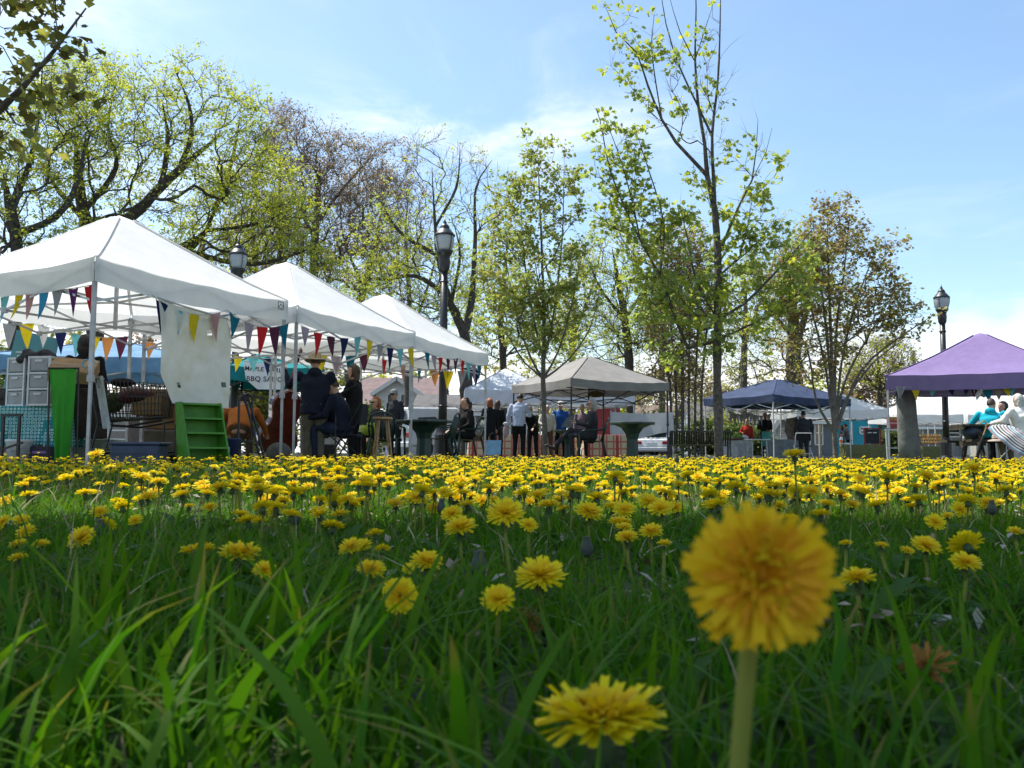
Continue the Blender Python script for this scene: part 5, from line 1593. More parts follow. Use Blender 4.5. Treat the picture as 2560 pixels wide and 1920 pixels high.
# ------------------------------------------------------------------ vehicles
CARP = mat('white_car_paint', (.62, .63, .64), .25, .03, coat=.6)
RUBBER = mat('black_rubber', (.015, .015, .015), .8)
REDL = mat('red_tail_lamp', (.35, .01, .012), .2)
def vehicle(label, px, Y, W, L, prof, glass, rot, cat='car', name='parked_car', hood=None):
    """prof: (y, z) outline from rear to front, seen from the side; rear faces -Y"""
    t = thing(name, label, cat, (GX(px, Y), Y, 0), rot)
    mb = MB()
    n = len(prof)
    vs = []
    for s_ in (-1, 1):
        for y, z in prof:
            ins = .14 * max(0, (z - .9)) / .5 if z > .9 else 0
            vs.append((s_ * (W / 2 - ins * (1 if cat == 'car' else .4)), y, z))
    fs = [tuple(range(n - 1, -1, -1)), tuple(range(n, 2 * n))] + [(i, (i + 1) % n, n + (i + 1) % n, n + i) for i in range(n)]
    mb.add(vs, fs)
    mb.build('body', CARP, t, bevel=.05)
    for pts in glass:
        MB().prism(pts, Vector((0, -.015, .008))).build('window', WIN, t)
    for s_ in (-1, 1):
        MB().box((s_ * W * .40, prof[0][0] - .015, .78), (W * .16, .04, .17)).build('tail_light', REDL, t, bevel=.015)
        for y in (-L * .32, L * .32):
            w = MB()
            w.lathe([(.19, -.1), (.31, -.1), (.33, -.06), (.33, .06), (.31, .1), (.19, .1)], n=18)
            w.v = [(s_ * (W / 2 - .1) + p[2], y + p[0], .33 + p[1]) for p in w.v]
            wo = w.build('wheel', RUBBER, t)
            r = MB().lathe([(.02, -.105), (.19, -.105), (.19, .105), (.02, .105)], n=12)
            r.v = [(s_ * (W / 2 - .1) + p[2], y + p[0], .33 + p[1]) for p in r.v]
            r.build('rim', STEEL, wo)
    MB().box((0, prof[0][0] - .03, .45), (W * .96, .1, .2)).build('bumper', CARP, t, bevel=.03)
    MB().box((0, prof[0][0] - .02, .72), (.5, .03, .13)).build('licence_plate', TRIM, t)
    return t
W_ = 1.76
vehicle('white sedan seen from behind between the pedestal table and the black bench', 1652, 50, W_, 4.5,
        [(-2.2, .3), (-2.25, .6), (-2.15, .98), (-1.55, 1.04), (-.85, 1.42), (.35, 1.45), (1.1, 1.0), (2.1, .85), (2.25, .5), (2.2, .3)],
        [[(-.6, -1.47, 1.09), (.6, -1.47, 1.09), (.55, -.9, 1.39), (-.55, -.9, 1.39)],
         [(W_ / 2 - .03, -1.2, 1.1), (W_ / 2 - .03, .8, 1.1), (W_ / 2 - .10, .25, 1.38), (W_ / 2 - .10, -.75, 1.38)]], R(-22))
vehicle('white pickup with a cap parked behind the pedestal table under the third tent', 1096, 33, 1.9, 5.0,
        [(-2.4, .4), (-2.42, 1.0), (-2.3, 1.75), (-.3, 1.82), (.1, 1.84), (.9, 1.2), (2.3, 1.05), (2.4, .4)],
        [[(-.7, -2.42, 1.2), (.7, -2.42, 1.2), (.62, -2.34, 1.62), (-.62, -2.34, 1.62)],
         [(.90, -2.0, 1.25), (.90, -.7, 1.25), (.86, -.7, 1.6), (.86, -2.0, 1.6)]], R(-38), 'pickup', 'pickup_truck')
# ------------------------------------------------------------------ people
def fabric(name, col, var=.12):
    return mat(name, col, .9, var, 8.0, .9, 11.0, spec=.15)
SKIN = mat('skin', (.46, .27, .19), .55, .06, 12.0, spec=.35)
SKIN_TAN = mat('tanned_skin', (.34, .18, .12), .55, .06, 12.0, spec=.35)
EYE = mat('eye', (.03, .02, .02), .2)
LIP = mat('lips', (.38, .13, .11), .5)
HAIRS = {k: mat('hair_' + k, c, .55, .25, 40.0, .4, 60.0) for k, c in dict(black=(.012, .010, .010), brown=(.07, .042, .026), red=(.30, .085, .025), grey=(.34, .32, .29), white=(.55, .53, .49), blond=(.40, .24, .09)).items()}
CL = {k: fabric('cloth_' + k, c) for k, c in dict(black=(.012, .012, .014), navy=(.013, .016, .030), khaki=(.115, .105, .072), charcoal=(.035, .036, .042), paleblue=(.42, .47, .62), orange=(.36, .11, .02), redtop=(.34, .03, .02),
      white=(.74, .73, .68), turquoise=(.015, .36, .46), blue=(.02, .08, .28), jeans=(.02, .028, .05), greyshirt=(.10, .105, .13), teal=(.10, .36, .33), brown=(.10, .06, .04), cream=(.5, .46, .38), gold=(.5, .33, .06), lime=(.28, .36, .05), mauve=(.2, .15, .2)).items()}
SHOE = mat('dark_shoe', (.02, .018, .017), .5)
def garment(mb, name, m, parent, vox):
    o = mb.build(name, m, parent)
    r = o.modifiers.new('remesh', 'REMESH')
    r.mode, r.voxel_size, r.use_smooth_shade = 'VOXEL', vox, True
    s_ = o.modifiers.new('smooth', 'SMOOTH')
    s_.iterations, s_.factor = 3, .5
    return o
V3 = Vector
def person(label, px, Y, yaw, H=1.7, pose='stand', lean=0, arms=None, head=(0, 0), top='black', bottom='black', hair='brown', style='short', hat=None, b=1.0, coat=0.0, shades=False,
           vox=.022, seat=.45, cross=False, sleeve=1.0, skin=None, z0=0.0, group='people at the market', bare_legs=False, skirt=0.0, py=1105, fine=False, hood=False):
    k = H / 1.75
    sk = skin or SKIN
    t = thing('person', label, 'person', (GX(px, Y, py), Y, z0), R(yaw), group)
    hipz = .93 * k if pose != 'sit' else seat + .09
    hip = V3((0, 0, hipz))
    L = Matrix.Rotation(-R(lean), 3, 'X')
    def T(x, y, z):
        return hip + L @ V3((x * k, y * k, z * k))
    neck, headc = T(0, .005, .53), T(0, .035, .69)
    HM = L @ Matrix.Rotation(R(head[0]), 3, 'Z') @ Matrix.Rotation(R(lean * .7 + head[1]), 3, 'X')
    headc = T(0, .005, .56) + HM @ V3((0, .03 * k, .125 * k))
    hv = lambda x, y, z: headc + HM @ V3((x * k, y * k, z * k))
    # legs
    legs = []
    for s_ in (-1, 1):
        h = V3((s_ * .09 * k, 0, hipz - .01))
        if pose == 'sit':
            kn = V3((s_ * .12 * k, .44 * k, hipz + .01))
            an = V3((s_ * .12 * k, .40 * k, .09))
            toe = an + V3((0, .17 * k, -.05))
            if cross and s_ > 0:
                kn = V3((-.02, .46 * k, hipz + .12))
                an = V3((-.10, .80 * k, hipz - .22))
                toe = an + V3((-.02, .18 * k, .02))
        elif pose == 'walk':
            kn = V3((s_ * .1 * k, (.1 + .1 * s_) * k, .5 * k)); an = V3((s_ * .1 * k, .14 * s_ * k, .09 * k)); toe = an + V3((0, .16 * k, -.04))
        else:
            kn = V3((s_ * .105 * k, .03 * k, .50 * k)); an = V3((s_ * .115 * k, -.01, .09 * k)); toe = an + V3((s_ * .03, .16 * k, -.045 * k))
        legs.append((h, kn, an, toe))
    sh = [T(s_ * .185 * b, 0, .475) for s_ in (-1, 1)]
    arms = arms or [None, None]
    joints = []
    for i, s_ in enumerate((-1, 1)):
        e, w = arms[i] if arms[i] else ((s_ * .06, -.01, -.28), (s_ * .06, .07, -.52))
        joints.append((sh[i], sh[i] + V3(e) * k, sh[i] + V3(w) * k))
    # the body: one surface
    mb = MB()
    mb.loft([T(0, 0, -.05), T(0, 0, .12), T(0, .01, .36), T(0, 0, .48)], [(.13 * k, .09 * k), (.11 * k, .08 * k), (.13 * k, .09 * k), (.12 * k, .07 * k)], 10, side=(1, 0, 0), round_ends=True)
    mb.loft([T(0, 0, .46), neck, hv(0, -.02, -.05)], [.062 * k, .055 * k, .055 * k], 8)
    prof = [(-.118, .030, .030), (-.105, .042, .045), (-.07, .058, .066), (-.02, .070, .084), (.03, .076, .094), (.07, .070, .090), (.10, .050, .066), (.118, .022, .03)]
    mb.loft([hv(0, .035 if z < -.09 else .018 if z < -.05 else 0, z) for z, _, _ in prof], [(a * k, c * k) for _, a, c in prof], 12, side=HM @ V3((1, 0, 0)))
    mb.loft([hv(0, .085, .02), hv(0, .104, -.018), hv(0, .088, -.03)], [.010 * k, .014 * k, .010 * k], 6)
    for s_ in (-1, 1):
        mb.ell(hv(s_ * .077, -.005, 0), (.012 * k, .02 * k, .03 * k), 6, 5, HM)
    for (s0, e, w), s_ in zip(joints, (-1, 1)):
        mb.loft([s0, e, w], [.045 * k, .036 * k, .026 * k], 8, round_ends=True)
        d = (w - e).normalized()
        sx = d.cross(V3((0, 0, 1)))
        sx = sx.normalized() if sx.length > .2 else V3((0, 1, 0))
        nn = d.cross(sx)
        mb.loft([w, w + d * .045 * k, w + d * .09 * k], [(.026 * k, .018 * k), (.040 * k, .016 * k), (.038 * k, .013 * k)], 8, side=sx)
        for q, (o, ln) in enumerate(((-.030, .066), (-.010, .078), (.010, .072), (.029, .056))):
            a = w + d * .085 * k + sx * o * k
            m_ = a + d * ln * .5 * k + nn * .006 * k
            mb.loft([a, m_, m_ + d * ln * .45 * k + nn * .02 * k], [.0105 * k, .0098 * k, .008 * k], 6)
        a = w + d * .025 * k - sx * .03 * k * s_
        mb.loft([a, a + d * .035 * k - sx * .03 * k * s_ + nn * .01, a + d * .07 * k - sx * .034 * k * s_ + nn * .02], [.014 * k, .012 * k, .009 * k], 6)
    for h, kn, an, toe in legs:
        mb.loft([h, kn, an], [.075 * k, .05 * k, .036 * k], 8, round_ends=True)
    garment(mb, 'body', sk, t, .011 if fine else min(vox, .016))
    # clothes
    mb = MB()
    bot = -.06 - coat
    pts = [T(0, 0, bot)] if pose != 'sit' else [T(0, 0, -.06)]
    rs = [(.175 * b * k, .135 * b * k)]
    pts += [T(0, 0, .10), T(0, .012, .34), T(0, .0, .46), T(0, 0, .535)]
    rs += [(.158 * b * k, .125 * b * k), (.182 * b * k, .135 * b * k), (.165 * b * k, .105 * k), (.078 * k, .075 * k)]
    mb.loft(pts, rs, 14, side=(1, 0, 0), round_ends=False)
    for (s0, e, w) in joints:
        end = e.lerp(w, sleeve) if sleeve > .2 else s0.lerp(e, .55)
        P3 = [s0, e, end] if sleeve > .2 else [s0, s0.lerp(e, .3), end]
        mb.loft(P3, [.064 * k * (.4 + .6 * b), .055 * k * (.4 + .6 * b), .044 * k], 8, round_ends=sleeve > .2)
    mb.loft([T(0, -.01, .5), T(0, -.005, .565)], [.078 * k, .07 * k], 10)
    if hood:
        mb.ell(T(0, -.09, .52), (.12 * k, .06 * k, .08 * k), 8, 6)
    garment(mb, 'jacket' if sleeve > .8 else 'shirt', CL[top] if isinstance(top, str) else top, t, vox)
    mb = MB()
    if skirt:
        mb.loft([T(0, 0, .12), T(0, 0, -.05), V3((0, 0, hipz - skirt))], [(.14 * k, .11 * k), (.18 * k, .14 * k), (.25 * k, .2 * k)], 12, side=(1, 0, 0))
    else:
        mb.loft([T(0, 0, .11), T(0, 0, -.02), hip - V3((0, 0, .07 * k))], [(.15 * k * b, .115 * k * b), (.17 * k * b, .13 * k * b), (.12 * k, .11 * k)], 12, side=(1, 0, 0), round_ends=True)
        for h, kn, an, toe in legs:
            mb.loft([h, h.lerp(kn, .5), kn, an + V3((0, 0, .0))], [.098 * k * b, .088 * k * b, .070 * k, .056 * k], 8, round_ends=False)
    garment(mb, 'skirt' if skirt else 'trousers', CL[bottom], t, vox)
    for h, kn, an, toe in legs:
        d = (toe - an)
        MB().loft([an - d * .35 + V3((0, 0, -.035)), an + V3((0, 0, -.04)), an + d * .5 + V3((0, 0, -.022)), toe, toe + d * .2], [(.034 * k, .04 * k), (.042 * k, .045 * k), (.042 * k, .034 * k), (.044 * k, .026 * k), (.02 * k, .012 * k)], 8, side=(1, 0, 0)).build('shoe', SHOE, t, smooth=True)
    # face details, hair, hat
    for s_ in (-1, 1):
        MB().ell(hv(s_ * .030, .080, .012), (.012 * k, .008 * k, .007 * k), 6, 4, HM).build('eye', EYE, t, smooth=True)
    MB().ell(hv(0, .083, -.062), (.022 * k, .008 * k, .006 * k), 6, 4, HM).build('mouth', LIP, t, smooth=True)
    if style:
        hb = MB()
        n, m = 16, 12
        big = {'short': (.084, .103, .122), 'bob': (.100, .116, .128), 'long': (.096, .112, .126), 'puffy': (.112, .122, .14)}[style]
        low = {'short': -.35, 'bob': -.95, 'long': -.9, 'puffy': -.7}[style]
        for j in range(m + 1):
            th = math.pi * (.01 + .98 * j / m)
            for i in range(n):
                a = 2 * math.pi * i / n
                d = V3((math.sin(th) * math.sin(a), math.sin(th) * math.cos(a), math.cos(th)))
                r = 1.0 + .05 * math.sin(a * 5 + j * 1.7) + .03 * math.sin(a * 9 + j)
                if (d.y > .30 and d.z < .50) or d.z < low or (style == 'short' and d.y > -.15 and d.z < -.05):
                    r = .55
                hb.v.append(tuple(hv(d.x * big[0] * r, d.y * big[1] * r - .012, d.z * big[2] * r + .012)))
        for j in range(m):
            for i in range(n):
                hb.f.append((j * n + i, (j + 1) * n + i, (j + 1) * n + (i + 1) % n, j * n + (i + 1) % n))
        if style in ('long', 'puffy', 'bob'):
            z1 = {'long': -.27, 'puffy': -.17, 'bob': -.13}[style]
            hb.loft([hv(0, -.05, .03), hv(0, -.07, -.08), hv(0, -.065, z1)], [(.09 * k, .05 * k), (.10 * k, .055 * k), (.085 * k, .035 * k)], 12, side=HM @ V3((1, 0, 0)), round_ends=True)
        hb.build('hair', HAIRS[hair], t, smooth=True)
    if hat:
        kind, hm = hat
        mb = MB()
        prof = [(.19, .035), (.185, .05), (.105, .066), (.103, .11), (.094, .15), (.06, .168), (.005, .172)] if kind == 'bucket' else [(.090, .03), (.094, .06), (.090, .10), (.07, .135), (.03, .15), (.004, .152)]
        n = 16
        for r, z in prof:
            for i in range(n):
                a = 2 * math.pi * i / n
                mb.v.append(tuple(hv(r * .93 * math.cos(a), r * (1.06 if kind != 'bucket' else 1.02) * math.sin(a) - .004, z + (.012 * math.cos(2 * a) if r > .15 else 0))))
        for j in range(len(prof) - 1):
            for i in range(n):
                mb.f.append((j * n + i, j * n + (i + 1) % n, (j + 1) * n + (i + 1) % n, (j + 1) * n + i))
        mb.f.append(tuple((len(prof) - 1) * n + i for i in range(n)))
        mb.f.append(tuple(range(n - 1, -1, -1)))
        if kind == 'cap':
            mb.prism([hv(.075 * math.cos(a), .075 * math.sin(a) + (.105 if .3 < a < 2.9 else .06), .036) for a in np.linspace(-.1, math.pi + .1, 9)], HM @ V3((0, 0, .01)))
        mb.build('hat', hm, t, smooth=False)
    if shades:
        mb = MB()
        for s_ in (-1, 1):
            mb.box(hv(s_ * .033, .096, .012), (.05 * k, .012 * k, .032 * k), HM)
            mb.bar(hv(s_ * .062, .09, .018), hv(s_ * .08, 0, .018), .006)
        mb.bar(hv(-.01, .1, .018), hv(.01, .1, .018), .008)
        mb.build('sunglasses', DARK, t)
    return t, hv, T
STRAW = mat('straw_hat_weave', (.46, .38, .25), .9, .12, 30.0, .4, 80.0)
CAPB = fabric('black_cap_cloth', (.010, .010, .012))
CAPG = fabric('grey_cap_cloth', (.30, .30, .29))
CAPW = fabric('cream_cap_cloth', (.55, .53, .46))
person('man in a tan brimmed hat seen from behind, playing the double bass', 784, 13.8, 8, 1.70, lean=2, arms=[((-.16, .10, -.16), (-.26, .26, .10)), ((.05, .10, -.27), (-.12, .27, -.36))], head=(12, -5),
       top='navy', bottom='khaki', hair='brown', hat=('bucket', STRAW), b=1.36, coat=.10, fine=True, vox=.018, hood=True)
person('seated man in a black cap and navy jacket facing left under the second white tent', 858, 13.9, 86, 1.75, 'sit', 14, arms=[((-.03, .12, -.27), (.02, .36, -.30)), ((.03, .10, -.27), (-.02, .34, -.34))], head=(0, -8),
       top='navy', bottom='jeans', hair='brown', hat=('cap', CAPB), b=1.28, fine=True, vox=.018)
person('standing woman with wavy brown hair behind the seated man in the black cap', 884, 15.1, 82, 1.66, arms=[((-.02, .14, -.25), (.1, .34, -.14)), None], top='black', bottom='black', hair='brown', style='puffy', coat=.2, b=1.18, fine=True, vox=.018)
person('seated woman with red hair and sunglasses by the wooden stool', 945, 18.0, 128, 1.62, 'sit', 4, top='charcoal', bottom='black', hair='red', style='bob', shades=True, vox=.018)
person('man in a grey cap and sunglasses standing behind the wooden stool', 988, 20.6, 150, 1.63, lean=4, top='charcoal', bottom='black', hair='grey', hat=('cap', CAPG), shades=True, vox=.018)
p6, h6, T6_ = person('seated black haired person in a black jacket with a gold sleeve band', 1168, 18.4, 112, 1.68, 'sit', 2, arms=[((-.08, .05, -.27), (-.05, .25, -.35)), ((.10, .06, -.26), (.03, .28, -.36))], head=(-4, 0),
       top='black', bottom='black', hair='black', b=1.32, vox=.018, fine=True)
MB().loft([T6_(.24, .03, .27), T6_(.285, .05, .25), T6_(.30, .09, .18)], [(.075, .02), (.075, .02), (.07, .02)], 8).build('sleeve_band', CL['gold'], p6, smooth=True)
person('red haired woman in a black coat beside the leaning tent pole', 1224, 23.4, 18, 1.62, top='black', bottom='black', hair='red', style='bob', coat=.2, b=.95)
person('dark haired woman in a black coat beside the red haired one', 1243, 24.2, -25, 1.62, top='black', bottom='charcoal', hair='brown', style='long', coat=.15, b=.9)
person('man in a pale blue shirt with his back turned under the tan tent', 1297, 23.3, -18, 1.76, arms=[((-.09, -.02, -.27), (-.11, .03, -.52)), ((.08, .10, -.26), (-.02, .33, -.25))], head=(-18, -18), top='paleblue', bottom='black', hair='black', b=1.08, sleeve=.97, vox=.018, fine=True)
person('dark haired person in black bending over the plaid covered table', 1332, 25.3, 165, 1.62, lean=38, arms=[((-.05, .18, -.22), (0, .36, -.36)), ((.05, .18, -.22), (0, .36, -.36))], top='black', bottom='black', hair='brown', style='short')
person('white haired woman in a cream cardigan behind the trunk of the slim young maple', 1368, 26.2, 175, 1.60, arms=[None, ((.06, .1, -.25), (-.08, .3, -.3))], top='cream', bottom='brown', hair='white', style='short')
person('man in a cream cap and open blue jacket at the back of the tan tent', 1401, 26.4, 178, 1.73, head=(0, -14), top='blue', bottom='black', hair='grey', hat=('cap', CAPW))
person('person in mauve raising a hand behind the seated grey haired woman', 1456, 25.4, 172, 1.58, arms=[((-.1, .16, -.18), (-.03, .2, .10)), None], top='mauve', bottom='black', hair='brown', style='short')
person('grey haired woman sitting cross legged on a green plastic chair', 1478, 18.9, 86, 1.70, 'sit', -4, arms=[((-.06, .10, -.25), (.03, .33, -.20)), ((.06, .12, -.25), (-.02, .36, -.16))], head=(4, 2),
       top='charcoal', bottom='charcoal', hair='grey', style='bob', shades=True, cross=True, b=1.08, vox=.018, fine=True)
person('person in an orange jacket bent forward beside the torn pale banner', 598, 13.2, 12, 1.68, 'sit', 52, arms=[((-.1, .16, -.2), (-.05, .3, -.35)), ((.1, .16, -.2), (.14, .34, -.34))], top='orange', bottom='brown', hair='black', seat=.42, b=1.15, vox=.018)
person('black haired person standing behind the cardboard box at the shopping cart', 203, 11.9, 20, 1.74, top='black', bottom='black', hair='black', style='bob', vox=.018)
person('blond woman in a red top at the left of the navy tent', 1868, 35.5, 150, 1.58, arms=[None, ((.08, .12, -.24), (-.05, .32, -.26))], top='redtop', bottom='charcoal', hair='blond', style='bob')
p17, _, T17 = person('man in a dark shirt and pale teal apron under the navy tent', 1913, 33.4, 190, 1.76, arms=[((-.07, .06, -.26), (.1, .26, -.32)), ((.09, .04, -.26), (-.1, .26, -.32))], top='black', bottom='charcoal', hair='black', b=1.1, skin=SKIN_TAN)
MB().grid(lambda a, q: T17((a - .5) * .36, .15 - .05 * (2 * a - 1) ** 2, .10 - .55 * q), 6, 6).build('apron', CL['teal'], p17, smooth=True)
person('broad man in a dark jacket seen from behind at the folding chair', 2010, 30.2, 6, 1.66, top='charcoal', bottom='charcoal', hair='black', b=1.35, style='short', coat=.1, skin=SKIN_TAN)
person('vendor in a grey shirt leaning over the olive covered table', 2122, 42.0, 62, 1.66, lean=12, sleeve=0.1, arms=[((-.02, .18, -.22), (.05, .4, -.2)), ((.02, .16, -.24), (0, .4, -.3))], top='greyshirt', bottom='black', hair='black', b=1.1)
person('dark haired vendor on the left of the pair behind the olive covered table', 2106, 42.8, 70, 1.60, sleeve=0.1, top='greyshirt', bottom='black', hair='black', style='long')
person('person with brown hair in a turquoise jacket sitting at the picnic table', 2478, 17.0, -42, 1.58, 'sit', 10, arms=[((-.16, .02, -.2), (-.1, .22, -.1)), ((.12, .14, -.2), (.02, .36, -.16))], head=(-20, 0), top='turquoise', bottom='charcoal', hair='brown', style='short', b=1.3, coat=.1, hood=True, vox=.018, fine=True)
person('dark haired person in black leaning in across the picnic table from the right', 2534, 17.9, 100, 1.62, 'sit', 22, arms=[((-.08, .16, -.2), (.02, .36, -.1)), ((.1, .14, -.22), (.04, .38, -.2))], head=(0, 8), top='black', bottom='black', hair='black', style='bob', b=1.1, vox=.018)
person('white haired person in a white coat at the right edge of the picnic table', 2562, 16.2, 22, 1.64, 'sit', 8, arms=[((-.14, .08, -.2), (-.12, .34, -.24)), None], top='white', bottom='khaki', hair='white', style='bob', b=1.4, coat=.1, vox=.018, fine=True)
person('small child in a white dress standing behind the picnic table', 2416, 27.0, 20, .92, top='white', bottom='white', hair='brown', style='short', skirt=.32, sleeve=.1, b=1.05)
# ------------------------------------------------------------------ furniture
def at(px, Y, z=0.0):
    return Vector((GX(px, Y), Y, z))
def resin_chair(label, px, Y, yaw):
    t = thing('plastic_armchair', label, 'chair', at(px, Y), R(yaw), 'green plastic chairs')
    m = DARK_PLASTIC
    MB().grid(lambda a, b: V3(((a - .5) * .48, (b - .5) * .46, .43 - .03 * math.sin(math.pi * a) * math.sin(math.pi * b) + .02 * b)), 8, 8).build('seat', m, t, smooth=True)
    MB().box((0, .22, .41), (.48, .03, .06)).build('seat_apron', m, t)
    for i in range(6):
        x = (i - 2.5) * .075
        pts = [(x, -.22, .42), (x * 1.05, -.27, .62), (x * 1.1, -.33, .86 - .4 * x * x)]
        MB().loft(pts, [(.026, .008)] * 3, 6, side=(1, 0, 0)).build('back_slat', m, t, smooth=True)
    MB().loft([(-.27, -.2, .44), (-.27, -.28, .68), (-.22, -.335, .86), (-.1, -.35, .915), (0, -.352, .925), (.1, -.35, .915), (.22, -.335, .86), (.27, -.28, .68), (.27, -.2, .44)], [(.022, .016)] * 9, 6).build('back_frame', m, t, smooth=True)
    for s_ in (-1, 1):
        MB().loft([(s_ * .27, -.28, .69), (s_ * .3, -.1, .665), (s_ * .3, .14, .655), (s_ * .29, .24, .63), (s_ * .285, .26, .5)], [(.03, .014)] * 5, 6, side=(1, 0, 0)).build('armrest', m, t, smooth=True)
        MB().loft([(s_ * .285, .26, .56), (s_ * .285, .28, .28), (s_ * .29, .30, 0)], [(.028, .022), (.024, .02), (.018, .018)], 6).build('leg', m, t, smooth=True)
        MB().loft([(s_ * .25, -.22, .46), (s_ * .27, -.27, .22), (s_ * .29, -.33, 0)], [(.028, .022), (.024, .02), (.018, .018)], 6).build('leg', m, t, smooth=True)
    return t
resin_chair('green plastic armchair under the person with the gold banded jacket', 1168, 18.4, 112)
resin_chair('green plastic armchair under the cross legged grey haired woman', 1480, 18.9, 86)
resin_chair('empty green plastic armchair with curved back slats left of the gold banded jacket', 1100, 17.0, 82)
resin_chair('dark plastic armchair behind the wooden stool, its curved back toward the camera', 966, 17.0, -8)
def pedestal_table(label, px, Y, w=1.0, h=.75):
    t = thing('pedestal_table', label, 'table', at(px, Y), R(12), 'green pedestal tables in the park')
    k = w / 2
    MB().lathe([(.34 * k, 0), (.34 * k, .05), (.28 * k, .07), (.25 * k, h - .32), (.31 * k, h - .22), (.50 * k, h - .11), (.84 * k, h - .05), (.86 * k, h - .045)], n=8).build('pedestal', DARK_PLASTIC, t)
    MB().lathe([(1.0 * k, h - .045), (1.04 * k, h - .03), (1.04 * k, h - .005), (1.02 * k, h)], n=8).build('tabletop', mat('grey_green_tabletop', (.05, .075, .07), .45, .2), t)
    return t
pedestal_table('dark green pedestal table beside the wooden stool', 1060, 15.4, .96, .73)
pedestal_table('dark green pedestal table between the grey haired woman and the black bench', 1581, 16.4, .86, .75)
pedestal_table('green pedestal table at the knees of the cross legged woman', 1420, 20.2, .62, .70)
t = thing('stool', 'round wooden stool in front of the dark plastic armchair', 'stool', at(956, 14.4), R(20))
MB().lathe([(.15, .70), (.165, .705), (.165, .73), (.15, .74)], n=16).build('seat', WOOD, t)
for i in range(4):
    a = R(45 + 90 * i)
    MB().tube((.10 * math.cos(a), .10 * math.sin(a), .70), (.19 * math.cos(a), .19 * math.sin(a), 0), .016, 8, .018).build('leg', WOOD, t)
    b = R(135 + 90 * i)
    z = .28 + .08 * (i % 2)
    r = .10 + .09 * (1 - z / .7)
    MB().tube((r * math.cos(a), r * math.sin(a), z), (r * math.cos(b), r * math.sin(b), z), .009, 6).build('rung', WOOD, t)
# black slatted bench
t = thing('park_bench', 'black metal park bench with upright slats behind the tallest young maple', 'bench', at(1746, 27.2), R(-6))
n = 24
W = 1.72
for i in range(n):
    x = (i + .5) / n * W - W / 2
    MB().loft([(x, .02, .44), (x, -.20, .44), (x, -.40, .46), (x, -.47, .60), (x, -.53, .84)], [(.027, .005)] * 5, 4, side=(1, 0, 0)).build('slat', BLACK_METAL, t)
for y, z in ((.03, .44), (-.53, .85)):
    MB().bar((-W / 2 - .03, y, z), (W / 2 + .03, y, z), .05, .05).build('rail', BLACK_METAL, t)
for s_ in (-1, 1):
    MB().loft([(s_ * (W / 2 + .03), -.50, .66), (s_ * (W / 2 + .03), -.2, .68), (s_ * (W / 2 + .03), .05, .66), (s_ * (W / 2 + .03), .08, .58), (s_ * (W / 2 + .03), .03, .44)], .024, 6).build('armrest', BLACK_METAL, t)
    MB().loft([(s_ * (W / 2 + .03), .03, .44), (s_ * (W / 2 + .03), .1, 0)], .026, 6).build('leg', BLACK_METAL, t)
    MB().loft([(s_ * (W / 2 + .03), -.53, .84), (s_ * (W / 2 + .03), -.44, .45), (s_ * (W / 2 + .03), -.56, 0)], .026, 6).build('leg', BLACK_METAL, t)
def folding_table(label, c, w, d, h, m, yaw=0, group='folding tables at the stalls'):
    t = thing('folding_table', label, 'table', c, R(yaw), group)
    MB().box((0, 0, h - .02), (w, d, .035)).build('tabletop', m, t, bevel=.008)
    for sx in (-1, 1):
        for sy in (-1, 1):
            MB().tube((sx * (w / 2 - .12), sy * (d / 2 - .08), h - .03), (sx * (w / 2 - .08), sy * (d / 2 - .05), 0), .015, 6).build('leg', STEEL, t)
        MB().tube((sx * (w / 2 - .09), -d / 2 + .07, .3), (sx * (w / 2 - .09), d / 2 - .07, .3), .011, 6).build('crossbar', STEEL, t)
    return t
def tablecloth(label, c, w, d, h, drop, m, yaw=0, seed=0):
    rng = random.Random(seed)
    k = rng.uniform(0, 6)
    per = 2 * (w + d)
    mb = MB()
    rows = [(0.985, 0), (1.0, -.012), (1.0, -drop * .35), (1.0, -drop * .7), (1.0, -drop)]
    n = 72
    def per_pt(u):
        s_ = u * per
        if s_ < w: return V3((-w / 2 + s_, -d / 2, 0)), V3((0, -1, 0))
        s_ -= w
        if s_ < d: return V3((w / 2, -d / 2 + s_, 0)), V3((1, 0, 0))
        s_ -= d
        if s_ < w: return V3((w / 2 - s_, d / 2, 0)), V3((0, 1, 0))
        s_ -= w
        return V3((-w / 2, d / 2 - s_, 0)), V3((-1, 0, 0))
    for j, (sc, dz) in enumerate(rows):
        for i in range(n):
            p, nn = per_pt(i / n)
            f = max(0, -dz) / drop
            wv = .03 * math.sin(i / n * per * 11 + k) + .02 * math.sin(i / n * per * 19 + 2 * k)
            mb.v.append((p.x * sc + nn.x * (.012 + f * (.03 + wv)), p.y * sc + nn.y * (.012 + f * (.03 + wv)), h + .006 + dz + .015 * f * math.sin(i * .9 + k)))
    for j in range(len(rows) - 1):
        for i in range(n):
            mb.f.append((j * n + i, (j + 1) * n + i, (j + 1) * n + (i + 1) % n, j * n + (i + 1) % n))
    mb.f.append(tuple(range(n)))
    o = mb.build('tablecloth', m, None, smooth=True)
    o.location, o.rotation_euler = c, (0, 0, R(yaw))
    return tag(o, label, 'tablecloth')
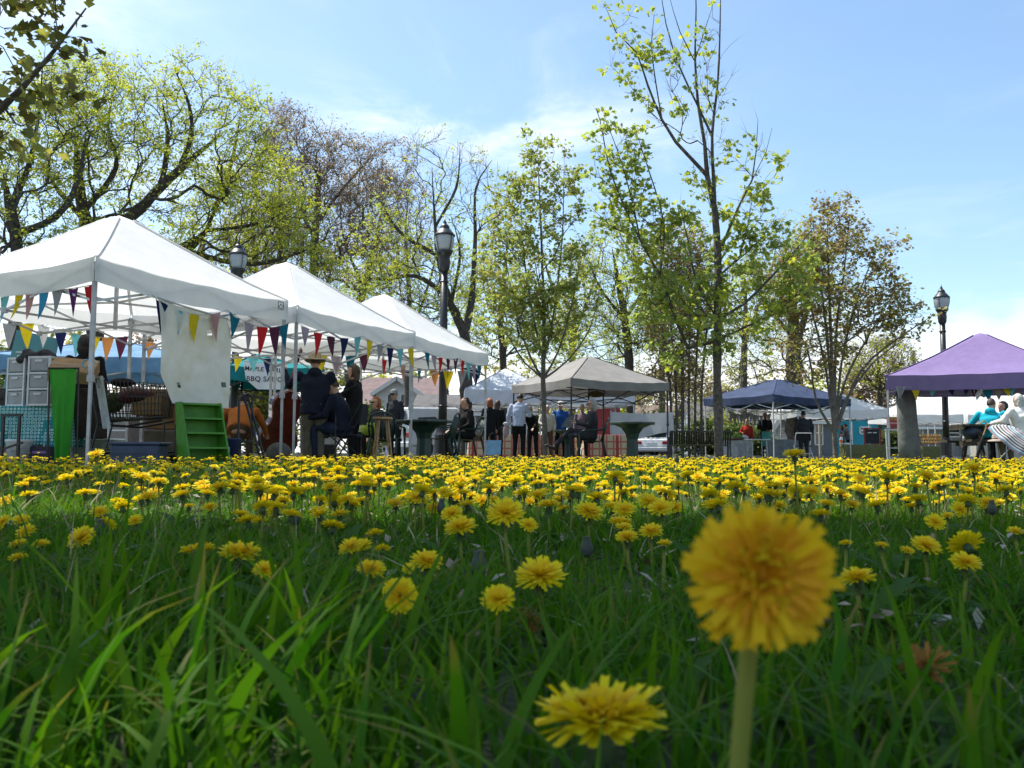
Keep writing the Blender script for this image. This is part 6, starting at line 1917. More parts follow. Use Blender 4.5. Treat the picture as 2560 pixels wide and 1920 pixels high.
def pattern_mat(name, kind, c1, c2, c3=None, scale=8.0):
    m = mat(name, c1, .9, .05)
    t = m.node_tree
    N, L = t.nodes, t.links
    b = N['Principled BSDF']
    tcn = N.new('ShaderNodeTexCoord')
    def mixc(fac, a, bb):
        mx = N.new('ShaderNodeMix')
        mx.data_type = 'RGBA'
        L.new(fac, mx.inputs[0])
        for s_, v in ((6, a), (7, bb)):
            if isinstance(v, tuple): mx.inputs[s_].default_value = (*v, 1)
            else: L.new(v, mx.inputs[s_])
        return mx.outputs[2]
    def step(src, th, op='GREATER_THAN'):
        n = N.new('ShaderNodeMath')
        n.operation = op
        L.new(src, n.inputs[0])
        n.inputs[1].default_value = th
        return n.outputs[0]
    if kind == 'plaid':
        cols = c1
        outs = []
        for ax, sc in (('X', scale), ('Z', scale), ('X', scale * .5)):
            w = N.new('ShaderNodeTexWave')
            w.bands_direction = ax
            w.inputs['Scale'].default_value = sc
            L.new(tcn.outputs['Object'], w.inputs['Vector'])
            outs.append(w.outputs['Fac'])
        a = mixc(step(outs[0], .86), c1, c2)
        a = mixc(step(outs[1], .88), a, c2)
        L.new(mixc(step(outs[2], .9), a, c3), b.inputs['Base Color'])
    else:
        v = N.new('ShaderNodeTexVoronoi')
        v.inputs['Scale'].default_value = scale
        v.inputs['Randomness'].default_value = .15
        L.new(tcn.outputs['Object'], v.inputs['Vector'])
        s1 = step(v.outputs['Distance'], .22)
        s2 = step(v.outputs['Distance'], .42, 'LESS_THAN')
        n = N.new('ShaderNodeMath'); n.operation = 'MULTIPLY'
        L.new(s1, n.inputs[0]); L.new(s2, n.inputs[1])
        L.new(mixc(n.outputs[0], c1, c2), b.inputs['Base Color'])
    return m
PLAID = pattern_mat('red_and_cream_plaid', 'plaid', (.56, .47, .32), (.50, .16, .12), (.40, .06, .05), 1.5)
TEALPRINT = pattern_mat('teal_ring_print', 'rings', (.02, .22, .24), (.42, .58, .56), None, 24.0)
OLIVE = fabric('olive_tablecloth', (.13, .13, .055))
WCLOTH = fabric('white_tablecloth', (.55, .57, .58))
GREYC = fabric('grey_tablecloth', (.25, .29, .31))
WPLASTIC = mat('white_plastic', (.58, .60, .62), .35, .05)
FT = mat('folding_table_grey', (.42, .43, .44), .5, .1)
# market tables behind the tan tent
for px, w, Y, lab in ((1236, 1.5, 26.8, 'leftmost stretch of'), (1372, 1.6, 27.0, 'middle stretch of'), (1522, 1.5, 26.6, 'rightmost stretch of')):
    c = at(px, Y)
    folding_table('folding table under the ' + lab + ' red plaid cloth', c, w, .7, .72, FT)
    tablecloth(lab + ' red and cream plaid tablecloth behind the seated grey haired woman', c, w, .7, .72, .66, PLAID, 0, px)
REDP = mat('faded_red_panel', (.42, .07, .08), .8, .1)
t = thing('sign_board', 'plain red panel standing behind the seated grey haired woman', 'sign', at(1519, 34))
MB().box((0, 0, 1.35), (.95, .05, 1.2)).build('panel', REDP, t)
for s_ in (-1, 1):
    MB().bar((s_ * .42, .04, 0), (s_ * .42, .04, 1.9), .04).build('leg', WOOD, t)
# pale tarpaulin wall
def tarp():
    t = thing('tarpaulin', 'pale grey tarpaulin wall with a bright fold, right of the tan tent', 'tarpaulin', at(1605, 30.5))
    w = GX(1684, 30.5) - GX(1528, 30.5)
    z0, z1 = Z(1088, 30.5), Z(1028, 30.5)
    MB().grid(lambda a, b: V3(((a - .5) * w, .06 * math.sin(a * 9) * b - .25 * max(0, a - .8) * 5 * (b - .5) - .3 * max(0, a - .74), z1 + (z0 - z1) * b - .10 * math.sin(a * 3.14) * (1 - b) * .6 - .12 * b * math.sin(a * 5))), 30, 10).build('sheet', cloth('pale_tarpaulin', (.50, .51, .52), .2, .06, .4, 8.0), t, smooth=True)
    for a in (-.5, .5):
        MB().tube((a * w, 0, 0), (a * w, 0, z1 + .05), .02, 6).build('post', STEEL, t)
tarp()
t = thing('storage_bin', 'blue plastic bin on the grass behind the pedestal table', 'bin', at(1566, 28))
MB().prism([(-.3, -.25, 0), (.3, -.25, 0), (.3, .25, 0), (-.3, .25, 0)], (0, 0, .62)).build('tub', mat('blue_plastic', (.03, .12, .35), .4), t, bevel=.02)
MB().box((0, 0, .64), (.66, .56, .05)).build('lid', mat('pale_blue_plastic', (.22, .35, .5), .4), t, bevel=.01)
# bags
t = thing('shopping_bag', 'pink and blue shopping bag at the feet of the red haired woman', 'bag', at(1232, 22.9), R(10))
MB().prism([(-.19, -.07, .12), (.19, -.07, .12), (.21, -.07, .5), (-.21, -.07, .5)], (0, .14, 0)).build('pouch', mat('sky_blue_bag', (.22, .42, .66), .6), t)
MB().box((-.2, 0, .31), (.03, .15, .40)).build('side_panel', mat('pink_bag', (.65, .12, .18), .6), t)
for y in (-.05, .05):
    MB().loft([(-.09, y, .5), (-.08, y, .64), (0, y, .70), (.08, y, .64), (.09, y, .5)], .008, 5).build('handle', DARK, t)
t = thing('handbag', 'small pinkish grey bag in the hand of the man in the pale blue shirt', 'bag', at(1264, 23.1), R(20))
MB().ell((0, 0, .73), (.075, .05, .17), 10, 8).build('pouch', mat('dusty_pink_fabric', (.38, .27, .27), .8, .15), t, smooth=True)
MB().ell((0, 0, .93), (.07, .04, .05), 8, 6).build('frilled_top', mat('frilled_white_cloth', (.5, .5, .5), .8), t, smooth=True)
t = thing('hanging_basket', 'brown round basket hanging inside the tan tent above the grey haired woman', 'basket', at(1492, 23.4, 0))
MB().lathe([(.10, 1.66), (.21, 1.72), (.235, 1.80), (.22, 1.88), (.19, 1.9)], n=14).build('bowl', mat('brown_wicker', (.10, .055, .03), .9, .25, 20.0, .6, 60.0), t, smooth=True)
for i in range(3):
    MB().tube((.2 * math.cos(2.1 * i), .2 * math.sin(2.1 * i), 1.88), (0, 0, 2.22), .006, 4).build('wire', BLACK_METAL, t)
t = thing('display_card', 'grey folding panel standing on the table by the grey haired woman', 'panel', at(1420, 20.6))
MB().prism([(-.16, 0, .78), (.08, 0, .78), (.17, 0, 1.08), (-.02, 0, 1.0)], (0, .03, 0)).build('board', mat('speckled_grey_board', (.16, .17, .17), .8, .3, 30.0), t)
MB().bar((.0, .03, .72), (.06, .12, .98), .02).build('prop', STEEL, t)
# dark patio chair and speaker behind the seated man
t = thing('folding_chair', 'dark folding chair under the seated man in the black cap', 'chair', at(866, 13.95), R(86))
MB().box((0, 0, .43), (.46, .44, .04)).build('seat', DARK, t, bevel=.01)
MB().prism([(-.22, -.24, .6), (.22, -.24, .6), (.22, -.27, .92), (-.22, -.27, .92)], (0, -.025, 0)).build('backrest', DARK, t)
for sx in (-1, 1):
    MB().tube((sx * .23, -.27, .92), (sx * .23, .24, 0), .013, 6).build('leg', BLACK_METAL, t)
    MB().tube((sx * .23, .2, .43), (sx * .23, -.26, 0), .013, 6).build('leg', BLACK_METAL, t)
t = thing('microphone_stand', 'black microphone stand in front of the seated man in the black cap', 'stand', at(838, 13.7))
MB().lathe([(.14, 0), (.14, .02), (.02, .04)], n=12).build('base', BLACK_METAL, t)
MB().tube((0, 0, .03), (0, 0, 1.05), .011, 6).build('pole', BLACK_METAL, t)
MB().tube((0, 0, 1.05), (.22, 0, 1.16), .009, 6).build('boom', BLACK_METAL, t)
MB().loft([(.20, 0, 1.15), (.28, 0, 1.19), (.32, 0, 1.21)], [.014, .018, .024], 8, round_ends=True).build('microphone', DARK, t, smooth=True)
t = thing('speaker_box', 'pale grey amplifier box behind the man in the tan hat', 'speaker', at(818, 16.2))
MB().box((0, 0, .55), (.34, .3, .5)).build('cabinet', mat('speaker_grey', (.36, .36, .37), .6), t, bevel=.02)
MB().lathe([(.1, 0), (.13, .01), (.11, .02)], n=14).build('cone', DARK, t).matrix_local = Matrix.Translation((0, -.15, .55)) @ Matrix.Rotation(R(90), 4, 'X')
MB().box((0, 0, .15), (.3, .26, .3)).build('stand', BLACK_METAL, t)
t = thing('jacket', 'lime green cloth hanging on the arm of the dark plastic armchair', 'cloth', at(925, 17.2))
MB().ell((0, 0, .62), (.20, .12, .13), 12, 8).build('fold', CL['lime'], t, smooth=True)
t = thing('bottle', 'white drink bottle in the grass by the wooden stool', 'bottle', at(966, 14.0))
MB().lathe([(.035, .0), (.036, .17), (.018, .21), (.018, .24)], n=10).build('body', WPLASTIC, t, smooth=True)
MB().lathe([(.02, .24), (.02, .265)], n=10).build('cap', WPLASTIC, t)

# double bass
def bass():
    t = thing('double_bass', 'reddish brown double bass leaning against the man in the tan hat', 'instrument', at(676, 14.7), 0)
    M = Matrix.Rotation(R(15), 4, 'Y') @ Matrix.Rotation(R(-150), 4, 'Z')
    VARN = mat('red_brown_varnish', (.10, .016, .008), .22, .25, 6.0, spec=.6, coat=.5)
    half = [(0, .16), (.20, .17), (.31, .25), (.335, .38), (.30, .52), (.235, .62), (.21, .72), (.23, .82), (.265, .92), (.265, 1.02), (.21, 1.12), (.10, 1.20), (.04, 1.24)]
    out = half + [(-x, z) for x, z in reversed(half[1:])]
    mb = MB()
    n = len(out)
    for y, sc in ((-.12, .93), (-.105, 1), (.105, 1), (.13, .92)):
        for x, z in out:
            mb.v.append(tuple(M @ V3((x * sc, y, .7 + (z - .7) * (sc if sc == 1 else sc + .03)))))
    for j in range(3):
        for i in range(n):
            mb.f.append((j * n + i, j * n + (i + 1) % n, (j + 1) * n + (i + 1) % n, (j + 1) * n + i))
    mb.f.append(tuple(range(n - 1, -1, -1))); mb.f.append(tuple(3 * n + i for i in range(n)))
    mb.build('body', VARN, t)
    q = lambda *a: M @ V3(a)
    MB().loft([q(0, -.13, 1.15), q(0, -.15, 1.45), q(0, -.13, 1.72)], [(.035, .03), (.026, .025), (.022, .022)], 8).build('neck', VARN, t, smooth=True)
    MB().loft([q(0, -.165, .85), q(0, -.185, 1.3), q(0, -.16, 1.72)], [(.04, .012), (.03, .012), (.022, .01)], 6).build('fingerboard', DARK, t)
    s_ = MB()
    s_.loft([q(0, -.13, 1.72), q(0, -.13, 1.84), q(0, -.09, 1.92), q(0, -.14, 1.95), q(0, -.17, 1.91), q(0, -.14, 1.89)], [.03, .028, .03, .028, .022, .015], 8)
    s_.build('scroll', VARN, t, smooth=True)
    MB().tube(q(0, 0, .17), q(0, 0, 0), .012, 6).build('end_pin', STEEL, t)
    MB().prism([q(-.06, -.13, .62), q(.06, -.13, .62), q(.04, -.19, .63), q(-.04, -.19, .63)], M.to_3x3() @ V3((0, 0, .02))).build('bridge', WOOD, t)
    for x in (-.03, -.01, .01, .03):
        MB().tube(q(x, -.195, .63), q(x * .5, -.175, 1.72), .002, 4).build('string', STEEL, t)
bass()
t = thing('hand_truck', 'black folding trolley frame between the orange jacket and the double bass', 'trolley', at(634, 13.0))
for s_ in (-1, 1):
    MB().loft([(-.13 + s_ * .06, s_ * .12, .0), (-.13 + s_ * .06, s_ * .12, .95), (-.05, s_ * .12, 1.02)], .02, 6).build('rail', BLACK_METAL, t)
    MB().loft([(-.14, s_ * .1, 1.0), (.02, s_ * .1, .5), (.14, s_ * .1, .02)], .02, 6).build('strut', BLACK_METAL, t)
MB().bar((-.2, 0, 1.01), (.14, 0, .94), .03).build('handle', BLACK_METAL, t)
MB().bar((-.16, -.12, .32), (.06, .12, .32), .025).build('crossbar', BLACK_METAL, t)
t = thing('bag', 'slumped grey bag at the foot of the double bass', 'bag', at(698, 12.9))
MB().ell((0, 0, .14), (.19, .14, .17), 12, 8).build('sack', mat('grey_brown_canvas', (.09, .085, .075), .95, .2, 10.0, .5), t, smooth=True)
MB().loft([(-.06, 0, .29), (0, 0, .36), (.06, 0, .29)], .01, 5).build('handle', DARK, t)
t = thing('bucket', 'dark blue tub beside the green stepped shelf', 'tub', at(576, 12.0))
MB().lathe([(.11, 0), (.14, .32), (.15, .33), (.15, .35), (.13, .35)], n=14).build('tub', mat('navy_plastic', (.02, .03, .09), .4), t, smooth=True)
MB().box((0, -.137, .17), (.07, .01, .12)).build('label', WPLASTIC, t)

# ------------------------------------------------------------------ the nearest stall
# torn pale banner hung on the right edge of the tent
def torn_banner():
    mid = P(495, 900, 10.55)
    t = thing('torn_banner', 'torn off-white cloth banner hanging from the right edge of the nearest white tent', 'banner', (mid.x, mid.y, 0))
    out = [(404, 745), (430, 760), (470, 770), (520, 783), (577, 797), (590, 842), (585, 883), (578, 930), (573, 975), (566, 1023), (540, 1018), (512, 1012), (500, 1013), (480, 1014), (446, 1010), (425, 970), (405, 935), (404, 880), (404, 800)]
    def wp(px, py):
        s_ = (px - 404) / 186
        p = P(px, py, 10.0 + 1.05 * s_)
        b = (py - 745) / 275
        n = V3((.894, -.447, 0))
        return p + n * (-.05 + .05 * math.sin(s_ * 7 + b * 2) * b + .035 * math.sin(b * 5 + s_ * 3))
    rows, cols = 22, 16
    import bisect
    def edge_x(py, side):
        pts = [q for q in out]
        xs = []
        for (x0, y0), (x1, y1) in zip(pts, pts[1:] + pts[:1]):
            if (y0 - py) * (y1 - py) <= 0 and y0 != y1:
                xs.append(x0 + (x1 - x0) * (py - y0) / (y1 - y0))
        return (min(xs), max(xs)) if xs else None
    mb = MB()
    holes = [(533, 828, 7, 9), (463, 965, 7, 4), (560, 968, 8, 6)]
    grid = []
    ys = np.linspace(746, 1021, rows)
    for r, y in enumerate(ys):
        e = edge_x(y, 0)
        row = []
        for c in range(cols + 1):
            x = e[0] + (e[1] - e[0]) * c / cols
            row.append(len(mb.v)); mb.v.append(tuple(wp(x, y)))
        grid.append(row)
    for r in range(rows - 1):
        for c in range(cols):
            q = [grid[r][c], grid[r][c + 1], grid[r + 1][c + 1], grid[r + 1][c]]
            e = edge_x(ys[r], 0)
            if any(abs(e[0] + (e[1] - e[0]) * (c + .5) / cols - hx) < rx and abs((ys[r] + ys[r + 1]) / 2 - hy) < ry for hx, hy, rx, ry in holes):
                continue
            mb.f.append(tuple(q))
    mb.build('sheet', mat('stained_off_white_cloth', (.84, .83, .78), .9, .1, 2.2, .6, 7.0, col2=(.60, .57, .43), trans=.3, spec=.1), t, smooth=True, world=True)
    MB().loft([wp(404, 744), wp(470, 768), wp(578, 796)], .012, 5).build('hem_cord', CORD, t, world=True)
torn_banner()
# green stepped shelf
t = thing('stepped_shelf', 'bright green wooden stepped shelf under the torn banner', 'shelf', at(506, 10.3), R(42))
GREENP = mat('bright_green_paint', (.075, .27, .025), .5, .12, 6.0)
hgt = Z(1008, 10.2)
for s_ in (-1, 1):
    MB().prism([(s_ * .225, -.26, 0), (s_ * .225, .10, 0), (s_ * .225, .22, hgt), (s_ * .225, .06, hgt)], (.02 * s_, 0, 0)).build('side_panel', GREENP, t)
for i in range(5):
    z = .04 + i * (hgt - .06) / 4
    y = -.26 + (.06 + .26) * (z / hgt)
    MB().box((0, y + .10, z), (.448, .22, .022)).build('shelf_board', GREENP, t)
MB().prism([(-.224, .075, .02), (.224, .075, .02), (.224, .2, hgt), (-.224, .2, hgt)], (0, .015, 0)).build('back_panel', GREENP, t)
# green cloth hanging from the cart end
t = thing('green_cloth', 'translucent bright green cloth hanging down left of the nearest tent pole', 'cloth', at(150, 9.75))
GCL = cloth('sheer_green_cloth', (.075, .42, .055), .55, .1, .3, 10.0)
z1 = Z(928, 9.75)
MB().grid(lambda a, b: V3(((a - .5) * (.30 - .10 * b) + .02 * b, .035 * math.sin(a * 15 + 2 * b) * (.25 + b) + .03 * math.sin(a * 6 + b) , z1 * (1 - b) + .05 * b)), 18, 14).build('drape', GCL, t, smooth=True)
MB().tube((-.17, .01, z1 + .01), (.17, .01, z1 + .01), .012, 6).build('rod', BLACK_METAL, t)
for s_ in (-1, 1):
    MB().tube((.16 * s_, .06, 0), (.16 * s_, .02, z1), .011, 6).build('post', BLACK_METAL, t)
# table with teal print cloth, drawer towers
ct = at(62, 11.0)
folding_table('folding table under the teal patterned cloth', ct, 1.1, .62, .70, FT, 6)
tablecloth('teal cloth with a ring pattern on the table at far left', ct, 1.1, .62, .70, .48, TEALPRINT, 6, 5)
def drawers(label, px, Y, w, yaw, n):
    t = thing('drawer_tower', label, 'drawers', at(px, Y, .707), R(yaw), 'white plastic drawer towers')
    h = .60
    fr = WPLASTIC
    CLEAR_P = mat('cloudy_clear_plastic', (.25, .27, .28), .25, .15, 5.0)
    for sx in (-1, 1):
        for sy in (-1, 1):
            MB().bar((sx * (w / 2 - .012), sy * .15, 0), (sx * (w / 2 - .012), sy * .15, h), .026).build('corner_post', fr, t)
    for i in range(n + 1):
        MB().box((0, 0, .012 + i * (h - .024) / n), (w, .32, .024)).build('tray', fr, t)
    for i in range(n):
        z = (i + .5) * h / n
        MB().box((0, -.01, z), (w - .06, .30, h / n - .04)).build('drawer', CLEAR_P, t, bevel=.006)
        MB().box((.0, -.165, z + h / n * .22), (.10, .02, .025)).build('handle', fr, t)
    return t
drawers('white plastic drawer tower on the teal cloth, left and half turned of the two', 60, 10.95, .30, -22, 3)
drawers('white plastic drawer tower on the teal cloth, next to the green cloth', 112, 10.8, .30, -10, 3)
t = thing('bundle', 'crumpled dark grey cloth bundle on top of the drawer towers', 'cloth', at(78, 10.8, .70 + .615))
mb = MB()
for i in range(7):
    mb.ell((-.16 + i * .06, .02 * math.sin(i * 2), .02 + .03 * math.sin(i * 1.7) - (.06 if i == 0 else 0)), (.07, .09, .055), 8, 6)
garment(mb, 'fold', mat('crumpled_grey_cloth', (.05, .05, .055), .9, .4, 14.0, .6), t, .02)
t = thing('poster_board', 'teal information poster leaning at the back of the nearest stall', 'poster', at(66, 12.3), R(4))
z0, z1 = .75, Z(822, 12.3, 60)
w0 = GX(136, 12.3) - GX(20, 12.3)
PB = mat('teal_poster_print', (.06, .22, .26), .5, .1, 1.5, col2=(.10, .27, .27))
MB().prism([(-w0 / 2 - .08, 0, z0), (w0 / 2 - .10, 0, z0), (w0 / 2, .12, z1 - .12), (-w0 / 2 + .06, .12, z1)], (0, .02, 0)).build('board', PB, t)
PW = mat('white_print', (.55, .6, .6), .6)
for j in range(3):
    for x0, x1 in ((-.24, .0), (.04, .27)):
        z = z1 - .32 - j * .055
        yy = .12 * (z - z0) / (z1 - z0) - .006
        MB().box(((x0 + x1) / 2 + .01 * j, yy, z - .04 * (x0 > 0)), (x1 - x0 - .03 * j, .004, .022)).build('printed_line', PW, t)
for j in range(4):
    MB().box((-.22, .05, z1 - .62 - j * .06), (.16, .004, .012)).build('printed_line', mat('dark_print', (.04, .10, .11), .6), t)
MB().box((.19, .115, z1 - .22), (.06, .004, .05)).build('printed_emblem', PW, t)
for s_ in (-1, 1):
    MB().tube((s_ * .2, .16, 0), (s_ * .2, .1, z0 + .3), .014, 6).build('leg', BLACK_METAL, t)
t = thing('metal_stand', 'dark metal stand with two uprights in front of the teal cloth', 'stand', at(26, 9.95))
for x in (-.09, .09):
    MB().bar((x, 0, 0), (x, 0, .56), .028).build('upright', BLACK_METAL, t)
    MB().bar((x, -.2, .015), (x, .2, .015), .025).build('foot', BLACK_METAL, t)
MB().bar((-.09, 0, .18), (.14, 0, .26), .022).build('brace', BLACK_METAL, t)
MB().bar((-.12, 0, .56), (.12, 0, .565), .03).build('crossbar', BLACK_METAL, t)
t = thing('bucket', 'white bucket on the grass under the teal cloth', 'bucket', at(48, 10.5))
MB().lathe([(.11, 0), (.14, .26), (.15, .27), (.15, .30), (.14, .30)], n=16).build('tub', WPLASTIC, t, smooth=True)
MB().loft([(-.14, 0, .27), (-.1, -.12, .2), (0, -.16, .16), (.1, -.12, .2), (.14, 0, .27)], .005, 5).build('handle', STEEL, t)
t = thing('carton', 'dark purple printed carton under the teal cloth beside the green cloth', 'box', at(110, 10.6))
MB().box((0, 0, .11), (.26, .2, .22)).build('carton', mat('dark_purple_card', (.04, .03, .06), .7), t)
MB().box((0, -.102, .15), (.16, .004, .03)).build('printed_line', mat('purple_print', (.25, .15, .35), .6), t)
# shopping cart
def cart():
    t = thing('shopping_cart', 'black wire shopping cart loaded with bags behind the nearest tent pole', 'shopping cart', at(332, 10.7), R(4))
    m = BLACK_METAL
    Lx, d = .82, .50
    def side(y0, y1, name):
        mb = MB()
        for i in range(19):
            f = i / 18
            mb.tube((-Lx / 2 + Lx * f, y1, 1.02 - .06 * f), (-Lx / 2 + .10 + (Lx - .12) * f, y0, .52 + .06 * f), .006, 4)
        for j in range(6):
            g = j / 5
            mb.tube((-Lx / 2 + .10 * g, y1 + (y0 - y1) * g, 1.02 - .50 * g), (Lx / 2 - .02 * g, y1 + (y0 - y1) * g, .96 - .38 * g), .005 if j in (0, 5) else .006, 4)
        mb.build(name, m, t)
    side(-d / 2 + .05, -d / 2, 'basket_side')
    side(d / 2 - .05, d / 2, 'basket_side')
    mb = MB()
    for i in range(9):
        f = i / 8
        y = (-.5 + f) * d
        mb.tube((-Lx / 2, y, 1.02), (-Lx / 2 + .10, y * .8, .52), .006, 4)
        mb.tube((Lx / 2, y, .96), (Lx / 2 - .02, y * .8, .58), .006, 4)
        mb.tube((-Lx / 2 + .10, y * .8, .52), (Lx / 2 - .02, y * .8, .58), .006, 4)
    for g in (.0, .33, .66, 1):
        mb.tube((-Lx / 2 + .1 * g, -d / 2, 1.02 - .5 * g), (-Lx / 2 + .1 * g, d / 2, 1.02 - .5 * g), .006, 4)
        mb.tube((Lx / 2 - .02 * g, -d / 2, .96 - .38 * g), (Lx / 2 - .02 * g, d / 2, .96 - .38 * g), .006, 4)
    mb.build('basket_end', m, t)
    MB().tube((-Lx / 2 - .06, -d / 2, 1.05), (-Lx / 2 - .06, d / 2, 1.05), .018, 8).build('handle', mat('blue_grey_plastic', (.12, .2, .3), .4), t)
    for s_ in (-1, 1):
        y = s_ * (d / 2 - .03)
        MB().loft([(-Lx / 2 - .06, y, 1.05), (-Lx / 2 + .08, y, .50), (-Lx / 2 + .02, y, .20)], .014, 6).build('frame_tube', m, t)
        MB().loft([(-Lx / 2 + .06, y, .48), (-Lx / 2 + .42, y, .46), (Lx / 2, y, .54)], .014, 6).build('frame_tube', m, t)
        MB().loft([(-Lx / 2 - .04, y, .14), (Lx / 2 + .02, y, .16), (Lx / 2 + .02, y, .5)], .014, 6).build('frame_tube', m, t)
        for x in (-Lx / 2, Lx / 2):
            w = MB().lathe([(.02, -.018), (.06, -.018), (.062, 0), (.06, .018), (.02, .018)], n=14)
            w.v = [(x + p[0], y + p[2], .063 + p[1]) for p in w.v]
            w.build('wheel', RUBBER, t)
    MB().box((0, 0, .18), (Lx * .8, .4, .015)).build('lower_shelf', m, t)
cart()
def lump(name, label, cat, c, r, m, n=5, seed=0, vox=.02):
    rng = random.Random(seed)
    t = thing(name, label, cat, c)
    mb = MB()
    mb.ell((0, 0, r[2]), r, 10, 8)
    for i in range(n):
        a = rng.uniform(0, 6.28)
        mb.ell((r[0] * .6 * math.cos(a), r[1] * .6 * math.sin(a), r[2] * rng.uniform(.6, 1.3)), (r[0] * .5, r[1] * .5, r[2] * .5), 8, 6)
    garment(mb, 'sack', m, t, vox)
    return t
MAROON = mat('dark_red_nylon', (.10, .015, .015), .5, .4, 6.0, .6)
lump('bag', 'dark red bag slumped over the rim of the shopping cart', 'bag', at(333, 10.62, .72), (.22, .15, .11), MAROON, 5, 3)
lump('bag', 'black bag on top of the dark red bag in the shopping cart', 'bag', at(300, 10.75, .94), (.15, .12, .06), DARK, 4, 4)
lump('bag', 'yellow-green leafy bundle inside the shopping cart', 'bundle', at(278, 10.72, .62), (.13, .12, .13), mat('leafy_green_bundle', (.08, .10, .02), .8, .4, 20.0), 5, 5)
t = thing('cloth', 'white cloth draped inside the pole end of the shopping cart', 'cloth', at(258, 10.6))
MB().grid(lambda a, b: V3(((a - .5) * .10 + .12 * b, -.18 + .02 * math.sin(a * 6), 1.05 - .62 * b)), 6, 8).build('drape', WCLOTH, t, smooth=True)
def boxy(label, c, size, m, yaw=0, name='cardboard_box', cat='box', flap=True, tilt=0.0):
    t = thing(name, label, cat, c, R(yaw))
    if tilt:
        t.rotation_euler = (0, R(tilt), R(yaw))
    MB().box((0, 0, size[2] / 2), size).build('carton', m, t, bevel=.006)
    if flap:
        MB().box((0, 0, size[2] + .003), (size[0] * .98, .05, .004)).build('tape', mat('parcel_tape', (.26, .17, .09), .4), t)
        for s_ in (-1, 1):
            MB().box((0, s_ * size[1] * .25, size[2] + .002), (size[0] * .99, size[1] * .46, .003)).build('flap', m, t)
    return t
bx = boxy('brown cardboard box tipped on the cart end above the green cloth', at(178, 10.3, 1.03), (.48, .36, .15), CARD, 0)
bx.rotation_euler = (R(30), R(4), R(14))
boxy('cardboard carton inside the shopping cart at its right end', at(372, 10.7, .6), (.34, .32, .22), CARD, 4)
boxy('large cardboard carton behind the torn banner', at(430, 11.4, .45), (.55, .4, .5), CARD, 6)
boxy('low cardboard carton under the carton behind the torn banner', at(425, 11.3, 0), (.5, .42, .42), mat('grey_brown_card', (.16, .13, .09), .9), 2)
t = thing('tote_bin', 'blue-grey plastic tote tilted under the shopping cart', 'bin', at(352, 10.25), R(5))
BLUEG = mat('blue_grey_tote', (.05, .08, .14), .45, .15)
MB().prism([(-.27, -.2, 0), (.27, -.2, 0), (.25, .2, 0), (-.25, .2, 0)], (0, 0, .24)).build('tub', BLUEG, t, bevel=.015)
MB().box((0, 0, .255), (.58, .44, .035)).build('lid', BLUEG, t, bevel=.01)
MB().box((0, -.21, .15), (.5, .012, .02)).build('rib', BLUEG, t)
boxy('pale crate on the grass behind the shopping cart', at(246, 11.6, 0), (.55, .35, .32), mat('pale_green_crate', (.30, .36, .32), .6), 0, 'crate', 'crate', False)
boxy('dark crate behind the green cloth', at(205, 11.2, .33), (.5, .3, .62), mat('dark_brown_crate', (.035, .028, .02), .8, .3), 0, 'crate', 'crate', False)
boxy('dark tub at the far left under the red pennant', at(12, 11.6, .70), (.42, .3, .28), mat('dark_mottled_tub', (.04, .03, .03), .8, .5, 12.0), 0, 'tub', 'tub', False)
t = thing('wire_hoop', 'small white and blue rings hanging on the cardboard box', 'rings', at(216, 10.1, 1.1))
for x, mm in ((-.03, mat('blue_ring', (.1, .35, .5), .4)), (.03, WPLASTIC)):
    MB().loft([(x + .05 * math.cos(a), 0, .06 + .05 * math.sin(a)) for a in np.linspace(0, 4.6, 12)], .009, 5).build('ring', mm, t, smooth=True)
# the sauce banner
t = thing('sauce_banner', 'white hand lettered banner reading maple garlic bbq sauce, hung on the teal tent', 'banner', P(663, 938, 18.6))
w, h = (718 - 606) * 18.6 / FPX, .60
MB().grid(lambda a, b: V3(((a - .5) * w * (1 - .14 * b), .02 * math.sin(a * 9) * b, h / 2 - h * b * (1 - .35 * max(0, .3 - a) / .3 * 1.0) - .03 * math.sin(a * 3.14) * (1 - b) - .05 * a * (1 - b))), 18, 8).build('sheet', cloth('banner_white_cloth', (.62, .65, .68), .2, .04), t, smooth=True)
INK = mat('black_ink', (.01, .01, .012), .7)
def lettering(txt, size, loc, parent, m, rot=(90, 0, 0)):
    c = bpy.data.curves.new('lettering', 'FONT')
    c.body, c.size, c.align_x = txt, size, 'CENTER'
    c.extrude, c.offset = .002, .0015
    c.space_character = 1.08
    c.materials.append(m)
    f = bpy.data.objects.new('lettering', c)
    COL.objects.link(f)
    me = bpy.data.meshes.new_from_object(f.evaluated_get(bpy.context.evaluated_depsgraph_get()))
    bpy.data.objects.remove(f)
    o = bpy.data.objects.new('lettering', me)
    COL.objects.link(o)
    o.parent, o.location = parent, loc
    o.rotation_euler = tuple(R(a) for a in rot)
    return o
lettering('MAPLE GARLIC', .128, (.03, -.035, .075), t, INK, (90, 3.5, 0))
lettering('BBQ SAUCE', .150, (.03, -.035, -.135), t, INK, (90, 1.5, 0))
MB().loft([(-w / 2, 0, h / 2), (0, 0, h / 2 - .03), (w / 2, 0, h / 2 - .05)], .008, 5).build('cord', CORD, t)
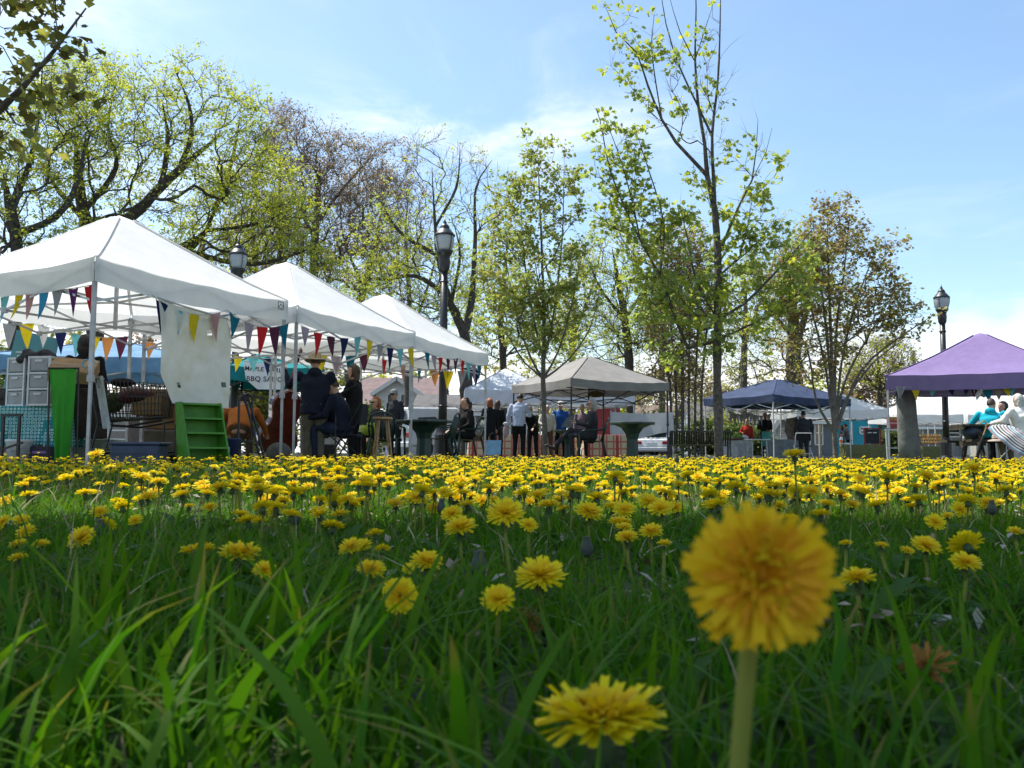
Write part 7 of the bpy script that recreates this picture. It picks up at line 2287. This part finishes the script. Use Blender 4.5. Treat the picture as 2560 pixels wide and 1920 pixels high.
# small things on the fresh tables of the navy tent
c = at(1840, 33.0)
folding_table('folding table of the greens stall at the left of the navy tent', c, 1.0, .6, .68, FT)
tablecloth('white cloth on the table with the greens, left of the navy tent', c, 1.0, .6, .68, .6, WCLOTH, 0, 9)
def leafheap(label, c, r, m, n=60, seed=1, name='lettuce_pile', cat='greens'):
    rng = random.Random(seed)
    t = thing(name, label, cat, c)
    MB().lathe([(r * .8, 0), (r, .08), (r * .98, .1), (r * .7, .09)], n=14).build('tray', mat('tray_brown', (.2, .12, .09), .7), t)
    mb = MB()
    for i in range(n):
        a, q = rng.uniform(0, 6.28), r * math.sqrt(rng.random())
        x, y, z = q * math.cos(a), q * math.sin(a), .08 + .16 * (1 - q / r) * rng.random()
        e = Euler((rng.uniform(-1, 1), rng.uniform(-1, 1), rng.uniform(0, 6))).to_matrix()
        mb.add([V3((x, y, z)) + e @ V3(p) * .11 for p in ((-.5, -.3, 0), (.5, -.4, .1), (.7, .4, 0), (-.4, .5, .1))], [(0, 1, 2, 3)])
    tag(mb.build('leaves', m, t), None, None, None, 'stuff')
    return t
leafheap('heap of bright green lettuce on the white clothed table', at(1836, 32.9, .695), .34, mat('lettuce_leaf', (.22, .42, .06), .6, .15, trans=.3, island=.5))
lump('bag', 'white plastic bag beside the lettuce', 'bag', at(1862, 32.9, .695), (.14, .12, .10), WPLASTIC, 4, 9, .03)
c = at(1893, 30.6)
folding_table('white plastic folding table in front of the navy tent', c, .72, .55, .70, WPLASTIC, 8)
c = at(1968, 31.9)
folding_table('folding table under the grey cloth in the navy tent', c, 1.3, .65, .70, FT)
tablecloth('grey-blue cloth on the table inside the navy tent', c, 1.3, .65, .70, .66, GREYC, 0, 12)
t = thing('folding_chair', 'black folding chair with a pale frame in front of the navy tent', 'chair', at(2009, 28.6), R(2))
for s_ in (-1, 1):
    MB().tube((s_ * .25, -.02, .86), (s_ * .25, .25, 0), .014, 6).build('leg', WHITE_METAL, t)
    MB().tube((s_ * .25, .2, .46), (s_ * .25, -.22, 0), .014, 6).build('leg', WHITE_METAL, t)
MB().tube((-.25, -.02, .86), (.25, -.02, .86), .014, 6).build('top_rail', WHITE_METAL, t)
MB().box((0, -.005, .73), (.47, .03, .22)).build('backrest', DARK, t)
MB().box((0, .06, .45), (.46, .4, .035)).build('seat', DARK, t)
MB().tube((-.25, -.1, .2), (.25, -.1, .2), .012, 6).build('crossbar', WHITE_METAL, t)
for px, lab in ((2050, 'pale wooden post leaning right of the folding chair'),):
    t = thing('wooden_post', lab, 'post', at(px, 33))
    MB().bar((0, 0, 0), (0, 0, Z(1058, 33)), .07).build('post', mat('cream_wood', (.5, .42, .3), .7, .1), t)
    MB().box((0, 0, .02), (.3, .3, .04)).build('base', BLACK_METAL, t)
# olive stall
c = at(2160, 39)
folding_table('folding table under the olive cloth behind the round russet maple', c, 1.9, .7, .62, FT)
tablecloth('olive green cloth on the stall table right of the round russet maple', c, 1.9, .7, .62, .6, OLIVE, 0, 14)
t = thing('chalkboard', 'red framed chalkboard standing on the olive cloth', 'sign', at(2181, 38.9, .63))
REDF = mat('dark_red_frame', (.22, .02, .035), .6)
ww, hh = 40 * 38.9 / FPX, 40 * 38.9 / FPX
MB().box((0, .01, hh / 2), (ww * .86, .02, hh * .9)).build('slate', mat('chalkboard_slate', (.02, .022, .028), .8, .3), t)
for a, b in (((-ww / 2, 0), (-ww / 2, hh)), ((ww / 2, 0), (ww / 2, hh)), ((-ww / 2, 0), (ww / 2, 0)), ((-ww / 2, hh), (ww / 2, hh))):
    MB().bar((a[0], 0, a[1]), (b[0], 0, b[1]), .06, .05).build('frame', REDF, t)
for x0, x1 in ((-.2, -.03), (.03, .2)):
    MB().box(((x0 + x1) / 2, -.008, hh * .74), (x1 - x0, .004, .045)).build('chalk_line', mat('chalk', (.6, .6, .58), .9), t)
t = thing('bottle', 'orange and white sauce bottle on the olive cloth', 'bottle', at(2103, 38.8, .63))
MB().lathe([(.07, 0), (.075, .02), (.075, .26), (.05, .30), (.03, .33)], n=12).build('bottle', WPLASTIC, t, smooth=True)
MB().lathe([(.078, .06), (.078, .20)], n=12).build('label', mat('orange_label', (.6, .16, .04), .6), t)
t = thing('tray', 'pale tray on the olive cloth beside the sauce bottle', 'tray', at(2118, 38.8, .63))
MB().box((0, 0, .03), (.22, .2, .06)).build('base', WPLASTIC, t)
MB().box((0, -.005, .065), (.20, .18, .012)).build('lid', STEEL, t)
t = thing('food_sign', 'hanging red food sign with rows of pictures left of the grey post', 'sign', at(2235, 37.5))
zt_ = Z(1038, 37.5)
MB().box((0, 0, zt_ - .25), (.56, .02, .50)).build('board', mat('red_sign', (.38, .03, .04), .6), t)
for i in range(4):
    MB().box((-.2 + .135 * i, -.014, zt_ - .08), (.11, .006, .12)).build('picture', mat('amber_picture', (.45, .26, .06), .7, .4, 30.0), t)
    MB().box((-.2 + .135 * i, -.014, zt_ - .42), (.10, .006, .08)).build('picture', mat('brown_picture', (.2, .09, .05), .7, .4, 30.0), t)
MB().box((0, -.014, zt_ - .26), (.44, .006, .06)).build('lettering_line', mat('pink_print', (.6, .3, .3), .7), t)
MB().tube((0, 0, zt_), (0, 0, zt_ + .28), .006, 4).build('hook', BLACK_METAL, t)
t = thing('easel', 'white painted easel frame left of the grey post', 'easel', at(2234, 30))
ze = Z(1070, 30)
for s_ in (-1, 1):
    MB().bar((s_ * .24 + .02, 0, 0), (s_ * .21, .1, ze), .035).build('leg', WHITE_METAL, t)
MB().bar((-.24, .1, ze), (.24, .1, ze), .04).build('top_bar', WHITE_METAL, t)
MB().bar((-.24, .05, ze * .4), (.24, .05, ze * .4), .03).build('crossbar', WHITE_METAL, t)
# amber jars stall
c = at(2332, 40)
folding_table('folding table under the olive cloth with amber jars', c, 1.3, .7, .58, FT)
tablecloth('olive cloth under the amber jars right of the grey post', c, 1.3, .7, .58, .56, OLIVE, 0, 15)
t = thing('display_rack', 'dark stepped rack holding rows of amber jars', 'rack', at(2330, 39.9, .59))
DWOOD = mat('dark_wood', (.05, .03, .02), .8, .2)
for i in range(3):
    MB().box((0, .12 * i - .1, .08 + .15 * i), (1.02, .14, .02)).build('step', DWOOD, t)
for s_ in (-1, 1):
    MB().prism([(s_ * .51, -.18, 0), (s_ * .51, .24, 0), (s_ * .51, .24, .40), (s_ * .51, .1, .40)], (.02 * s_, 0, 0)).build('side_panel', DWOOD, t)
AMBER = mat('amber_honey', (.50, .22, .02), .2, .2, 8.0, spec=.6)
LIDM = mat('yellow_lid', (.55, .38, .04), .5)
jar0 = None
for i in range(3):
    for j in range(8):
        loc = at(2330, 39.9, .59) + V3((-.43 + .123 * j, .12 * i - .1, .09 + .15 * i))
        lab = ('front', 'middle', 'back')[i]
        if jar0 is None:
            jar0 = thing('jar', '', 'jar', loc, 0, 'amber jars on the dark rack')
            MB().lathe([(.042, 0), (.046, .02), (.046, .10), (.034, .118)], n=10).build('jar_glass', AMBER, jar0, smooth=True)
            MB().lathe([(.04, .118), (.04, .145)], n=10).build('lid', LIDM, jar0)
            j0 = jar0
        else:
            j0 = copy_tree(jar0)
            j0.location = loc
        j0['label'] = '%s amber jar from the left in the %s row of the dark rack' % (('first', 'second', 'third', 'fourth', 'fifth', 'sixth', 'seventh', 'eighth')[j], lab)
# picnic table, umbrellas, hat
t = thing('picnic_table', 'dark weathered picnic table in front of the purple tent', 'picnic table', at(2512, 17.0), R(-8))
PW_ = mat('weathered_dark_wood', (.045, .035, .022), .85, .3, 8.0, .4)
Lt = 1.75
for i in range(5):
    MB().box((0, -.30 + .15 * i, .735), (Lt, .14, .04)).build('plank', PW_, t)
for s_ in (-1, 1):
    for i in range(2):
        MB().box((0, s_ * (.58 + .15 * i), .44), (Lt, .14, .04)).build('bench_plank', PW_, t)
    x = s_ * (Lt / 2 - .25)
    MB().bar((x, -.72, .40), (x, .72, .40), .05, .1).build('beam', PW_, t)
    MB().bar((x, -.3, .69), (x, .3, .69), .05, .08).build('beam', PW_, t)
    for q in (-1, 1):
        MB().bar((x + .05, q * .22, .70), (x + .05, q * .58, 0), .05, .1).build('leg', PW_, t)
    MB().box((s_ * (Lt / 2 - .02), 0, .70), (.03, .74, .09)).build('end_board', PW_, t)
def striped_umbrella():
    t = thing('open_umbrella', 'open umbrella with grey and white stripes lying on the grass at the right edge', 'umbrella', at(2522, 14.8))
    M = Matrix.Translation((.05, 0, .22)) @ Matrix.Rotation(R(58), 4, 'X') @ Matrix.Rotation(R(38), 4, 'Y') if False else Matrix.Translation((.10, .1, .02)) @ Matrix.Rotation(R(34), 4, 'Y') @ Matrix.Rotation(R(26), 4, 'X')
    vs, fs, mi = [], [], []
    n, rings, Rr = 8, 22, .50
    sub = 6
    N = n * sub
    for j in range(rings + 1):
        f = j / rings
        for i in range(N):
            a = 2 * math.pi * i / N
            loc = (i % sub) / sub
            chord = math.cos(math.pi / n) / math.cos((loc - .5) * 2 * math.pi / n)
            r = Rr * math.sin(f * 1.15) / math.sin(1.15) * (1 - (1 - chord) * (.4 + .6 * f))
            z = .30 * math.cos(f * 1.45) - .02 * math.sin(math.pi * loc) * f
            vs.append(M @ V3((r * math.cos(a), r * math.sin(a), z)))
    pat = [0, 1, 0, 2, 0, 1, 0, 0, 3, 0, 1, 0, 2, 0, 1, 0, 4, 0, 1, 0, 3, 2]
    for j in range(rings):
        for i in range(N):
            fs.append((j * N + i, (j + 1) * N + i, (j + 1) * N + (i + 1) % N, j * N + (i + 1) % N)); mi.append(pat[j])
    o = np_mesh('canopy', np.array([tuple(v) for v in vs]), np.array(fs), cloth('umbrella_white', (.58, .57, .56), .2), t, smooth=True)
    for nm, c in (('umbrella_grey', (.12, .12, .13)), ('umbrella_mauve', (.30, .2, .2)), ('umbrella_blue', (.12, .3, .42)), ('umbrella_dark', (.04, .03, .04))):
        o.data.materials.append(cloth(nm, c, .2))
    o.data.polygons.foreach_set('material_index', np.array(mi, np.int32))
    for i in range(n):
        a = 2 * math.pi * i / n
        MB().loft([M @ V3((Rr * math.sin(f * 1.15) / math.sin(1.15) * math.cos(a), Rr * math.sin(f * 1.15) / math.sin(1.15) * math.sin(a), .30 * math.cos(f * 1.45) - .012)) for f in (0, .25, .5, .75, 1)], .006, 4).build('rib', STEEL, t)
    MB().tube(M @ V3((0, 0, .36)), M @ V3((0, 0, -.45)), .008, 6).build('shaft', STEEL, t)
    zmin = min((v.z for v in vs))
    t.location.z = -zmin + .02
striped_umbrella()
t = thing('walking_umbrella', 'closed black umbrella with a curved cane handle leaning on the picnic table', 'umbrella', at(2436, 16.2))
a, b = V3((0, 0, .02)), P(2459, 1085, 16.2) - V3(t.location)
MB().loft([a, a.lerp(b, .2), a.lerp(b, .7), a.lerp(b, .95)], [.008, .03, .035, .014], 8).build('canopy', DARK, t, smooth=True)
q = lambda x, z: b + V3((x, 0, z))
MB().loft([a.lerp(b, .9), b, q(.045, .10), q(.06, .17), q(.04, .225), q(0, .235), q(-.04, .21), q(-.05, .17)], [.012] * 8, 8).build('cane_handle', mat('bamboo_cane', (.45, .24, .07), .45, .15, 20.0), t, smooth=True)
t = thing('sun_hat', 'crumpled tan hat hanging below the picnic table top', 'hat', at(2494, 15.9, .42), R(20))
mb = MB().lathe([(.16, .0), (.15, .02), (.09, .035), (.088, .10), (.06, .13), (.01, .135)], n=14)
mb.build('crown', mat('crumpled_tan_cloth', (.42, .35, .28), .9, .12), t)
MB().lathe([(.092, .036), (.092, .055)], n=14).build('band', mat('brown_band', (.12, .08, .05), .8), t)
lump('bag', 'dark blue bag on the bench at the left end of the picnic table', 'bag', at(2432, 16.9, .46), (.2, .16, .15), mat('blue_black_nylon', (.02, .035, .06), .5, .3), 5, 22)
t = thing('gift_bag', 'white and blue paper bag on the picnic table beside the white coat', 'bag', at(2513, 16.9, .757))
MB().prism([(-.09, -.05, 0), (.09, -.05, 0), (.08, -.05, .17), (-.08, -.05, .17)], (0, .1, 0)).build('pouch', WPLASTIC, t)
MB().loft([(-.06, 0, .17), (-.03, 0, .25), (.03, 0, .25), (.06, 0, .17)], .008, 5).build('handle', mat('blue_cord', (.03, .2, .5), .5), t)
